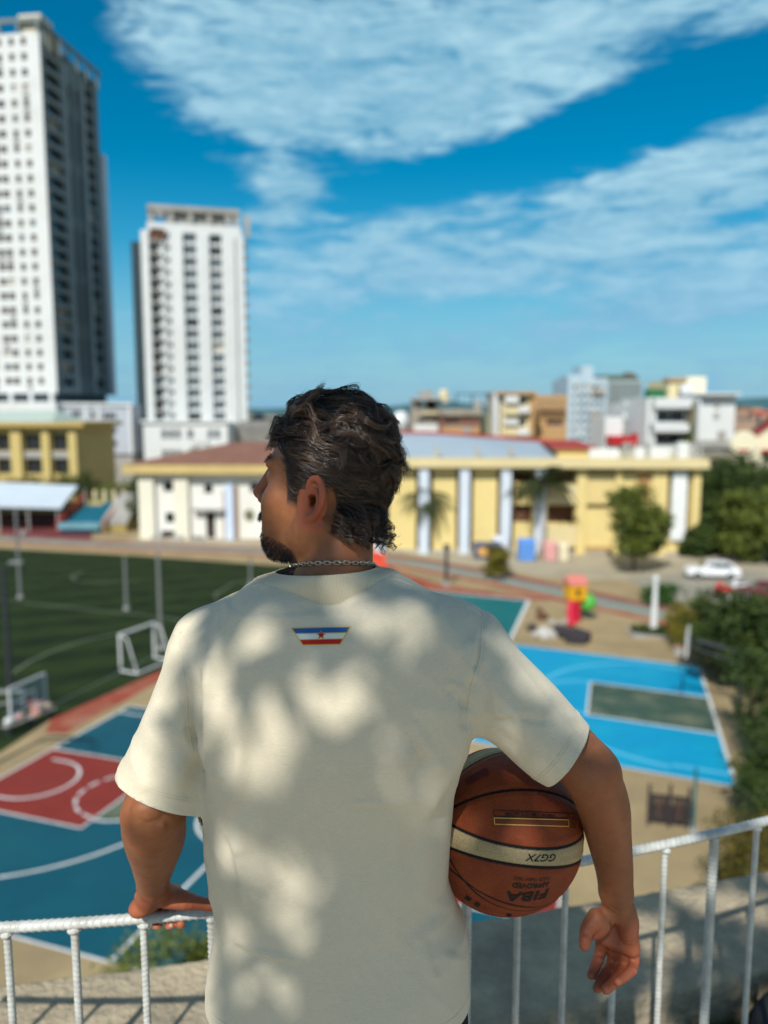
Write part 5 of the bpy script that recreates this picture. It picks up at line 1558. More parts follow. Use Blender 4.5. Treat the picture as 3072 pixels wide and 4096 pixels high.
for k, (x, mm, lb_) in enumerate(((-0.5, mat('pink_canvas', (0.52, 0.33, 0.30), rough=0.8), 'pinkish bag on the bench by the dark lamp post'), (0.95, mat('beige_canvas', (0.45, 0.38, 0.30), rough=0.8), 'beige bag at the far end of the bench'), (-1.0, whitep, 'white bag at the near end of the bench'))):
    o = thing('sports_bag', lb_, 'bag', on_b(x), math.radians(62))
    MB().ball((0, 0, 0.17), (0.26, 0.16, 0.17), 12, 8).build('body', mm, o, True)
    MB().tube([(-0.12, 0, 0.3), (-0.08, 0, 0.42), (0.08, 0, 0.42), (0.12, 0, 0.3)], 0.015, 5).build('handle', dark_st, o)
# white lamp column on the right
lp = G(2614, 2534)
hgt = at(2616, 2325, lp[1])[2]
o = thing('lamp_column', 'white tapering lamp column in a low hedge beyond the sky blue court', 'lamp post', lp)
MB().tube([(0, 0, 0), (0, 0, 0.5), (0, 0, hgt)], [0.26, 0.22, 0.12], 12).build('column', whitep, o)
MB().ball((0, 0, hgt + 0.15), (0.2, 0.2, 0.2), 10, 8).build('globe', whitep, o, True)
# dark post by the track
pp = G(1785, 2342)
o = thing('flag_post', 'short dark post at the near edge of the track, right of the shoulder', 'post', pp)
MB().tube([(0, 0, 0), (0, 0, 3.2)], 0.14, 8).build('shaft', dark_st, o)
MB().box((0, 0, 3.1), (0.5, 0.12, 0.5)).build('sign_box', dark_st, o)
MB().box((0, 0, 0.15), (0.6, 0.6, 0.3)).build('foot', grey_c, o)
MB().box((0, 0, 0.25), (0.9, 0.9, 0.5)).build('pot', mat('dark_pot', (0.05, 0.05, 0.06), rough=0.8), thing('planter', 'dark square planter under the round potted shrub', 'planter', G(1995, 2318)))
# playground tower
pg = G(2296, 2486)
o = thing('play_tower', 'yellow play tower on a red column with a green tunnel', 'play tower', pg, math.radians(10))
redp, yelp, grnp, pinkp = mat('red_plastic', (0.55, 0.015, 0.045), rough=0.4), mat('yellow_plastic', (0.72, 0.36, 0.015), rough=0.4), mat('green_plastic', (0.10, 0.45, 0.07), rough=0.4), mat('pink_plastic', (0.62, 0.20, 0.16), rough=0.4)
MB().tube([(0, 0, 0), (0, 0, 1.5)], 0.42, 14).build('column', redp, o)
MB().box((0, 0, 2.05), (1.15, 1.1, 1.1), bevel=0.08).build('cabin', yelp, o)
MB().box((0, -0.56, 2.1), (0.3, 0.06, 0.4)).build('porthole', mat('opening_dark_plate', (0.05, 0.03, 0.02), rough=0.8), o)  # dark of an opening put into a plate on the cabin front
MB().hull([(-0.65, 2.6), (0.65, 2.6), (0, 3.15)], -0.65, 0.65).build('roof', pinkp, o)
MB().ball((0.95, 0.1, 1.25), (0.6, 0.55, 0.62), 16, 12).build('tunnel', grnp, o, True)
MB().tube(spline([(-0.4, -0.4, 1.5), (-0.7, -0.9, 0.8), (-0.8, -1.5, 0.15)], 4), 0.22, 8).build('slide', redp, o)
# heap of building scrap
rg = np.random.default_rng(5)
for k, (u, v, w, h, col, lb_) in enumerate(((2120, 2525, 0.8, 0.7, (0.10, 0.085, 0.07), 'dark scrap crate by the corner of the teal court'), (2195, 2550, 1.1, 0.6, (0.50, 0.48, 0.44), 'pale sack heap between the courts'), (2285, 2556, 1.7, 1.0, (0.045, 0.040, 0.045), 'dark tarpaulin heap beside the sky blue court'), (2160, 2478, 0.7, 0.9, (0.16, 0.085, 0.05), 'rusty drum behind the scrap crate'), (2230, 2500, 0.9, 0.5, (0.36, 0.33, 0.28), 'grey block pile below the play tower'))):
    p = G(u, v)
    o = thing('scrap_heap', lb_, 'scrap', p, rg.uniform(0, 3))
    cm = mat('scrap_%s' % ['dark', 'pale', 'tarp', 'rust', 'grey'][k], col, rough=0.9, var=0.25, scale=4)
    for j in range(6):
        b = MB().box((0, 0, 0), (w * rg.uniform(0.35, 0.7), w * rg.uniform(0.3, 0.6), h * rg.uniform(0.3, 0.8)), rz=rg.uniform(0, 3), bevel=0.05).build('lump', cm, o)
        b.location = (rg.normal(0, 0.3 * w), rg.normal(0, 0.3 * w), h * rg.uniform(0.2, 0.55))
        b.rotation_euler = (rg.normal(0, 0.3), rg.normal(0, 0.3), 0)
# stalls and tarps along the hall
for u0, u1, vb, h, col, lb_, nm in ((1895, 2000, 2232, 1.5, (0.03, 0.06, 0.16), 'dark blue tarpaulin stall with an orange emblem below the third column', 'tarpaulin_stall'), (1970, 2030, 2215, 1.7, (0.62, 0.66, 0.72), 'white cloth stall beside the dark blue one', 'cloth_stall'), (2070, 2135, 2240, 2.0, (0.10, 0.26, 0.62), 'bright blue tarpaulin box under the tall palm', 'tarpaulin_stall'), (2170, 2222, 2238, 1.7, (0.64, 0.32, 0.30), 'pink cloth stall right of the tall palm', 'cloth_stall'), (2228, 2268, 2240, 1.6, (0.70, 0.62, 0.42), 'cream cloth stall right of the pink one', 'cloth_stall')):
    p = G((u0 + u1) / 2, vb)
    w = (u1 - u0) * p[1] / FOC
    o = thing(nm, lb_, 'stall', p)
    cm = mat('cloth_%d' % u0, col, rough=0.8, var=0.1, scale=1.5)
    MB().hull([(-0.6, 0.05), (0.6, 0.05), (0.6, h * 0.9), (0, h * 1.05), (-0.6, h * 0.85)], -w / 2, w / 2).build('cover', cm, o)
    for x in (-w / 2, w / 2):
        MB().tube([(x, -0.62, 0), (x, -0.62, h)], 0.04, 6).build('post', steel, o)
    if u0 == 1895:
        MB().box((-0.3, -0.66, 0.75), (1.2, 0.05, 0.8)).build('emblem', mat('orange_emblem', (0.66, 0.36, 0.10), rough=0.7), o)
# vehicles
def car(label, loc, rz, pn='white_car_paint', pc=(0.76, 0.77, 0.78)):
    o = thing('parked_car', label, 'car', loc, rz)
    body = mat(pn, pc, rough=0.22, spec=0.6, var=0.02)
    prof = [(-2.1, 0.35), (2.1, 0.35), (2.15, 0.65), (1.95, 0.88), (1.0, 0.98), (0.45, 1.45), (-1.25, 1.48), (-1.95, 1.02), (-2.15, 0.85)]
    vs, fs = [], []
    ws = [0.86, 0.86, 0.84, 0.80, 0.82, 0.64, 0.64, 0.82, 0.84]
    n = len(prof)
    for s_ in (-1, 1):
        vs += [(p[0], s_ * w, p[1]) for p, w in zip(prof, ws)]
    fs += [tuple(range(n - 1, -1, -1)), tuple(range(n, 2 * n))] + [(i, (i + 1) % n, n + (i + 1) % n, n + i) for i in range(n)]
    bo = MB().add(vs, fs).build('body', body, o)
    bv = bo.modifiers.new('bevel', 'BEVEL')
    bv.width, bv.segments = 0.08, 2
    gl = mat('car_glass', (0.02, 0.025, 0.03), rough=0.08, spec=0.6)
    for s_ in (-1, 1):
        MB().add([(0.80, s_ * 0.80, 1.02), (0.38, s_ * 0.70, 1.38), (-1.15, s_ * 0.70, 1.40), (-1.6, s_ * 0.80, 1.05)], [(0, 1, 2, 3), (3, 2, 1, 0)][:1] if s_ < 0 else [(3, 2, 1, 0)]).build('side_window', gl, o)
        for x in (-1.3, 1.3):
            w = MB().tube([(x, s_ * 0.72, 0.32), (x, s_ * 0.90, 0.32)], 0.32, 16).build('wheel', mat('tyre_rubber', (0.02, 0.02, 0.022), rough=0.85), o)
            MB().tube([(x, s_ * 0.895, 0.32), (x, s_ * 0.91, 0.32)], 0.19, 12).build('rim', steel, w)
        MB().box((2.06, s_ * 0.62, 0.72), (0.12, 0.35, 0.16), bevel=0.03).build('headlight', glass_g, o)
        MB().box((-2.08, s_ * 0.66, 0.82), (0.12, 0.28, 0.2), bevel=0.03).build('tail_light', redp, o)
    MB().add([(1.0, -0.7, 1.0), (1.0, 0.7, 1.0), (0.5, 0.6, 1.42), (0.5, -0.6, 1.42)], [(0, 1, 2, 3)]).build('windscreen', gl, o).location = (0.03, 0, 0.02)
    MB().box((2.1, 0, 0.48), (0.12, 1.6, 0.2), bevel=0.04).build('bumper', body, o)
    return o
car('white hatchback parked under the trees on the right', G(2845, 2312), math.radians(172))
def scooter(label, loc, rz, col, mname):
    o = thing('motor_scooter', label, 'motor scooter', loc, rz)
    cm = mat(mname, col, rough=0.25, spec=0.6, var=0.03)
    tyre = mat('tyre_rubber', (0.02, 0.02, 0.022), rough=0.85)
    for x in (-0.62, 0.62):
        MB().tube([(x + 0.2 * math.cos(t), 0, 0.27 + 0.2 * math.sin(t)) for t in np.linspace(0, 6.283, 17)], 0.06, 7, caps=False).build('wheel', tyre, o)
    MB().ball((-0.42, 0, 0.64), (0.56, 0.22, 0.27), 14, 10).build('body', cm, o, True)
    MB().tube([(0.62, 0, 0.3), (0.45, 0, 0.8), (0.38, 0, 1.05)], 0.05, 7).build('fork', dark_st, o)
    MB().ball((0.5, 0, 0.74), (0.15, 0.27, 0.40), 12, 10).build('front_shield', cm, o, True)
    MB().tube([(0.36, -0.34, 1.06), (0.38, 0, 1.06), (0.36, 0.34, 1.06)], 0.025, 6).build('handlebar', dark_st, o)
    MB().box((-0.35, 0, 0.86), (0.75, 0.28, 0.1), bevel=0.04).build('saddle', dark_st, o)
    MB().box((0.05, 0, 0.32), (0.7, 0.28, 0.08), bevel=0.02).build('floor', dark_st, o)
    MB().ball((0.60, 0, 0.92), (0.08, 0.1, 0.09), 10, 8).build('headlight', glass_g, o, True)
    return o
scooter('red motor scooter at the end of the scooter row by the trees', G(2888, 2392), math.radians(200), (0.62, 0.010, 0.012), 'red_scooter_paint')
scooter('white motor scooter behind the red one', G(2952, 2378), math.radians(205), (0.74, 0.75, 0.76), 'white_scooter_paint')
scooter('white motor scooter nearest the blue path', G(2935, 2432), math.radians(196), (0.74, 0.75, 0.76), 'white_scooter_paint')
scooter('black motor scooter in the shade behind the white ones', G(3010, 2425), math.radians(205), (0.02, 0.02, 0.024), 'black_scooter_paint')
for k, (u, v, z, cm, lb_) in enumerate(((2880, 2392, 0.92, 'red_scooter_paint', 'red helmet on the saddle of the red scooter'), (2944, 2378, 0.92, 'white_scooter_paint', 'white helmet on the saddle of the rear white scooter'))):
    p = G(u, v)
    o = thing('helmet', lb_, 'helmet', (p[0], p[1], 0.91))
    MB().ball((0, 0, 0.16), (0.19, 0.16, 0.17), 14, 10).build('shell', MATS[cm], o, True)
    MB().ball((0.09, 0, 0.14), (0.11, 0.13, 0.08), 12, 8).build('visor', glass_d, o, True)
car('dark red car half hidden under the trees at the right edge', G(3062, 2405), math.radians(165), 'dark_red_car_paint', (0.16, 0.012, 0.014))
# dark slatted double stand on the bare ground, with a thin teal post
b0, b1_ = G(2592, 3300), G(2752, 3318)
d_ = b1_ - b0
o = thing('wooden_bench', 'dark slatted double bench with three tall posts on the bare ground', 'bench', b0, math.atan2(d_[1], d_[0]))
wd = np.linalg.norm(d_)
dw = mat('dark_weathered_wood', (0.032, 0.026, 0.026), rough=0.85, var=0.25, scale=8)
dw2 = mat('brown_weathered_wood', (0.075, 0.040, 0.030), rough=0.85, var=0.25, scale=8)
for x, hh in ((0, 1.30), (wd * 0.52, 1.36), (wd, 1.30)):
    MB().box((x, 0, hh / 2), (0.10, 0.10, hh), bevel=0.02).build('post', dw, o)
    MB().hull([(-0.05, hh), (0.05, hh), (0, hh + 0.18)], x - 0.05, x + 0.05).build('post_tip', dw, o)
for k in range(10):
    x = wd * (k + 0.5) / 10
    if abs(x - wd * 0.52) > 0.06:
        MB().box((x, 0.02, 0.66), (wd / 10 - 0.02, 0.04, 0.95)).build('slat', dw2 if k in (2, 7) else dw, o)
for z in (0.25, 1.08):
    MB().box((wd / 2, 0.0, z), (wd, 0.06, 0.09)).build('rail', dw, o)
MB().box((wd / 2, 0.45, 0.42), (wd, 0.55, 0.06)).build('seat_board', dw, o)
tp = G(2772, 3322)
o = thing('teal_post', 'thin teal post beside the dark slatted bench', 'post', tp)
MB().tube([(0, 0, 0), (0, 0, 2.2)], 0.05, 8).build('shaft', mat('teal_post_paint', (0.02, 0.12, 0.13), rough=0.6), o)
MB().tube([(0, 0, 0), (0, 0, 0.08)], 0.16, 10).build('foot', grey_c, o)
# orange canopy peeping over the shoulder
oc = G(1495, 2322)
o = thing('orange_canopy', 'orange red canopy edge peeping out beside the neck', 'canopy', (oc[0], oc[1], 0))
MB().add([(-3.0, -1.2, 1.5), (1.1, -1.2, 1.3), (0.9, 1.2, 2.0), (-3.0, 1.2, 3.2), (-3.0, -1.2, 1.42), (1.1, -1.2, 1.22), (0.9, 1.2, 1.92), (-3.0, 1.2, 3.12)], [(0, 1, 2, 3), (7, 6, 5, 4), (0, 4, 5, 1), (1, 5, 6, 2), (2, 6, 7, 3), (3, 7, 4, 0)]).build('cover', mat('orange_red_sheet', (0.68, 0.075, 0.035), rough=0.6), o)
for x, y, h in ((1.0, -1.1, 1.25), (0.85, 1.1, 1.9), (-2.8, -1.1, 1.45), (-2.8, 1.1, 3.0)):
    MB().tube([(x, y, 0), (x, y, h)], 0.05, 6).build('post', steel, o)
# old tyre lying against the kerb on the terrace
o = thing('old_tyre', 'worn black tyre lying on the terrace in the lower right corner', 'tyre', (1.27, 1.83, FLOOR_Z))
tb = MB().tube([(0.24 * math.cos(t), 0.24 * math.sin(t), 0.085) for t in np.linspace(0, 6.283, 41)], 0.08, 14, caps=False).build('tread', mat('tyre_rubber', (0.02, 0.02, 0.022)), o, True)
MB().tube([(0.165 * math.cos(t), 0.165 * math.sin(t), 0.10) for t in np.linspace(0, 6.283, 33)], 0.018, 8, caps=False).build('rusty_rim', mat('rusty_rim', (0.20, 0.10, 0.06), rough=0.8), o, True)

# ------------------------------------------------------------------ the man: one continuous body
ya = math.radians(68)
f0 = np.array([-math.sin(ya), math.cos(ya), 0])          # the way he looks: left and away
zv0 = np.array([0, 0, 1.0])
hp_ = math.radians(9)
HF = f0 * math.cos(hp_) + zv0 * math.sin(hp_)
HU = zv0 * math.cos(hp_) - f0 * math.sin(hp_)
HL = np.cross(HU, HF)                                   # towards his left ear, which faces the camera
OH = at(1346, 1988, 1.125)
def hd(f, l, z):
    return OH + HF * f + HL * l + HU * z
HA = np.array([HF, HL, HU])

SK = Sculpt((-0.48, 0.88, CAM_Z - 0.90), (0.42, 1.46, CAM_Z + 0.10), 0.0022)
# torso under the shirt
tc = lambda v, y=1.10, du=0: at(1345 + du, v, y)
SK.ell(tc(2820, 1.115), None, (0.155, 0.085, 0.18), 0.03)
SK.ell(tc(3250, 1.11), None, (0.150, 0.088, 0.22), 0.05)
SK.ell(tc(3850, 1.11), None, (0.160, 0.095, 0.16), 0.05)
SK.cone(tc(2460, 1.09), at(860, 2640, 1.10), 0.045, 0.042, 0.03)
SK.cone(tc(2460, 1.09), at(1800, 2600, 1.10), 0.045, 0.042, 0.03)
# neck
SK.cone(at(1345, 2030, 1.115), at(1338, 2380, 1.085), 0.047, 0.055, 0.02)
SK.cone(hd(-0.012, 0.060, -0.035), at(1202, 2290, 1.098), 0.018, 0.014, 0.007)     # the tendon that stands out in the turned neck
SK.cone(hd(-0.036, 0.024, -0.03), at(1330, 2330, 1.068), 0.03, 0.040, 0.02)
SK.cone(at(1320, 2360, 1.085), at(1130, 2490, 1.090), 0.045, 0.045, 0.02)
SK.cone(at(1345, 2360, 1.085), at(1560, 2480, 1.090), 0.040, 0.045, 0.02)
# skull and face
SK.ell(hd(0.016, 0, 0.046), HA, (0.083, 0.073, 0.086), 0.01)
SK.ell(hd(0.047, 0, -0.020), HA, (0.056, 0.060, 0.080), 0.02)
for sgn in (1, -1):
    SK.cone(hd(0.008, sgn * 0.056, -0.050), hd(0.068, sgn * 0.022, -0.084), 0.018, 0.016, 0.022)
    SK.cone(hd(0.008, sgn * 0.058, -0.050), hd(0.004, sgn * 0.064, 0.005), 0.018, 0.018, 0.02)
    SK.ell(hd(0.060, sgn * 0.046, -0.018), HA, (0.030, 0.020, 0.026), 0.018)
    SK.ell(hd(0.066, sgn * 0.034, -0.055), HA, (0.022, 0.020, 0.036), 0.02)
    SK.ell(hd(0.084, sgn * 0.030, 0.036), HA, (0.010, 0.028, 0.009), 0.014)
    SK.ell(hd(0.101, sgn * 0.033, 0.016), HA, (0.014, 0.019, 0.011), 0.010, '-')
    SK.ell(hd(0.081, sgn * 0.033, 0.015), HA, (0.0135, 0.014, 0.0135), 0.003)
SK.cone(hd(0.098, 0, 0.030), hd(0.120, 0, -0.014), 0.0095, 0.0105, 0.010)
SK.ell(hd(0.121, 0, -0.017), HA, (0.0115, 0.0115, 0.010), 0.006)
for sgn in (1, -1):
    SK.ell(hd(0.107, sgn * 0.0135, -0.022), HA, (0.011, 0.008, 0.009), 0.006)
SK.ell(hd(0.098, 0, -0.046), HA, (0.012, 0.026, 0.010), 0.008)
SK.ell(hd(0.101, 0, -0.052), HA, (0.010, 0.022, 0.005), 0.004)
SK.ell(hd(0.097, 0, -0.062), HA, (0.011, 0.020, 0.006), 0.004)
SK.ell(hd(0.078, 0, -0.082), HA, (0.019, 0.024, 0.016), 0.014)
# ears: shell, rim, inner ridge, hollow, lobe
def ear(sgn):
    def E(f, z, o=0.0):
        return hd(f * 0.78, sgn * (0.0735 + o), z * 0.86 + 0.003)
    SK.ell(E(-0.012, 0.004, 0.004), np.array([HF * 0.96 - HU * 0.27, HL, HU * 0.96 + HF * 0.27]), (0.0130, 0.0045, 0.026), 0.006)
    rim = [E(0.003, 0.008, 0.006), E(0.007, 0.020, 0.006), E(0.005, 0.030, 0.007), E(-0.004, 0.0365, 0.009), E(-0.015, 0.034, 0.013),
           E(-0.0245, 0.024, 0.017), E(-0.0275, 0.009, 0.018), E(-0.0235, -0.006, 0.015), E(-0.0155, -0.017, 0.011), E(-0.006, -0.026, 0.007), E(0.001, -0.030, 0.004)]
    SK.chain(rim, [0.0036, 0.0042, 0.0044, 0.0046, 0.0048, 0.0048, 0.0048, 0.0046, 0.0050, 0.0062, 0.0055], 0.0035, sub=4)
    SK.chain([E(-0.006, 0.022, 0.008), E(-0.015, 0.014, 0.012), E(-0.0175, 0.003, 0.012), E(-0.013, -0.008, 0.009)], [0.0030, 0.0034, 0.0034, 0.003], 0.003, sub=4)
    SK.ell(E(-0.003, 0.000, 0.006), HA, (0.0066, 0.008, 0.0092), 0.003, '-')
    SK.ell(E(-0.001, -0.001, -0.002), HA, (0.005, 0.010, 0.006), 0.002, '-')
    SK.ell(E(-0.012, 0.026, 0.012), HA, (0.006, 0.0045, 0.004), 0.003, '-')
    SK.ell(E(0.006, -0.004, 0.004), HA, (0.004, 0.005, 0.006), 0.003)
ear(1); ear(-1)
# left arm, leaning on the rail
LS, LE, LW = at(815, 2610, 1.10), at(612, 3250, 1.065), at(612, 3535, 1.235)
SK.chain([LS, LS * 0.5 + LE * 0.5, LE, LE * 0.72 + LW * 0.28, LE * 0.4 + LW * 0.6, LW], [0.046, 0.044, 0.0405, 0.0425, 0.034, 0.0255], 0.02, sub=5)
SK.ell(LE + np.array([-0.006, -0.012, 0.004]), None, (0.030, 0.030, 0.026), 0.02)
SK.chain([LE + np.array([0.02, 0.01, -0.005]), LE * 0.6 + LW * 0.4 + np.array([0.018, 0, 0.004]), LE * 0.25 + LW * 0.75 + np.array([0.010, 0, 0.004])], [0.022, 0.024, 0.016], 0.02, sub=4)
# left hand on the rail
def A(u, v, y): return at(u, v, y)
SK.cone(LW, A(585, 3612, 1.264), 0.0235, 0.0185, 0.008)
SK.cone(LW, A(672, 3584, 1.272), 0.0225, 0.0175, 0.008)
SK.ell(A(556, 3636, 1.262), None, (0.0165, 0.017, 0.0135), 0.008)             # heel below the little finger
SK.cone(A(556, 3630, 1.264), A(572, 3606, 1.312), 0.0135, 0.0125, 0.008)
SK.cone(A(686, 3588, 1.275), A(700, 3566, 1.322), 0.0155, 0.0130, 0.010)
SK.cone(A(620, 3594, 1.278), A(638, 3580, 1.322), 0.0165, 0.0130, 0.010)
SK.chain([A(672, 3586, 1.266), A(735, 3601, 1.264), A(800, 3613, 1.274), A(864, 3622, 1.284)], [0.0190, 0.0158, 0.0112, 0.0094], 0.005, sub=3)   # thumb
SK.ell(A(836, 3617, 1.279), None, (0.0125, 0.0095, 0.0100), 0.004)
for (u0, u1, vt, r) in ((566, 566, 3700, 0.0085), (610, 628, 3712, 0.0105), (655, 681, 3712, 0.0105), (698, 724, 3700, 0.0096)):
    k0 = A(u0, 3586, 1.320)
    k1 = A(u0 + 0.4 * (u1 - u0), 3604, 1.352)
    k2 = A(u0 + 0.7 * (u1 - u0), 3664, 1.342)
    k3 = A(u1, vt - 4, 1.302)
    SK.chain([k0, k1, k2, k3], [0.0125, r + 0.001, r + 0.0005, r - 0.001], 0.003, sub=2)
# right arm round the ball
RS, RE, RM, RW = at(1830, 2630, 1.10), at(2368, 3110, 1.066), at(2432, 3330, 1.112), at(2464, 3565, 1.160)
SK.chain([RS, at(2120, 2870, 1.085), at(2290, 3010, 1.07), RE, at(2412, 3220, 1.088), RM, at(2456, 3470, 1.145), RW], [0.046, 0.044, 0.0405, 0.0385, 0.0375, 0.0335, 0.0285, 0.0260], 0.02, sub=4)
SK.ell(at(2392, 3085, 1.052), None, (0.028, 0.026, 0.028), 0.02)
# right hand, palm towards the camera, fingers curling
SK.cone(RW, at(2468, 3640, 1.170), 0.0240, 0.020, 0.008)
SK.ell(at(2402, 3690, 1.158), np.array([unit([0.50, 0, 0.86]), unit([0, 1, 0]), unit([0.86, 0, -0.50])]), (0.031, 0.0165, 0.0170), 0.008)
SK.ell(at(2512, 3688, 1.166), None, (0.0150, 0.0155, 0.036), 0.010)
SK.cone(at(2518, 3690, 1.170), at(2530, 3790, 1.174), 0.0125, 0.0112, 0.010)
SK.ell(at(2474, 3735, 1.184), None, (0.026, 0.011, 0.030), 0.010)
SK.cone(at(2412, 3748, 1.186), at(2526, 3796, 1.174), 0.0115, 0.0112, 0.008)
SK.chain([at(2386, 3674, 1.153), at(2352, 3712, 1.146), at(2341, 3750, 1.138), at(2337, 3782, 1.130)], [0.0155, 0.0116, 0.0094, 0.0078], 0.004, sub=3)   # thumb
SK.ell(at(2340, 3768, 1.131), None, (0.0085, 0.0075, 0.0110), 0.003)
for pts, r in (
        ([(2412, 3752, 1.190), (2402, 3806, 1.194), (2384, 3858, 1.178), (2366, 3900, 1.160)], (0.0120, 0.0096, 0.0086, 0.0070)),
        ([(2454, 3776, 1.192), (2452, 3846, 1.192), (2422, 3906, 1.166), (2390, 3952, 1.142)], (0.0120, 0.0100, 0.0092, 0.0076)),
        ([(2494, 3790, 1.188), (2496, 3862, 1.182), (2466, 3918, 1.152), (2424, 3958, 1.126)], (0.0114, 0.0096, 0.0088, 0.0073)),
        ([(2530, 3794, 1.178), (2536, 3852, 1.172), (2514, 3894, 1.146), (2472, 3926, 1.120)], (0.0106, 0.0084, 0.0077, 0.0064))):
    SK.chain([at(*p) for p in pts], r, 0.0016, sub=3)
    for a, c, rr_q in ((1, 2, 0.45),):
        q = np.array(at(*pts[a])) * (1 - rr_q) + np.array(at(*pts[c])) * rr_q
        SK.ell(q + np.array([0, -0.0085, 0]), None, (0.007, 0.0035, 0.006), 0.003)                     # finger pads
# creases of the palm and wrist
for cr in ([(2420, 3655, 1.142), (2440, 3690, 1.146), (2438, 3725, 1.158), (2420, 3745, 1.168)], [(2445, 3745, 1.166), (2490, 3762, 1.160), (2530, 3755, 1.158)], [(2425, 3740, 1.170), (2470, 3768, 1.170), (2525, 3782, 1.160)], [(2400, 3612, 1.142), (2450, 3632, 1.140), (2510, 3636, 1.146)]):
    SK.chain([at(*p) for p in cr], [0.0014] * len(cr), 0.003, '-', sub=3)
# veins and tendons under the skin
for vein in ([(2360, 3090, 1.030), (2380, 3200, 1.050), (2400, 3330, 1.074), (2415, 3450, 1.110)], [(2440, 3180, 1.050), (2450, 3300, 1.078), (2452, 3420, 1.108), (2460, 3530, 1.132)]):
    SK.chain([at(*p) for p in vein], [0.0030] * len(vein), 0.006, sub=4)
for vein in ([(560, 3290, 1.022), (575, 3380, 1.078), (590, 3470, 1.150), (600, 3530, 1.205)], [(650, 3300, 1.028), (655, 3400, 1.092), (640, 3500, 1.175)]):
    SK.chain([at(*p) for p in vein], [0.0032] * len(vein), 0.006, sub=4)
SK.chain([at(545, 3262, 1.022), at(590, 3282, 1.018), at(650, 3272, 1.022)], [0.002] * 3, 0.006, '-', sub=3)      # fold over the elbow
SK.ell(at(585, 3240, 1.024), None, (0.018, 0.010, 0.012), 0.012)
PB, QB = SK.extract(2)
del SK

# ------------------------------------------------------------------ the T-shirt
def P2(u, v, y=1.10): return at(u, v, y)
SH = Sculpt((-0.46, 0.86, CAM_Z - 0.93), (0.34, 1.36, CAM_Z - 0.10), 0.0036)
# torso: stacked oval sections measured down the back (level v, left edge, right edge, middle distance, half depth)
SEC = [(2420, 1010, 1640, 1.105, 0.070), (2480, 940, 1730, 1.105, 0.092), (2560, 850, 1800, 1.103, 0.108), (2700, 812, 1850, 1.10, 0.120), (2850, 800, 1868, 1.10, 0.127),
       (2950, 800, 1862, 1.10, 0.129), (3040, 803, 1838, 1.10, 0.129), (3150, 808, 1815, 1.10, 0.128), (3300, 818, 1797, 1.10, 0.126), (3480, 838, 1789, 1.10, 0.124),
       (3610, 856, 1815, 1.10, 0.124), (3704, 864, 1848, 1.10, 0.126), (3815, 856, 1868, 1.10, 0.130), (3945, 843, 1880, 1.10, 0.133), (4080, 838, 1886, 1.10, 0.135), (4250, 834, 1890, 1.10, 0.136)]
sz, sx, sa, sy, sb = [], [], [], [], []
for v, ul, ur, yc, hb in SEC:
    a, b = at(ul, v, yc), at(ur, v, yc)
    sz.append(a[2]); sx.append((a[0] + b[0]) / 2); sa.append((b[0] - a[0]) / 2); sy.append(yc); sb.append(hb)
sz, sx, sa, sy, sb = [np.array(q[::-1]) for q in (sz, sx, sa, sy, sb)]
def torso(X, Y, Z):
    z = Z.ravel()
    i = lambda q: np.interp(z, sz, q)[None, None, :].astype(np.float32)
    n = 2.35
    a, b = i(sa), i(sb)
    k = (np.abs((X - i(sx)) / a) ** n + np.abs((Y - i(sy)) / b) ** n) ** (1 / n)
    d = (k - 1) * np.minimum(a, b) * 0.92
    return np.maximum(d, (Z - sz[-1]))
SH.put(torso, (-0.30, 0.94, sz[0]), (0.18, 1.26, sz[-1]), 0.0)
# shoulders
SH.cone(P2(1130, 2455, 1.095), P2(846, 2585, 1.10), 0.049, 0.054, 0.04)
SH.cone(P2(1500, 2435, 1.095), P2(1815, 2555, 1.10), 0.049, 0.053, 0.04)
SH.cone(P2(1130, 2470, 1.082), P2(1500, 2455, 1.082), 0.060, 0.060, 0.03)
SH.econe(P2(1308, 2450, 1.088), P2(1308, 2270, 1.088), (1, 0, 0), (0.092, 0.084), (0.050, 0.050), 0.02)
SH.cone(P2(852, 2580, 1.10), P2(824, 2640, 1.10), 0.050, 0.051, 0.02)
SH.cone(P2(1815, 2555, 1.10), P2(1868, 2585, 1.10), 0.050, 0.050, 0.02)
SH.ell(P2(1090, 2800, 1.015), None, (0.085, 0.040, 0.13), 0.07)       # shoulder blades
SH.ell(P2(1590, 2780, 1.015), None, (0.085, 0.040, 0.13), 0.07)
# sleeves, each ending at its hem
def half(a, b, c, toward):
    n = unit(np.cross(np.array(b) - a, np.array(c) - a))
    if (np.array(toward) - a) @ n < 0:
        n = -n
    return np.array(a), n                                   # n points to the part that is thrown away
lh = half(P2(436, 3068, 1.09), P2(809, 3212, 1.09), P2(655, 3249, 1.01), P2(600, 3600, 1.1))
rh = half(P2(2340, 2930, 1.06), P2(2204, 3108, 1.06), P2(2312, 3046, 0.995), P2(2450, 3250, 1.06))
SH.econe(P2(832, 2620, 1.10), P2(610, 3330, 1.075), (1, 0, -0.25), (0.050, 0.080), (0.064, 0.074), 0.012, clip=lh)
SH.econe(P2(1850, 2620, 1.10), P2(2425, 3168, 1.055), (0.75, 0, 0.6), (0.058, 0.037, 0.010), (0.078, 0.060), 0.030, clip=rh)
PS, QS = SH.extract(3)
del SH

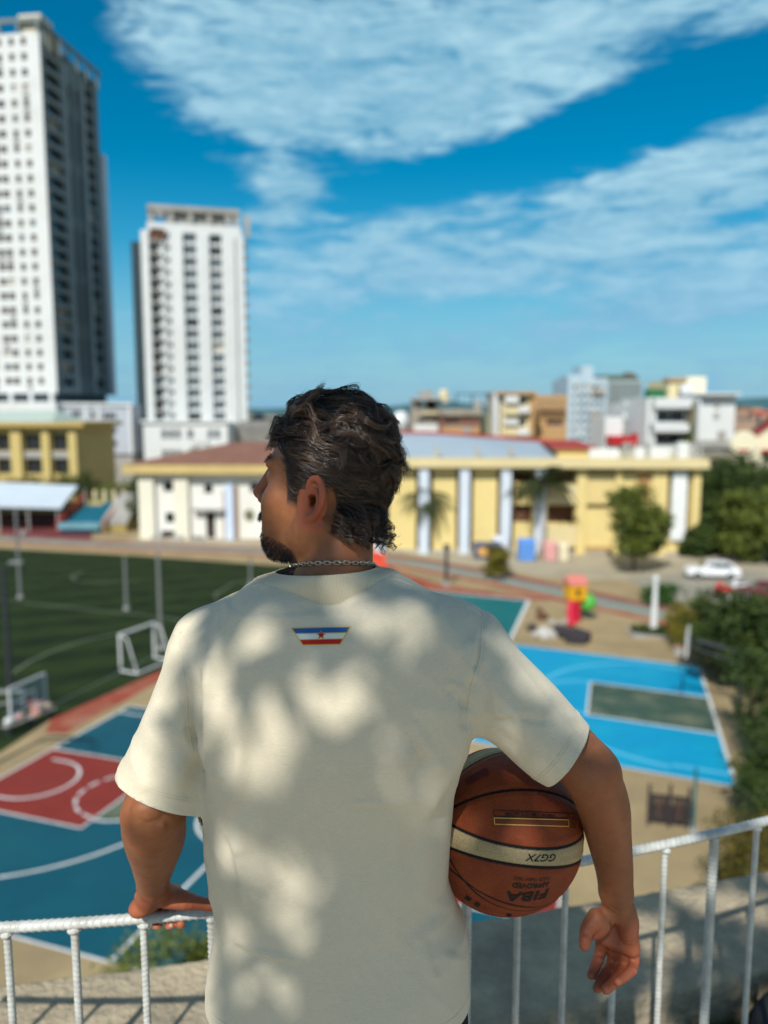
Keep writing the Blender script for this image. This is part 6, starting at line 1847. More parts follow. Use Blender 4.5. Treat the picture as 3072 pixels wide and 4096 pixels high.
# folds: lines measured on the back (u, v), width and height in millimetres; ridges stand out, furrows sink in
FOLDS = [
    ([(797, 2640), (790, 2800), (788, 2950), (800, 3080), (806, 3180)], 9, -11.0), ([(762, 2600), (750, 2760), (742, 2900), (745, 2990)], 12, 5.5), ([(822, 2620), (815, 2800), (818, 3000), (826, 3200)], 10, 4.0),
    ([(741, 2890), (760, 2935), (784, 2985)], 6, -7.0), ([(742, 2900), (765, 2965), (785, 3060)], 5, 5.0),
    ([(905, 2600), (880, 2720), (870, 2850)], 14, -3.0), ([(868, 2560), (840, 2700), (835, 2900)], 12, 3.0),
    ([(890, 2760), (868, 2880), (860, 2990)], 8, 2.5), ([(985, 2780), (970, 2900), (955, 3060), (945, 3250)], 12, 3.4), ([(940, 2800), (925, 2950), (915, 3100)], 10, -2.6),
    ([(1010, 2900), (1000, 3100), (985, 3300)], 14, -2.2),
    ([(930, 3310), (945, 3380), (965, 3460), (975, 3560), (978, 3660)], 8, 3.2), ([(905, 3330), (930, 3450), (945, 3560)], 8, -2.6), ([(1000, 3250), (985, 3350), (965, 3420)], 10, 2.4),
    ([(930, 3760), (1000, 3800), (1100, 3822), (1240, 3838)], 5, 2.4), ([(930, 3778), (1000, 3818), (1100, 3840)], 6, -2.0), ([(975, 3800), (985, 3900), (995, 4060)], 7, 2.2),
    ([(1880, 2780), (1868, 2860), (1866, 2930)], 9, -5.0), ([(1928, 2480), (1922, 2620), (1895, 2690)], 4.5, -4.0), ([(1900, 2700), (1875, 2790), (1866, 2860)], 7, -5.0),
    ([(1935, 2640), (1938, 2760), (1950, 2860)], 9, -2.6), ([(1965, 2660), (1975, 2780), (1985, 2870)], 11, 2.6),
    ([(1955, 2868), (2000, 2882), (2060, 2868)], 6, -3.4), ([(1960, 2848), (2010, 2862), (2070, 2846)], 6, 2.6), ([(2060, 2870), (2150, 2884), (2250, 2880)], 4, -1.8), ([(2080, 2700), (2130, 2800), (2140, 2870)], 14, 2.0),
    ([(1890, 2900), (1960, 2965), (2040, 3000)], 9, 2.6), ([(1905, 2870), (1990, 2940), (2100, 3010)], 10, -2.2),
    ([(1800, 2740), (1820, 2790), (1850, 2840)], 13, -3.2), ([(1845, 2600), (1838, 2700), (1825, 2740)], 13, -2.6),
    ([(1645, 2870), (1690, 2970), (1740, 3050), (1800, 3095)], 10, 3.6), ([(1640, 2900), (1670, 2990), (1700, 3060)], 10, -2.8), ([(1660, 2860), (1720, 2840), (1790, 2900)], 18, 1.6),
    ([(1632, 3130), (1680, 3060), (1760, 3020)], 10, -2.6), ([(1625, 3105), (1650, 2990)], 12, 2.0), ([(1640, 3160), (1700, 3210), (1780, 3230)], 12, 2.4),
    ([(1700, 3200), (1690, 3400), (1688, 3640)], 14, 2.4), ([(1640, 3200), (1650, 3400), (1655, 3600)], 16, -1.8), ([(1390, 3212), (1480, 3204), (1650, 3224)], 4, 1.3),
    ([(1620, 3770), (1690, 3690), (1780, 3650)], 11, -1.5), ([(1650, 3790), (1730, 3720), (1800, 3670)], 12, 1.8), ([(1800, 3660), (1805, 3740), (1796, 3830)], 10, -1.6), ([(1830, 3790), (1780, 3830), (1690, 3940)], 10, -1.0), ([(1840, 3810), (1790, 3860), (1720, 3960)], 10, 1.5),
    ([(1690, 3760), (1710, 3860), (1740, 3930)], 9, 2.6),
    ([(1190, 2425), (1310, 2428), (1400, 2420)], 5, -1.2), ([(820, 3100), (870, 3096), (920, 3100)], 4, 1.3),
    ([(560, 2800), (600, 2960), (610, 3120)], 14, 2.4), ([(640, 2760), (680, 2920), (690, 3100)], 16, -2.2), ([(735, 3000), (725, 3080), (715, 3180)], 9, 2.2), ([(760, 3070), (765, 3140), (740, 3215)], 8, -1.6),
    ([(520, 3000), (545, 3080), (590, 3180)], 12, 2.0),
]
def seg_dist(px, py, poly):
    best = np.full(px.shape, 1e9)
    tt = np.zeros(px.shape)
    L = len(poly) - 1
    for i in range(L):
        a, b = np.array(poly[i], float), np.array(poly[i + 1], float)
        d = b - a
        t = np.clip(((px - a[0]) * d[0] + (py - a[1]) * d[1]) / (d @ d), 0, 1)
        q = np.hypot(px - a[0] - t * d[0], py - a[1] - t * d[1])
        m = q < best
        best = np.where(m, q, best)
        tt = np.where(m, (i + t) / L, tt)
    return best, tt
NS = normals(PS, QS)
Dp = PS - EYE
dep = Dp @ FW
us, vs_ = 1536 + FOC * (Dp @ RT) / dep, 2048 - FOC * (Dp @ UP) / dep
face = np.clip((-(NS * Dp).sum(1) / np.linalg.norm(Dp, axis=1)) * 2.5, 0, 1)
off = np.zeros(len(PS))
for pl, w, h in FOLDS:
    d, t = seg_dist(us, vs_, [spline(pl, 5)[i] for i in range((len(pl) - 1) * 5 + 1)])
    s_ = w / 0.36
    off += h * 1.35e-3 * np.exp(-(d / s_) ** 2) * np.clip(np.sin(np.pi * np.clip(t, 0.02, 0.98)) * 1.6, 0, 1)
off *= face
# slack of the cloth: slow hanging waves
lf = np.clip((CAM_Z - 0.30 - PS[:, 2]) / 0.35, 0, 1)
off += lf * 0.0022 * (np.sin(PS[:, 0] * 62 + 2.2 * np.sin(PS[:, 2] * 9)) * 0.6 + np.sin(PS[:, 0] * 31 + PS[:, 2] * 14 + 1.3) * 0.9 + 0.7 * np.sin(PS[:, 0] * 24 - PS[:, 2] * 30))
# crumple: short soft ridges, stronger at the waist, the sides and under the arms
rdg = lambda q: (1 - np.abs(np.sin(q))) ** 2.2
wz = PS[:, 2] * 11 + 1.4 * np.sin(PS[:, 0] * 19 + 0.6) + 0.8 * np.sin(PS[:, 2] * 27)
side_ = np.clip(np.abs(PS[:, 0] + 0.07) / 0.17, 0, 1) ** 2
waist = np.exp(-((PS[:, 2] - (CAM_Z - 0.72)) / 0.10) ** 2)
off += 0.0019 * (0.35 + side_) * (0.35 + waist) * rdg(PS[:, 0] * 26 * np.sign(PS[:, 0] + 0.07) + wz * 1.1) * np.clip((CAM_Z - 0.34 - PS[:, 2]) / 0.1, 0, 1)
off += 0.0012 * (0.25 + side_) * rdg(PS[:, 0] * 41 + PS[:, 2] * 23 + 2.0 * np.sin(PS[:, 2] * 17 + PS[:, 0] * 9))
PS = PS + NS * off[:, None]

# cut the openings: hem, sleeves, neck
HEM_Z = at(852, 4024, 1.066)[2]
import bmesh
bm = bmesh.new()
tmp = np_mesh('t', PS, QS, [])
bm.from_mesh(tmp)
bpy.data.meshes.remove(tmp)
def cut(co, no, inside):
    bm.faces.ensure_lookup_table()
    fs = [f for f in bm.faces if inside(f.calc_center_median())]
    geo = list({v for f in fs for v in f.verts}) + list({e for f in fs for e in f.edges}) + fs
    r = bmesh.ops.bisect_plane(bm, geom=geo, dist=1e-6, plane_co=Vector(co), plane_no=Vector(no), clear_outer=True, clear_inner=False)
def on_torso(c):
    return float(torso(np.array([[[c.x]]]), np.array([[[c.y]]]), np.array([[[c.z]]]))[0, 0, 0]) < 0.0035
def slab(pl, c):
    return abs((np.array(c) - pl[0]) @ pl[1]) < 0.024
cut((0, 0, HEM_Z), (0, 0, -1), lambda c: True)
cut(lh[0], lh[1], lambda c: c.x < P2(850, 3200)[0] and P2(600, 3290)[2] < c.z < P2(600, 3000)[2] and slab(lh, c) and not on_torso(c))
cut(rh[0], rh[1], lambda c: c.x > 0.12 and slab(rh, c))
# the neck opening: an oval seen from above
NKC, NKA, NKB = P2(1306, 2330, 1.086), 0.0965, 0.069
gval = lambda c: abs((c[0] - NKC[0]) / NKA) ** 2.6 + abs((c[1] - NKC[1]) / NKB) ** 2.6 - 1.0
zmin_ = P2(600, 2520)[2]
gv = {v: gval(v.co) for v in bm.verts if v.co.z > zmin_ and abs(gval(v.co)) < 40}
fresh = set()
for e in [e for e in bm.edges if e.verts[0] in gv and e.verts[1] in gv]:
    a, b = e.verts
    ga, gb = gv[a], gv[b]
    if (ga < 0) != (gb < 0):
        ne, nv_ = bmesh.utils.edge_split(e, a, ga / (ga - gb))
        fresh.add(nv_)
for f in [f for f in bm.faces]:
    q = [v for v in f.verts if v in fresh]
    if len(q) == 2:
        try:
            bmesh.utils.face_split(f, q[0], q[1])
        except ValueError:
            pass
bmesh.ops.delete(bm, geom=[f for f in bm.faces if f.calc_center_median().z > zmin_ and gval(f.calc_center_median()) < 0], context='FACES')
bm.normal_update()
# drop loose bits
seen, keep = set(), None
for f in bm.faces:
    if f in seen:
        continue
    st, comp = [f], []
    seen.add(f)
    while st:
        g = st.pop()
        comp.append(g)
        for e in g.edges:
            for h in e.link_faces:
                if h not in seen:
                    seen.add(h)
                    st.append(h)
    if keep is None or len(comp) > len(keep):
        keep = comp
ks = set(keep)
bmesh.ops.delete(bm, geom=[f for f in bm.faces if f not in ks], context='FACES')
# the side of the body of the shirt that lies under the left sleeve
SH2 = Sculpt((-0.30, 0.95, P2(800, 3420)[2]), (-0.17, 1.22, P2(800, 2980)[2]), 0.0045)
SH2.put(lambda X, Y, Z: torso(X, Y, Z) + 0.0015, (-0.30, 0.95, P2(800, 3420)[2]), (-0.17, 1.22, P2(800, 2980)[2]), 0.0)
PU, QU = SH2.extract(2)
del SH2
nv0 = [bm.verts.new(tuple(p)) for p in PU]
mk = PU[:, 0] < -0.19
for q in QU:
    if mk[q].all() and PU[q, 2].min() > P2(800, 3400)[2] and PU[q, 2].max() < P2(800, 3000)[2]:
        bm.faces.new([nv0[i] for i in q])
bmesh.ops.delete(bm, geom=[v for v in nv0 if not v.link_faces], context='VERTS')
bm.normal_update()
shirt_me = bpy.data.meshes.new('t_shirt')
bm.to_mesh(shirt_me)
SHB = BVHTree.FromBMesh(bm)
def bound_loop(near):
    """ordered points of the cut edge that lies nearest to a point"""
    es = [e for e in bm.edges if len(e.link_faces) == 1]
    nb = {}
    for e in es:
        for a, b in ((e.verts[0], e.verts[1]), (e.verts[1], e.verts[0])):
            nb.setdefault(a, []).append(b)
    left, loops = set(nb), []
    while left:
        s0 = left.pop()
        lp, cur = [s0], s0
        while True:
            nx = [q for q in nb[cur] if q in left]
            if not nx:
                break
            cur = nx[0]
            left.discard(cur)
            lp.append(cur)
        loops.append(np.array([q.co[:] for q in lp]))
    loops = [l for l in loops if len(l) > 30]
    return min(loops, key=lambda l: np.linalg.norm(l.mean(0) - near))
LOOP_N = bound_loop(P2(1310, 2350, 1.09))
def plane_loops(co, no, inside):
    """the lines in which a plane meets the shirt"""
    b2 = bm.copy()
    fs = [f for f in b2.faces if inside(f.calc_center_median())]
    geo = list({v for f in fs for v in f.verts}) + list({e for f in fs for e in f.edges}) + fs
    r = bmesh.ops.bisect_plane(b2, geom=geo, dist=1e-6, plane_co=Vector(co), plane_no=Vector(no))
    nb = {}
    for e in r['geom_cut']:
        if isinstance(e, bmesh.types.BMEdge):
            for a, b in ((e.verts[0], e.verts[1]), (e.verts[1], e.verts[0])):
                nb.setdefault(a, []).append(b)
    nrm = {v: np.array(v.normal[:]) for v in nb}
    left, out = set(nb), []
    ends = [v for v in nb if len(nb[v]) == 1] + list(nb)
    for s0 in ends:
        if s0 not in left:
            continue
        left.discard(s0)
        lp, cur = [s0], s0
        while True:
            nx = [q for q in nb[cur] if q in left]
            if not nx:
                break
            cur = nx[0]
            left.discard(cur)
            lp.append(cur)
        if len(lp) > 15:
            out.append((np.array([q.co[:] for q in lp]), np.array([nrm[q] for q in lp])))
    b2.free()
    return out
STITCH = []
for o_ in (0.0195, 0.0235):
    STITCH += plane_loops(lh[0] - lh[1] * o_, lh[1], lambda c: c.x < P2(800, 3200)[0] and c.z > P2(600, 3290)[2] and abs((np.array(c) - lh[0]) @ lh[1]) < 0.045)
    STITCH += plane_loops(rh[0] - rh[1] * o_, rh[1], lambda c: c.x > 0.12 and abs((np.array(c) - rh[0]) @ rh[1]) < 0.045)
STITCH += plane_loops((0, 0, HEM_Z + 0.022), (0, 0, 1), lambda c: c.z < HEM_Z + 0.04)
lc_ = LOOP_N.mean(0)
ring_p, ring_n = [], []
for q in LOOP_N:
    h_ = SHB.find_nearest(Vector(q + unit((q - lc_) * np.array([1, 1, 0])) * 0.0045))
    ring_p.append(h_[0][:]); ring_n.append(h_[1][:])
STITCH.append((np.array(ring_p), np.array(ring_n)))
pj = np.array([project(q) for q in LOOP_N])
bm.free()


print('NECK u', pj[:,0].min(), pj[:,0].max(), 'v', pj[:,1].min(), pj[:,1].max(), [tuple(pj[np.argmin(abs(pj[:,0]-u)+1000*(LOOP_N[:,1]>1.09))].round()) for u in (1060,1123,1244,1316,1450,1540)])

# ------------------------------------------------------------------ skin, shirt details
def shader(name, base, rough, spec=0.4):
    m = bpy.data.materials.new(name)
    m.use_nodes = True
    b = m.node_tree.nodes['Principled BSDF']
    b.inputs['Base Color'].default_value = (*base, 1)
    b.inputs['Roughness'].default_value = rough
    b.inputs['Specular IOR Level'].default_value = spec
    return m, m.node_tree, b
def node(nt, kind, **kw):
    n = nt.nodes.new(kind)
    for k, v in kw.items():
        setattr(n, k, v)
    return n
def mixc(nt, fac, a, b, blend='MIX'):
    n = node(nt, 'ShaderNodeMix', data_type='RGBA', blend_type=blend)
    for key, val in (('Factor', fac), ('A', a), ('B', b)):
        s = n.inputs[key] if key == 'Factor' else [q for q in n.inputs if q.name == key and q.type == 'RGBA'][0]
        if hasattr(val, 'is_linked'):
            nt.links.new(val, s)
        elif key == 'Factor':
            s.default_value = val
        else:
            s.default_value = (*val, 1)
    return [q for q in n.outputs if q.type == 'RGBA'][0]
def noise(nt, scale, detail=4, rough=0.6, coords='Object', vec=None):
    n = node(nt, 'ShaderNodeTexNoise')
    n.inputs['Scale'].default_value = scale
    n.inputs['Detail'].default_value = detail
    n.inputs['Roughness'].default_value = rough
    if vec is None:
        vec = node(nt, 'ShaderNodeTexCoord').outputs[coords]
    nt.links.new(vec, n.inputs['Vector'])
    return n.outputs['Fac']
def rng(nt, val, a, b, c=0.0, d=1.0):
    n = node(nt, 'ShaderNodeMapRange')
    for i, x in zip((1, 2, 3, 4), (a, b, c, d)):
        n.inputs[i].default_value = x
    nt.links.new(val, n.inputs[0])
    return n.outputs[0]
def bump(nt, b, height, strength, dist):
    n = node(nt, 'ShaderNodeBump')
    n.inputs['Strength'].default_value = strength
    n.inputs['Distance'].default_value = dist
    nt.links.new(height, n.inputs['Height'])
    nt.links.new(n.outputs['Normal'], b.inputs['Normal'])
    return n

skin, nt, b = shader('skin', (0.33, 0.145, 0.072), 0.48, 0.35)
red = node(nt, 'ShaderNodeAttribute', attribute_name='redness').outputs['Fac']
hair_a = node(nt, 'ShaderNodeAttribute', attribute_name='stubble').outputs['Fac']
c1 = mixc(nt, rng(nt, noise(nt, 38, 6), 0.3, 0.7), (0.235, 0.083, 0.032), (0.330, 0.132, 0.056))
c1 = mixc(nt, rng(nt, noise(nt, 9, 3), 0.35, 0.7, 0, 0.5), c1, (0.30, 0.095, 0.044))
c2 = mixc(nt, red, c1, (0.40, 0.090, 0.050))
c3 = mixc(nt, hair_a, c2, (0.014, 0.010, 0.009))
nt.links.new(c3, b.inputs['Base Color'])
b.inputs['Subsurface Weight'].default_value = 0.10
b.inputs['Subsurface Radius'].default_value = (0.009, 0.004, 0.002)
b.inputs['Subsurface Scale'].default_value = 0.6
vo = node(nt, 'ShaderNodeTexVoronoi')
vo.inputs['Scale'].default_value = 900
nt.links.new(node(nt, 'ShaderNodeTexCoord').outputs['Object'], vo.inputs['Vector'])
bump(nt, b, vo.outputs['Distance'], 0.30, 0.0009)

person = np_mesh('person', PB, QB, skin)
loc = PB - OH
lf_, ll_, lz_ = loc @ HF, loc @ HL, loc @ HU
sm = lambda x, a, b: np.clip((x - a) / (b - a), 0, 1)
head = (PB[:, 2] > OH[2] - 0.13) & (np.abs(ll_) < 0.13)
# where hair grows: scalp, sideburn, chin and lip
hairline = np.interp(lf_, [-0.12, -0.05, -0.030, -0.022, 0.012, 0.020, 0.042, 0.050, 0.070, 0.10], [-0.046, -0.042, -0.036, 0.030, 0.036, -0.012, -0.010, 0.040, 0.066, 0.074])
scalp = head * sm(lz_ - hairline, -0.004, 0.006)
near_ear = (np.hypot(lf_ + 0.009, lz_ - 0.003) < 0.036) & (np.abs(ll_) > 0.070)
scalp = np.where(near_ear, 0, scalp)
jaw = head * sm(lf_, 0.000, 0.02) * sm(-lz_, 0.066, 0.080) * (lf_ > -0.01)
beard = head * sm(lf_, 0.012, 0.036) * sm(-lz_ - 0.25 * np.clip(0.06 - lf_, 0, 1), 0.062, 0.080)
lip = head * sm(lf_, 0.088, 0.098) * sm(-lz_, 0.034, 0.038) * sm(lz_, -0.052, -0.046) * (np.abs(ll_) < 0.03)
shade = head * sm(lf_, 0.010, 0.03) * sm(-lz_, 0.02, 0.07) * 0.16
fattr(person, 'stubble', np.clip(np.maximum.reduce([scalp * 0.93, beard * 0.72, lip * 0.7, jaw * 0.25, shade]), 0, 1))
ears_ = head * (np.abs(ll_) > 0.074) * (np.hypot(lf_ + 0.009, lz_ - 0.003) < 0.042)
nose = head * sm(lf_, 0.104, 0.116) * (lz_ < 0.01)
hands = sm(-PB[:, 2], -at(0, 3560, 1.2)[2], -at(0, 3650, 1.2)[2]) * (((PB[:, 0] > 0.30) | (PB[:, 0] < -0.25)) & (np.abs(PB[:, 0] - 0.03) > 0.25))
fattr(person, 'redness', np.clip(ears_ * 0.62 + nose * 0.4 + hands * 0.45, 0, 1))
man = link(bpy.data.objects.new('person', person))
tag(man, 'person in a cream T-shirt seen from behind, left hand on the white railing', 'person')
BODY = BVHTree.FromPolygons([tuple(p) for p in PB], [tuple(q) for q in QB])
for sgn in (1, -1):
    ey = MB().ball(hd(0.0835, sgn * 0.033, 0.0155), 0.0118, 16, 12).build('eye', mat('eye_white', (0.20, 0.16, 0.13), rough=0.25, var=0.02), man, True)
nail_m = mat('fingernail', (0.52, 0.28, 0.20), rough=0.3, spec=0.5, var=0.03)
def nail(u, v, r, ax):
    d = ray(u, v)
    hit = BODY.ray_cast(Vector(EYE), Vector(d).normalized())
    if hit[0] is None:
        return
    p, n = np.array(hit[0]), np.array(hit[1])
    t = unit(np.array(ax) - n * (n @ np.array(ax)))
    s_ = np.cross(n, t)
    vs, fs = [], []
    N = 9
    for i in range(N):
        for j in range(N):
            a, c = -1 + 2 * i / (N - 1), -1 + 2 * j / (N - 1)
            e = math.sqrt(max(0, 1 - c * c * 0.5)); g = math.sqrt(max(0, 1 - a * a * 0.5))
            q = p + t * (a * e * r[0]) + s_ * (c * g * r[1])
            h2 = BODY.find_nearest(Vector(q))
            vs.append(np.array(h2[0]) + np.array(h2[1]) * (0.0008 * (1 - max(abs(a), abs(c)) ** 4) + 0.0001))
    for i in range(N - 1):
        for j in range(N - 1):
            fs.append((i * N + j, i * N + j + 1, i * N + N + j + 1, i * N + N + j))
    MB().add(vs, fs).build('fingernail', nail_m, man, True)
nail(858, 3612, (0.0062, 0.0048), at(880, 3618, 1.29) - at(830, 3608, 1.285))
nail(686, 3700, (0.0042, 0.0036), (0.3, 0, -1))

# shirt
cloth, nt, b = shader('cream_jersey', (0.70, 0.64, 0.50), 0.92, 0.12)
tcn = node(nt, 'ShaderNodeTexCoord')
mp = node(nt, 'ShaderNodeMapping')
mp.inputs['Scale'].default_value = (160, 160, 900)
nt.links.new(tcn.outputs['Object'], mp.inputs['Vector'])
slub = noise(nt, 1.0, 3, 0.6, vec=mp.outputs['Vector'])
c1 = mixc(nt, rng(nt, slub, 0.3, 0.7), (0.670, 0.595, 0.445), (0.740, 0.665, 0.512))
nt.links.new(c1, b.inputs['Base Color'])
b.inputs['Sheen Weight'].default_value = 0.10
b.inputs['Sheen Roughness'].default_value = 0.5
fine = noise(nt, 1400, 2, 0.5)
ad = node(nt, 'ShaderNodeMath', operation='ADD')
nt.links.new(slub, ad.inputs[0])
nt.links.new(fine, ad.inputs[1])
cr = noise(nt, 26, 5, 0.55)
cm = node(nt, 'ShaderNodeMath', operation='MULTIPLY_ADD')
nt.links.new(cr, cm.inputs[0])
cm.inputs[1].default_value = 2.4
nt.links.new(ad.outputs[0], cm.inputs[2])
bump(nt, b, cm.outputs[0], 0.40, 0.0015)
shirt_me.materials.append(cloth)
shirt_me.polygons.foreach_set('use_smooth', [True] * len(shirt_me.polygons))
shirt = link(bpy.data.objects.new('t_shirt', shirt_me), man)
so = shirt.modifiers.new('thickness', 'SOLIDIFY')
so.thickness = 0.0022
so.offset = -1.0
# collar: ribbed band standing round the neck
rib, nt, b = shader('ribbed_collar', (0.70, 0.65, 0.51), 0.9, 0.12)
an = node(nt, 'ShaderNodeAttribute', attribute_name='around').outputs['Fac']
sn = node(nt, 'ShaderNodeMath', operation='SINE')
ml = node(nt, 'ShaderNodeMath', operation='MULTIPLY')
nt.links.new(an, ml.inputs[0])
ml.inputs[1].default_value = 2 * math.pi * 230
nt.links.new(ml.outputs[0], sn.inputs[0])
nt.links.new(mixc(nt, rng(nt, sn.outputs[0], -1, 1), (0.63, 0.54, 0.38), (0.76, 0.67, 0.50)), b.inputs['Base Color'])
bump(nt, b, sn.outputs[0], 0.5, 0.0006)
NP, LP_, RP = at(1304, 2303, 1.016), at(1102, 2288, 1.086), at(1504, 2266, 1.086)
CC = (LP_ + RP) / 2
vA, vB = (RP - LP_) / 2, CC - NP
NA = 240
cen = LOOP_N.mean(0)
ang_l = np.arctan2((LOOP_N - cen)[:, 1], (LOOP_N - cen)[:, 0])
od = np.argsort(ang_l)
per = lambda c: np.interp(np.linspace(-math.pi, math.pi, NA, endpoint=False), np.concatenate([ang_l[od] - 2 * math.pi, ang_l[od], ang_l[od] + 2 * math.pi]), np.tile(c[od], 3))
bot = np.stack([per(LOOP_N[:, c]) for c in range(3)], 1)
for _ in range(6):
    bot = 0.5 * bot + 0.25 * (np.roll(bot, 1, 0) + np.roll(bot, -1, 0))
th = np.linspace(-math.pi, math.pi, NA, endpoint=False)
top = CC + np.cos(th)[:, None] * vA + np.sin(th)[:, None] * vB
rows = []
R_ = 9
outw = (top - CC) / np.linalg.norm(top - CC, axis=1)[:, None]
for i in range(R_):
    t = i / (R_ - 1)
    p = bot * (1 - t) + top * t
    p = p + outw * (0.0035 * math.sin(math.pi * t) + 0.0012)[..., None] if False else p + outw * (0.0030 * math.sin(math.pi * t) + 0.0014)
    if i == 0:
        p = p - np.array([0, 0, 0.0015])
    rows.append(p)
rows.append(top + outw * 0.0002 + np.array([0, 0, 0.0008]))
rows.append(top - outw * 0.0012)
rows.append(top * 0.6 + bot * 0.4 - outw * 0.0010)
V = np.concatenate(rows)
Qc = []
for i in range(len(rows) - 1):
    for k in range(NA):
        Qc.append((i * NA + k, i * NA + (k + 1) % NA, (i + 1) * NA + (k + 1) % NA, (i + 1) * NA + k))
cme = np_mesh('collar', V, np.array(Qc), rib)
ar = np.tile(np.arange(NA) / NA, len(rows))
fattr(cme, 'around', ar)
link(bpy.data.objects.new('collar', cme), shirt)
# stitching
st = MB()
for pts, nn in STITCH:
    seg = np.linalg.norm(np.diff(pts, axis=0), axis=1)
    cum = np.concatenate([[0], np.cumsum(seg)])
    n_ = int(cum[-1] / 0.0034)
    for i in range(n_):
        a_, b_ = i * 0.0034, i * 0.0034 + 0.0022
        pa, pb = [np.array([np.interp(x, cum, pts[:, c]) for c in range(3)]) for x in (a_, b_)]
        nv = np.array([np.interp(a_, cum, nn[:, c]) for c in range(3)])
        st.tube([pa + nv * 0.0001, (pa + pb) / 2 + nv * 0.0005, pb + nv * 0.0001], 0.00042, 4)
st.build('stitching', mat('thread', (0.76, 0.68, 0.51), rough=0.8, var=0.03), shirt, True)

# the printed badge on the back
def on_shirt(u, v, o):
    h = SHB.ray_cast(Vector(EYE), Vector(ray(u, v)).normalized())
    return np.array(h[0]) + np.array(h[1]) * (o if np.array(h[1]) @ (np.array(h[0]) - EYE) < 0 else -o)
def patch(c, o, nu, nv):
    """a four-cornered print (corners from top left, clockwise) lying on the cloth"""
    c = np.array(c, float)
    vs, fs = [], []
    for j in range(nv + 1):
        for i in range(nu + 1):
            s_, t = i / nu, j / nv
            q = (c[0] * (1 - s_) + c[1] * s_) * (1 - t) + (c[3] * (1 - s_) + c[2] * s_) * t
            vs.append(on_shirt(q[0], q[1], o))
    for j in range(nv):
        for i in range(nu):
            a = j * (nu + 1) + i
            fs.append((a, a + nu + 1, a + nu + 2, a + 1))
    return MB().add(vs, fs)
for pl in ([(1930, 2452), (1924, 2620), (1893, 2715), (1870, 2850), (1874, 2930)], [(700, 2546), (724, 2640), (745, 2760), (750, 2900), (772, 3000)], [(1045, 2334), (930, 2376), (820, 2440), (720, 2532)], [(1572, 2312), (1700, 2358), (1830, 2402), (1924, 2458)]):
    q = []
    for u, v in spline(pl, 10):
        h = SHB.ray_cast(Vector(EYE), Vector(ray(u, v)).normalized())
        if h[0] is not None:
            q.append(np.array(h[0]))
    if len(q) > 3:
        MB().tube(q, 0.0009, 6).build('seam', MATS['thread'], shirt, True)
TL, TR, BR, BL = [np.array(q) for q in ((1162.5, 2511.5), (1405, 2506), (1361.5, 2578.5), (1211, 2581.5))]
def band(t0, t1, ins):
    l = lambda t: TL + (BL - TL) * t + (TR - TL) / np.linalg.norm(TR - TL) * ins
    r = lambda t: TR + (BR - TR) * t - (TR - TL) / np.linalg.norm(TR - TL) * ins
    return [l(t0), r(t0), r(t1), l(t1)]
gold = mat('print_gold', (0.75, 0.45, 0.05), rough=0.6, var=0.03)
badge = patch([TL, TR, BR, BL], 0.0004, 24, 8).build('printed_badge', gold, shirt, True)
patch(band(0.045, 0.315, 5.0), 0.0007, 24, 3).build('blue_band', mat('print_blue', (0.012, 0.115, 0.33), rough=0.6, var=0.03), badge, True)
patch(band(0.365, 0.655, 4.2), 0.0007, 24, 3).build('white_band', mat('print_white', (0.74, 0.75, 0.68), rough=0.6, var=0.02), badge, True)
patch(band(0.705, 0.955, 4.2), 0.0007, 24, 3).build('red_band', mat('print_red', (0.52, 0.012, 0.010), rough=0.6, var=0.03), badge, True)
def star(r, o, m, nm):
    cx, cy = 1284.5, 2541.5
    pts = [(cx + (r if k % 2 == 0 else 0.40 * r) * math.sin(math.pi * k / 5), cy - (r if k % 2 == 0 else 0.40 * r) * math.cos(math.pi * k / 5)) for k in range(10)]
    vs = [on_shirt(cx, cy, o)] + [on_shirt(p[0], p[1], o) for p in pts]
    MB().add(vs, [(0, 1 + (k + 1) % 10, 1 + k) for k in range(10)]).build(nm, m, badge)
star(20.5, 0.0010, gold, 'star_outline')
star(16.5, 0.0013, MATS['print_red'], 'star')

# neck chain
c_n, c_l, c_r = at(1338, 2250, 1.03), at(1180, 2264, 1.088), at(1498, 2258, 1.088)
ncen = (c_l + c_r) / 2
nrm_c = unit(np.cross(c_r - c_l, ncen - c_n))
ex = unit(c_r - c_l); ey_ = np.cross(nrm_c, ex)
ring = []
for k in range(360):
    a = 2 * math.pi * k / 360
    d = ex * math.cos(a) + ey_ * math.sin(a)
    h = BODY.ray_cast(Vector(ncen), Vector(d), 0.12)
    r_ = (np.array(h[0]) - ncen) @ d if h[0] is not None else 0.06
    ring.append(min(r_, 0.075))
ring = np.array(ring)
for _ in range(12):
    ring = np.maximum(ring, 0.5 * ring + 0.25 * (np.roll(ring, 1) + np.roll(ring, -1)))
rp_ = np.array([ncen + (ex * math.cos(2 * math.pi * k / 360) + ey_ * math.sin(2 * math.pi * k / 360)) * (ring[k] + 0.0022) for k in range(360)])
rp_ = np.concatenate([rp_, rp_[:1]])
cum = np.concatenate([[0], np.cumsum(np.linalg.norm(np.diff(rp_, axis=0), axis=1))])
silver = mat('tarnished_silver', (0.62, 0.56, 0.46), rough=0.28, metal=1.0, var=0.15, scale=400)
neckl = bpy.data.objects.new('necklace', None)
link(neckl, man)
def link_mesh(L, W, r):
    path = []
    for k in range(20):
        a = 2 * math.pi * k / 20
        x = math.copysign(abs(math.cos(a)) ** 0.55, math.cos(a)) * L / 2
        z = math.copysign(abs(math.sin(a)) ** 0.55, math.sin(a)) * W / 2
        path.append((x, 0, z))
    path.append(path[0])
    return MB().tube(path, r, 6, caps=False).mesh('chain_link', silver)
lm = link_mesh(0.0088, 0.0046, 0.0009)
nl = int(cum[-1] / 0.0064)
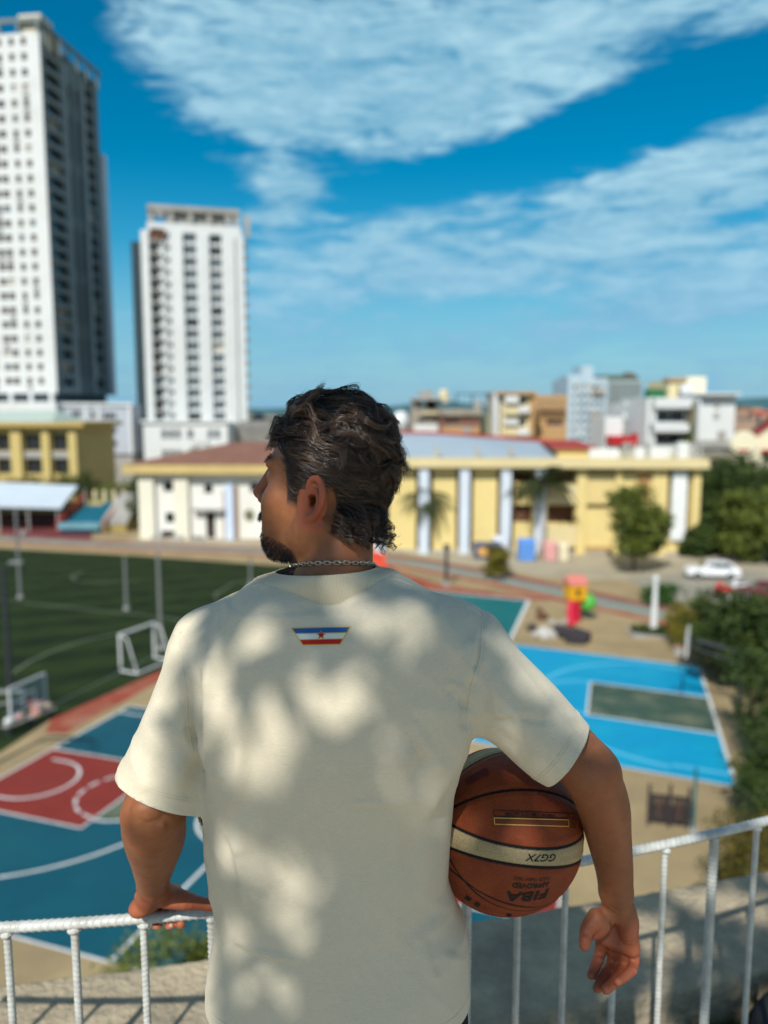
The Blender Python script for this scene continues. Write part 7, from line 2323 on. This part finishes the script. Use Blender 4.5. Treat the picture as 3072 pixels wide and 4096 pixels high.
for i in range(nl):
    s_ = (i + 0.5) * cum[-1] / nl
    p, q = [np.array([np.interp(s_ + d, cum, rp_[:, c]) for c in range(3)]) for d in (-0.002, 0.002)]
    t = unit(q - p)
    c_ = (p + q) / 2
    o_ = unit(c_ - ncen)
    z = unit(np.cross(o_, t))
    z2 = z if i % 2 == 0 else o_
    if i % 2 == 0:
        z2 = unit(z * 0.9 + o_ * 0.35)
    y2 = np.cross(z2, t)
    o = bpy.data.objects.new('chain_link', lm)
    o.matrix_world = Matrix(((t[0], y2[0], z2[0], c_[0]), (t[1], y2[1], z2[1], c_[1]), (t[2], y2[2], z2[2], c_[2]), (0, 0, 0, 1)))
    link(o, neckl)
for p_ in lm.polygons:
    p_.use_smooth = True
# shorts and legs below the frame
sh = MB()
for s_ in (-1, 1):
    cx = at(1362, 4000, 1.1)[0] + s_ * 0.085
    sh.tube([(cx, 1.11, HEM_Z + 0.10), (cx, 1.11, HEM_Z - 0.05), (cx + s_ * 0.01, 1.11, HEM_Z - 0.22), (cx + s_ * 0.015, 1.11, HEM_Z - 0.36)], [0.096, 0.108, 0.106, 0.108], 24)
sh.ball((at(1362, 4000, 1.1)[0], 1.10, HEM_Z + 0.01), (0.188, 0.120, 0.13), 24, 14)
sh.build('shorts', mat('black_shorts', (0.012, 0.012, 0.016), rough=0.85, var=0.2), man, True)
lg = MB()
for s_ in (-1, 1):
    cx = at(1362, 4000, 1.1)[0] + s_ * 0.10
    lg.tube(spline([(cx, 1.11, HEM_Z - 0.30), (cx, 1.10, FLOOR_Z + 0.47), (cx, 1.115, FLOOR_Z + 0.33), (cx, 1.12, FLOOR_Z + 0.07)], 5), list(np.interp(np.linspace(0, 1, 16), [0, 0.33, 0.66, 1], [0.07, 0.054, 0.056, 0.036])), 20)
lg.build('leg', skin, man, True)
for s_ in (-1, 1):
    cx = at(1362, 4000, 1.1)[0] + s_ * 0.10
    fo = MB().ball((cx, 1.16, FLOOR_Z + 0.045), (0.045, 0.13, 0.042), 18, 12)
    fo.box((cx, 1.16, FLOOR_Z + 0.011), (0.085, 0.26, 0.022), bevel=0.008)
    fo.build('shoe', mat('white_shoe', (0.6, 0.6, 0.58), rough=0.6), man, True)

# ------------------------------------------------------------------ hair: locks of separate strands
rnd = np.random.default_rng(7)
def strands_mesh(name, S, R, m, shade):
    """S: (n, k, 3) strand points, R: (n, k) radii -> three-sided tubes"""
    n, k, _ = S.shape
    T = np.gradient(S, axis=1)
    T /= np.linalg.norm(T, axis=2, keepdims=True) + 1e-12
    ref = np.broadcast_to(np.array([0.31, 0.52, 0.79]), T.shape)
    A_ = np.cross(T, ref)
    A_ /= np.linalg.norm(A_, axis=2, keepdims=True) + 1e-12
    B_ = np.cross(T, A_)
    V = np.stack([S + R[..., None] * (math.cos(w) * A_ + math.sin(w) * B_) for w in (0, 2.094, 4.189)], 2)
    idx = np.arange(n * k * 3).reshape(n, k, 3)
    a, b_ = idx[:, :-1], idx[:, 1:]
    Q = np.stack([a, np.roll(a, -1, 2), np.roll(b_, -1, 2), b_], -1).reshape(-1, 4)
    me = np_mesh(name, V.reshape(-1, 3), Q, m)
    fattr(me, 'tone', np.repeat(shade, k * 3))
    return me
hair_m, nt, b = shader('dark_brown_hair', (0.02, 0.013, 0.01), 0.30, 0.65)
tn = node(nt, 'ShaderNodeAttribute', attribute_name='tone').outputs['Fac']
nt.links.new(mixc(nt, tn, (0.018, 0.012, 0.011), (0.27, 0.165, 0.10)), b.inputs['Base Color'])
b.inputs['Anisotropic'].default_value = 0.4

SKULL_C, SKULL_R = np.array([0.016, 0, 0.046]), np.array([0.084, 0.074, 0.087])
def skull_h(p):
    """height above the skull oval and outward direction, local coordinates"""
    q = (p - SKULL_C) / SKULL_R
    k0 = np.linalg.norm(q, axis=-1, keepdims=True) + 1e-9
    g = q / SKULL_R
    gn = np.linalg.norm(g, axis=-1, keepdims=True)
    return (k0[..., 0] - 1) * (k0 / gn)[..., 0], g / gn
def body_h(p):
    """the same for the back of the neck, measured from the skin itself"""
    h, n = skull_h(p)
    m = np.where((p[:, 2] < 0.012) & (p[:, 0] < -0.012))[0]
    W = to_world(p[m])
    for i, w in zip(m, W):
        co, no, _, d = BODY.find_nearest(Vector(w))
        no = np.array(no)
        h[i] = (w - np.array(co)) @ no
        n[i] = [no @ HF, no @ HL, no @ HU]
    return h, n
def to_world(p):
    return OH + p[..., 0:1] * HF + p[..., 1:2] * HL + p[..., 2:3] * HU
def from_world(p):
    d = p - OH
    return np.stack([d @ HF, d @ HL, d @ HU], -1)
sc_ids = np.where((scalp > 0.6))[0]
def pick(n, ids):
    c = rnd.choice(ids, size=min(len(ids), n * 6), replace=False)
    P = from_world(PB[c])
    out = [0]
    dmin = np.linalg.norm(P - P[0], axis=1)
    for _ in range(n - 1):
        i = int(np.argmax(dmin))
        out.append(i)
        dmin = np.minimum(dmin, np.linalg.norm(P - P[i], axis=1))
    return P[out]
def flow(p):
    """combing direction at a point of the head (local f, l, z)"""
    f, l, z = p[..., 0], p[..., 1], p[..., 2]
    side = np.clip(np.abs(l) / 0.07, 0, 1)
    top_ = np.clip((z - 0.075) / 0.05, 0, 1)
    back = np.clip((-f - 0.05) / 0.05, 0, 1)
    low = np.clip((0.02 - z) / 0.06, 0, 1)
    d = np.stack([-1.0 + 0.75 * back * (1 - top_), 0.25 * np.sin(9 * l / 0.07 + 30 * f) * top_ - 0.10 * np.sign(l) * back, -0.25 * side * (1 - top_) - 0.75 * back * (1 - top_) - 0.35 * low], -1)
    return d
NL, NS_, K = 470, 24, 16
roots = pick(NL, sc_ids)
f_, l_, z_ = roots.T
top_ = np.clip((z_ - 0.07) / 0.05, 0, 1)
low_ = np.clip((0.0 - z_) / 0.05, 0, 1)
front = np.clip((f_ - 0.045) / 0.04, 0, 1)
ph = rnd.random(NL) * 6.283
side_burn = (f_ > 0.012) & (z_ < 0.035)
length = 0.060 + 0.028 * top_ + 0.016 * rnd.random(NL) - 0.034 * np.clip((0.02 - z_) / 0.05, 0, 1)
length = length - 0.030 * np.clip((-f_ - 0.015) / 0.04, 0, 1) * np.clip((0.095 - z_) / 0.06, 0, 1) * (1 - low_ * 0.5)
length = np.where((f_ > 0.05) & (z_ < 0.10), length * 0.55, length)
length = np.where((front > 0.1) & (np.sin(ph * 3.7) > 0.15) & (z_ > 0.07), 0.040 + 0.012 * np.sin(ph * 5), length)
length = np.where(side_burn, 0.020 + 0.012 * rnd.random(NL), length)
layer = (0.005 + 0.007 * top_ + 0.004 * np.clip((-f_ - 0.03) / 0.06, 0, 1) + 0.007 * low_ + 0.010 * np.clip((-f_ - 0.02) / 0.04, 0, 1) * np.clip((0.05 - z_) / 0.05, 0, 1)) * (0.4 + 0.9 * rnd.random(NL))
layer = np.where(side_burn, 0.003, layer)
amp = (0.0018 + 0.0062 * top_ + 0.002 * low_) * (0.5 + rnd.random(NL))
amp = np.where(side_burn, 0.0015, amp)
wl = 0.048 + 0.026 * rnd.random(NL)
hand = rnd.choice([-1, 1], NL)
jit = rnd.normal(0, 0.16, (NL, 3)) * (0.5 + 1.3 * top_)[:, None]
p = roots.copy()
C_ = [p]
D_ = []
for i in range(1, K):
    t = i / (K - 1)
    ds = (length / (K - 1))[:, None]
    h, n_ = body_h(p)
    d = flow(p) + jit
    # some locks at the front fall forward over the forehead
    fall = (front * (rnd.random(NL) < 2))[:, None] * np.where((np.sin(ph * 3.7) > 0.15)[:, None] & (z_ > 0.07)[:, None], 0.55, 0.0)
    d = d * (1 - fall) + fall * np.array([0.80, 0.12, -0.25])
    # ends at the nape flip outwards
    flip = (low_ * max(0, t - 0.35) * 1.9)[:, None]
    d = d + flip * (n_ * 0.9 + np.array([-0.5, 0, 0.15]))
    d = d - n_ * (d * n_).sum(-1, keepdims=True) * (1 - flip)
    d /= np.linalg.norm(d, axis=1, keepdims=True) + 1e-9
    want = layer * (1 - (1 - min(1, t * 2.2)) ** 2)
    p = p + d * ds
    h, n_ = body_h(p)
    p = p + n_ * (np.where(low_ > 0.3, np.maximum(0, want - h), want - h) * 0.6)[:, None]
    C_.append(p)
C_ = np.stack(C_, 1)                                      # (NL, K, 3) lock centre lines
T = np.gradient(C_, axis=1)
T /= np.linalg.norm(T, axis=2, keepdims=True) + 1e-9
_, Nn = skull_h(C_)
Nn = Nn - T * (Nn * T).sum(-1, keepdims=True)
Nn /= np.linalg.norm(Nn, axis=2, keepdims=True) + 1e-9
Bn = np.cross(T, Nn)
sl_ = np.linspace(0, 1, K)[None, :] * length[:, None]
gw = np.clip(np.linspace(0, 1, K) * 1.5, 0, 1)[None, :] * amp[:, None] * (1 + 0.9 * np.linspace(0, 1, K)[None, :] ** 2)
arg = 2 * math.pi * sl_ / wl[:, None] + ph[:, None]
C_ = C_ + (gw * np.sin(arg))[..., None] * Bn * hand[:, None, None] + (0.75 * gw * (1 + np.cos(arg + 0.6)))[..., None] * Nn * 0.6
curl = np.where((top_ > 0.15) & (rnd.random(NL) < 0.45), 0.0045 + 0.005 * rnd.random(NL), 0.0)[:, None] * np.clip(np.linspace(0, 1, K) * 1.6, 0, 1)[None, :]
arg2 = np.linspace(0, 1, K)[None, :] ** 1.2 * (6.3 + 5.0 * rnd.random(NL))[:, None]
C_ = C_ + (curl * (np.cos(arg2) - 1))[..., None] * T + (curl * np.sin(arg2))[..., None] * Bn * hand[:, None, None] + (curl * 0.5 * np.sin(arg2 * 0.5 + 0.4))[..., None] * Nn
rad = (0.0082 * (1 - 0.60 * np.linspace(0, 1, K)) + 0.0006)[None, :]
S_, R_s, tone = [], [], []
lt = np.clip(rnd.normal(0.20, 0.18, NL), 0, 1)
for j in range(NS_):
    a = rnd.random(NL) * 6.283
    rr = np.sqrt(rnd.random(NL))
    tw = a[:, None] + (1.2 * hand)[:, None] * np.linspace(0, 1, K)[None, :]
    fr = rnd.normal(0, 0.0009, (NL, 1)) * np.sin(arg * 1.3 + a[:, None])
    s = C_ + (rr[:, None] * rad * np.cos(tw) + fr)[..., None] * Bn + (rr[:, None] * rad * 0.75 * np.sin(tw))[..., None] * Nn
    if j < 3:
        s = C_ + Nn * (0.0025 + 0.002 * j) * np.linspace(0, 1, K)[None, :, None] + Bn * (rnd.normal(0, 0.007, (NL, 1)) * np.linspace(0, 1, K)[None, :] ** 2)[..., None]
    h, n_ = skull_h(s)
    s = s + n_ * np.maximum(0, 0.0008 - h)[..., None] * (np.abs(s[..., 2:3]) < 1)
    S_.append(s)
    R_s.append(np.broadcast_to((0.00040 * (1 - 0.75 * np.linspace(0, 1, K) ** 2))[None, :], (NL, K)) * rnd.uniform(0.6, 1.15, (NL, 1)))
    tone.append(np.clip(lt + rnd.normal(0, 0.16, NL), 0, 1))
S_ = to_world(np.concatenate(S_))
hair = link(bpy.data.objects.new('hair', strands_mesh('hair', S_, np.concatenate(R_s), hair_m, np.concatenate(tone))), man)
# short hair: beard, moustache, eyebrow
beard_m, nt, b = shader('black_beard', (0.010, 0.008, 0.008), 0.5, 0.4)
NB_ = normals(PB, QB)
def fuzz(ids, n, ln, dirv, r, nm, m, K=5, spread=0.35):
    c = rnd.choice(ids, n)
    P, N = PB[c], NB_[c]
    d = dirv + N * 0.55 + rnd.normal(0, spread, (n, 3))
    d /= np.linalg.norm(d, axis=1, keepdims=True)
    L = ln * rnd.uniform(0.5, 1.2, (n, 1))
    S = np.stack([P + d * L * t + N * 0.0006 + dirv * (t * t * ln * 0.3) for t in np.linspace(0, 1, K)], 1)
    Rr = np.broadcast_to(r * (1 - 0.7 * np.linspace(0, 1, K))[None, :], (n, K))
    return link(bpy.data.objects.new(nm, strands_mesh(nm, S, Rr, m, rnd.random(n) * 0.25)), man)
fuzz(np.where(beard > 0.55)[0], 3600, 0.0044, unit(HF * 0.15 - HU * 1.0), 0.00042, 'beard', beard_m)
fuzz(np.where((beard > 0.08) & (beard <= 0.55))[0], 2200, 0.0040, unit(HF * 0.2 - HU * 1.0), 0.0002, 'beard_edge', beard_m)
fuzz(np.where(lip > 0.5)[0], 500, 0.007, unit(-HU + 0.2 * HL), 0.0003, 'moustache', beard_m)
brow = np.where(head & (lf_ > 0.082) & (np.abs(lz_ - 0.041) < 0.005) & (np.abs(ll_) > 0.014) & (np.abs(ll_) < 0.052))[0]
fuzz(brow, 420, 0.0045, unit(HL * 0.8 - HF * 0.5), 0.0003, 'eyebrow', beard_m)

# ------------------------------------------------------------------ the basketball
BC, BR = at(2012, 3318, 1.155), 0.1205
def on_ball(u, v):
    d = unit(ray(u, v))
    oc = EYE - BC
    bq = oc @ d
    disc = bq * bq - (oc @ oc - BR * BR)
    if disc < 0:
        p = EYE - d * bq
        return unit(p - BC)
    return unit(EYE + d * (-bq - math.sqrt(disc)) - BC)
def circle(pts):
    """plane n.x = d through points on the unit ball"""
    N = np.array([on_ball(*p) for p in pts])
    c = N.mean(0)
    w, vv = np.linalg.eigh((N - c).T @ (N - c))
    n = vv[:, 0]
    if n[2] < 0:
        n = -n
    return n, float(c @ n)
SEAMS = [circle(p) for p in (
    [(1827, 3218), (1900, 3190), (2018, 3167), (2118, 3157), (2237, 3174), (2290, 3215)],
    [(1811, 3298), (1859, 3334), (1979, 3369), (2078, 3389), (2178, 3395), (2277, 3381), (2330, 3346)],
    [(1792, 3395), (1840, 3403), (1939, 3433), (2058, 3461), (2178, 3473), (2257, 3469), (2317, 3445)],
    [(1812, 3485), (1859, 3529), (1939, 3576), (2018, 3612), (2098, 3628), (2178, 3622)],
    [(1838, 3095), (1899, 3047), (1980, 3018), (2040, 3004)],
    [(1838, 3056), (1911, 3007), (1987, 2985)])]
def cube_ball(n):
    g = np.tan(np.linspace(-math.pi / 4, math.pi / 4, n + 1))
    P, Q = [], []
    for ax in range(3):
        for s in (1, -1):
            u, v = np.meshgrid(g, g, indexing='ij')
            q = np.zeros(u.shape + (3,))
            q[..., ax], q[..., (ax + 1) % 3], q[..., (ax + 2) % 3] = s, u * s, v
            b0 = sum(len(x) for x in P)
            P.append(q.reshape(-1, 3))
            i = np.arange((n + 1) ** 2).reshape(n + 1, n + 1) + b0
            Q.append(np.stack([i[:-1, :-1], i[1:, :-1], i[1:, 1:], i[:-1, 1:]], -1).reshape(-1, 4))
    P = np.concatenate(P)
    P /= np.linalg.norm(P, axis=1, keepdims=True)
    key = np.round(P * 1e5).astype(np.int64)
    _, first, inv = np.unique(key, axis=0, return_index=True, return_inverse=True)
    return P[first], inv.ravel()[np.concatenate(Q)]
PN, QN = cube_ball(150)
sd = [(PN @ n - d) for n, d in SEAMS]
wid = [0.018, 0.018, 0.018, 0.013, 0.013, 0.013]
seam = np.zeros(len(PN))
groove = np.zeros(len(PN))
for s_, w in zip(sd, wid):
    seam = np.maximum(seam, np.clip((w - np.abs(s_)) / 0.008 + 0.5, 0, 1))
    groove -= 0.0016 * np.exp(-(s_ / w) ** 4)
    groove += 0.0006 * np.exp(-((np.abs(s_) - 0.075) / 0.03) ** 2)
def between(i, j, u, v):
    q = on_ball(u, v)
    return ((PN @ SEAMS[i][0] - SEAMS[i][1]) * (q @ SEAMS[i][0] - SEAMS[i][1]) > 0) & ((PN @ SEAMS[j][0] - SEAMS[j][1]) * (q @ SEAMS[j][0] - SEAMS[j][1]) > 0)
cream = np.maximum(between(1, 2, 1979, 3405), between(4, 5, 1911, 3028)).astype(float)
bme = np_mesh('basketball', PN * (BR + groove)[:, None], QN, [])
fattr(bme, 'seam', seam)
fattr(bme, 'cream', cream)
bm_, nt, b = shader('composite_leather', (0.3, 0.08, 0.03), 0.58, 0.22)
se = node(nt, 'ShaderNodeAttribute', attribute_name='seam').outputs['Fac']
ce = node(nt, 'ShaderNodeAttribute', attribute_name='cream').outputs['Fac']
tcn = node(nt, 'ShaderNodeTexCoord')
vor = node(nt, 'ShaderNodeTexVoronoi')
vor.inputs['Scale'].default_value = 520
nt.links.new(tcn.outputs['Object'], vor.inputs['Vector'])
peb = rng(nt, vor.outputs['Distance'], 0.15, 0.62)
wear = rng(nt, noise(nt, 16, 6, 0.65), 0.35, 0.7)
br = mixc(nt, wear, (0.25, 0.045, 0.013), (0.37, 0.078, 0.024))
cr_ = mixc(nt, wear, (0.50, 0.38, 0.19), (0.60, 0.47, 0.26))
col = mixc(nt, ce, br, cr_)
col = mixc(nt, rng(nt, peb, 0, 1, 0, 0.30), col, (0.07, 0.022, 0.010))
col = mixc(nt, se, col, (0.008, 0.008, 0.009))
nt.links.new(col, b.inputs['Base Color'])
inv = node(nt, 'ShaderNodeMath', operation='SUBTRACT')
inv.inputs[0].default_value = 1.0
nt.links.new(peb, inv.inputs[1])
bump(nt, b, inv.outputs[0], 0.55, 0.0008)
bme.materials.append(bm_)
ball = bpy.data.objects.new('basketball', bme)
ball.location = BC
link(ball)
tag(ball, 'worn brown and cream basketball held under the right arm', 'basketball')
ink = mat('ball_ink', (0.010, 0.009, 0.009), rough=0.6, var=0.1)
ink_gold = mat('ball_gold_print', (0.62, 0.40, 0.07), rough=0.4, var=0.1)
ink_red = mat('ball_red_print', (0.22, 0.012, 0.012), rough=0.6, var=0.1)
def frame_at(u, v, ru, rv):
    """tangent frame on the ball: the print runs along the photo direction (ru, rv)"""
    n = on_ball(u, v)
    q = on_ball(u + ru * 8, v + rv * 8)
    r = q - n
    r -= n * (r @ n)
    r /= np.linalg.norm(r)
    return n, r, np.cross(n, r)
def wrap(verts, fr, lift):
    n, r, t = fr
    out = []
    for x, y in verts:
        d = unit(n + r * (x / BR) + t * (y / BR))
        out.append(d * (BR + lift))
    return out
def ball_text(txt, name, u, v, ru, rv, width, height, m=ink, bold=0.0, shear=0.0):
    cu = bpy.data.curves.new('lettering', 'FONT')
    cu.body = txt
    cu.offset = bold
    cu.shear = shear
    cu.resolution_u = 2
    to = link(bpy.data.objects.new('lettering_tmp', cu))
    dg = bpy.context.evaluated_depsgraph_get()
    me = bpy.data.meshes.new_from_object(to.evaluated_get(dg))
    bpy.data.objects.remove(to)
    co = np.array([x.co[:2] for x in me.vertices])
    lo, hi = co.min(0), co.max(0)
    co = (co - (lo + hi) / 2) * np.array([width / (hi[0] - lo[0]), height / (hi[1] - lo[1])])
    fr = frame_at(u, v, ru, rv)
    nm = bpy.data.meshes.new(name)
    b3 = bmesh.new()
    b3.from_mesh(me)
    for vtx, c in zip(b3.verts, co):
        vtx.co = (c[0], c[1], 0)
    for _ in range(2):
        long = [e for e in b3.edges if e.calc_length() > 0.004]
        if long:
            bmesh.ops.subdivide_edges(b3, edges=long, cuts=1)
    bmesh.ops.triangulate(b3, faces=b3.faces)
    for vtx in b3.verts:
        vtx.co = wrap([(vtx.co.x, vtx.co.y)], fr, 0.0013)[0]
    b3.to_mesh(nm)
    b3.free()
    nm.materials.append(m)
    o = link(bpy.data.objects.new(name, nm), ball)
    return o
def ball_frame(name, pts, w, m, fill=None):
    """an outlined box through four photo points"""
    mb = MB()
    for k in range(4):
        a, c = np.array(pts[k], float), np.array(pts[(k + 1) % 4], float)
        N = 14
        prev = None
        for i in range(N + 1):
            p = a + (c - a) * i / N
            d = on_ball(*p)
            e = on_ball(*(p + (c - a) / N * 0.5))
            tt = unit(e - d)
            s_ = np.cross(d, tt)
            q = [unit(d + s_ * w / 2 / BR) * (BR + 0.0013), unit(d - s_ * w / 2 / BR) * (BR + 0.0013)]
            if prev is not None:
                mb.add([prev[0], prev[1], q[1], q[0]], [(0, 1, 2, 3), (3, 2, 1, 0)][:1])
            prev = q
    o = mb.build(name, m, ball)
    if fill:
        vs, fs = [], []
        c = [np.array(p, float) for p in pts]
        for j in range(5):
            for i in range(17):
                s_, t = i / 16, j / 4
                vs.append(on_ball(*((c[0] * (1 - s_) + c[1] * s_) * (1 - t) + (c[3] * (1 - s_) + c[2] * s_) * t)) * (BR + 0.0011))
        for j in range(4):
            for i in range(16):
                k = j * 17 + i
                fs.append((k, k + 17, k + 18, k + 1))
        MB().add(vs, fs).build(name + '_ground', fill, ball)
    return o
ball_text('FIBA', 'lettering', 2112, 3586, -1, 0.06, 0.064, 0.0175, bold=0.018, shear=0.12)
ball_text('APPROVED', 'lettering', 2126, 3543, -1, 0.03, 0.056, 0.0082, bold=0.022)
ball_text('VALID THRU 2023', 'lettering', 2132, 3517, -1, 0.0, 0.055, 0.0048, bold=0.008)
ball_text('GG7X', 'lettering', 2164, 3431, -1, -0.02, 0.048, 0.0100, bold=0.010, shear=0.32)
ball_text('PREMIUM COMPOSITE LEATHER', 'lettering', 2124, 3258, -1, -0.04, 0.078, 0.0050, bold=0.012)
ball_text('7', 'lettering', 2288, 3283, -1, -0.10, 0.0065, 0.0110, bold=0.0)
ball_text('GG7X', 'lettering', 2112, 3087, -1, -0.10, 0.020, 0.0045, bold=0.01, shear=0.2)
ball_frame('print_frame', [(1975, 3241), (2269, 3253), (2269, 3274), (1976, 3265)], 0.0011, ink)
ball_frame('print_frame', [(1977, 3272), (2271, 3280), (2273, 3306), (1979, 3297)], 0.0013, ink_gold, mat('ball_brown_print', (0.16, 0.035, 0.014), rough=0.6, var=0.15))
ball_frame('print_frame', [(2273, 3254), (2297, 3256), (2300, 3310), (2277, 3308)], 0.0010, ink)
ball_frame('print_frame', [(1860, 3118), (1946, 3073), (1957, 3095), (1868, 3140)], 0.0014, ink_red, mat('ball_dark_print', (0.10, 0.014, 0.012), rough=0.6, var=0.15))
for pts in ([(1858, 3592), (1868, 3580), (1888, 3596), (1878, 3604)], [(1896, 3616), (1906, 3606), (1922, 3617), (1912, 3626)]):
    c = [on_ball(*p) * (BR + 0.0013) for p in pts]
    MB().add(c, [(0, 3, 2, 1)]).build('print_mark', ink, ball)
vd = on_ball(2036, 3656)
MB().ball(vd * BR, 0.0042, 10, 8).build('valve', ink, ball, True)

# ------------------------------------------------------------------ the tree behind the camera whose crown dapples the man
# gaps in the crown are left where the photograph shows sun getting through
LIT = [  # u, v, half width, half height
    (990, 2445, 60, 46), (1090, 2475, 70, 70), (1440, 2480, 90, 75), (1500, 2530, 60, 40), (1350, 2490, 60, 40), (780, 2600, 95, 75), (905, 2780, 60, 55), (1250, 2850, 130, 75), (1370, 2870, 110, 70), (1170, 2910, 65, 80), (1560, 2790, 40, 40),
    (1020, 3110, 80, 130), (1075, 3030, 55, 70), (960, 3180, 40, 90), (900, 3000, 40, 110), (930, 3420, 60, 110), (1190, 3560, 60, 66), (960, 3740, 70, 60), (1150, 3700, 70, 50), (1270, 3720, 60, 60), (1330, 3800, 120, 40), (1450, 3790, 60, 60), (1590, 3780, 80, 60), (1730, 3800, 55, 80), (1090, 4010, 110, 55), (1270, 4020, 60, 50), (1700, 3330, 60, 70),
    (560, 2820, 120, 230), (500, 3030, 110, 130), (640, 3050, 80, 90), (700, 2680, 70, 110), (660, 3200, 150, 40), (2290, 2975, 40, 40),
    (600, 3290, 70, 45), (690, 3615, 190, 26), (300, 3700, 560, 60), (640, 3700, 120, 30), (2650, 3720, 40, 110), (2640, 3900, 40, 60),
    (1120, 2040, 60, 110), (1240, 1985, 45, 90), (1330, 2225, 110, 50), (1420, 1830, 80, 50), (1250, 1720, 60, 40), (1190, 2330, 40, 30), (1260, 1980, 45, 80), (1180, 2140, 40, 70), (1230, 2270, 70, 60), (2440, 3620, 55, 40), (1400, 2270, 60, 25)]
rg = np.random.default_rng(91)
shade_leaf = leaf_mat('mango_leaves', (0.022, 0.042, 0.012), (0.085, 0.125, 0.026), 0.3)
CEN = np.array([-0.02, 1.08, CAM_Z - 0.55])                    # what the crown shades: the man
LD = -SUN_DIR
e1_ = unit(np.cross(SUN_DIR, [0, 0, 1.0])); e2_ = np.cross(e1_, SUN_DIR)
nlf = 9500
dist = rg.uniform(3.4, 6.4, nlf)
a_, b_r = rg.uniform(-1.05, 1.75, nlf), rg.uniform(-1.15, 1.15, nlf)
P = CEN + SUN_DIR * dist[:, None] + e1_ * a_[:, None] + e2_ * b_r[:, None]
# where the shadow of each leaf falls: the man's back plane, the kerb behind it
def falls(P, y0):
    t = (P[:, 1] - y0) / SUN_DIR[1]
    return P - SUN_DIR * t[:, None]
S0 = falls(P, 1.0)
d0 = S0 - EYE
u0, v0 = 1536 + FOC * (d0 @ RT) / (d0 @ FW), 2048 - FOC * (d0 @ UP) / (d0 @ FW)
drop = np.zeros(nlf, bool)
for u, v, a, c in LIT:
    y_ = 1.30 if v > 3560 and u < 900 else (1.66 if u > 2550 else (1.09 if v < 2350 else (1.04 if u > 700 else 1.06)))
    mg = 34 if (u < 700 or v < 2350 or v > 3000) else 20
    if abs(y_ - 1.0) > 0.05:
        S1 = falls(P, y_)
        d1 = S1 - EYE
        uu, vv = 1536 + FOC * (d1 @ RT) / (d1 @ FW), 2048 - FOC * (d1 @ UP) / (d1 @ FW)
    else:
        uu, vv = u0, v0
    drop |= (((uu - u) / (a + mg)) ** 2 + ((vv - v) / (c + mg)) ** 2 < 1) & (rg.random(nlf) < (0.97 if u < 700 or v < 2350 else 0.86))
# the sun also reaches the rail, the kerb and the courts on the left
drop |= (u0 < 420) | ((v0 > 3650) & (u0 < 830)) 
# part of the sun reaches the kerb on the right
S2 = P - SUN_DIR * ((P[:, 2] - KERB_Z) / SUN_DIR[2])[:, None]
d2 = S2 - EYE
u2, v2 = 1536 + FOC * (d2 @ RT) / (d2 @ FW), 2048 - FOC * (d2 @ UP) / (d2 @ FW)
blot = np.sin(S2[:, 0] * 9 + 1.0) * np.sin(S2[:, 1] * 13 + S2[:, 0] * 4) > 0.15
drop |= (u2 > 1880) & (v2 > 3450) & (u0 > 2000) & blot
edge = np.clip((u0 - 420) / 250, 0, 1)
drop |= rg.random(nlf) > 0.35 + 0.65 * edge
P = P[~drop]
N = rg.normal(0, 0.55, (len(P), 3)) + SUN_DIR * 0.9
N /= np.linalg.norm(N, axis=1, keepdims=True)
root = thing('mango_tree', 'leafy tree behind the viewpoint shading the man', 'tree', (-1.6, -2.6, FLOOR_Z))
off_ = np.array([-1.6, -2.6, FLOOR_Z])
link(bpy.data.objects.new('crown', leaves_mesh('crown', P - off_, N, 0.122, shade_leaf, rg, 2.4)), root)
# the rest of the crown, up and behind
blobs = [(-0.6, -2.2, 5.8, 1.5, 1.0), (0.9, -1.0, 6.4, 1.3, 0.9), (1.9, 0.2, 6.0, 1.2, 0.8), (-1.4, -0.8, 6.6, 1.1, 0.9)]
P2_, N2_, T2_ = crown_points(rg, blobs, 2600, 26)
wp_ = P2_ + off_
dd_ = wp_ - CEN
am, bm2_ = dd_ @ e1_, dd_ @ e2_
keep_ = ~((am > -1.7) & (am < 2.2) & (np.abs(bm2_) < 1.7))
link(bpy.data.objects.new('upper_crown', leaves_mesh('upper_crown', P2_[keep_], N2_[keep_], 0.16, shade_leaf, rg, 2.4, T2_[keep_])), root)
tb = MB()
tb.tube(spline([(0, 0, 0), (0.05, 0.1, 1.6), (0.2, 0.1, 3.0), (0.4, 0.0, 4.6)], 4), list(np.linspace(0.19, 0.09, 13)), 12)
for q in ((1.6, 1.0, 3.6), (0.9, 0.4, 4.4), (-0.4, -0.9, 5.2), (1.5, 0.1, 5.2), (2.2, 0.6, 4.4)):
    tb.tube(spline([(0.1, 0.1, 2.2), (q[0] * 0.45, q[1] * 0.4, 2.2 + (q[2] - 2.2) * 0.6), q], 4), list(np.linspace(0.07, 0.012, 9)), 8)
tb.build('trunk', bark, root, True)
print('SHADE', len(P))
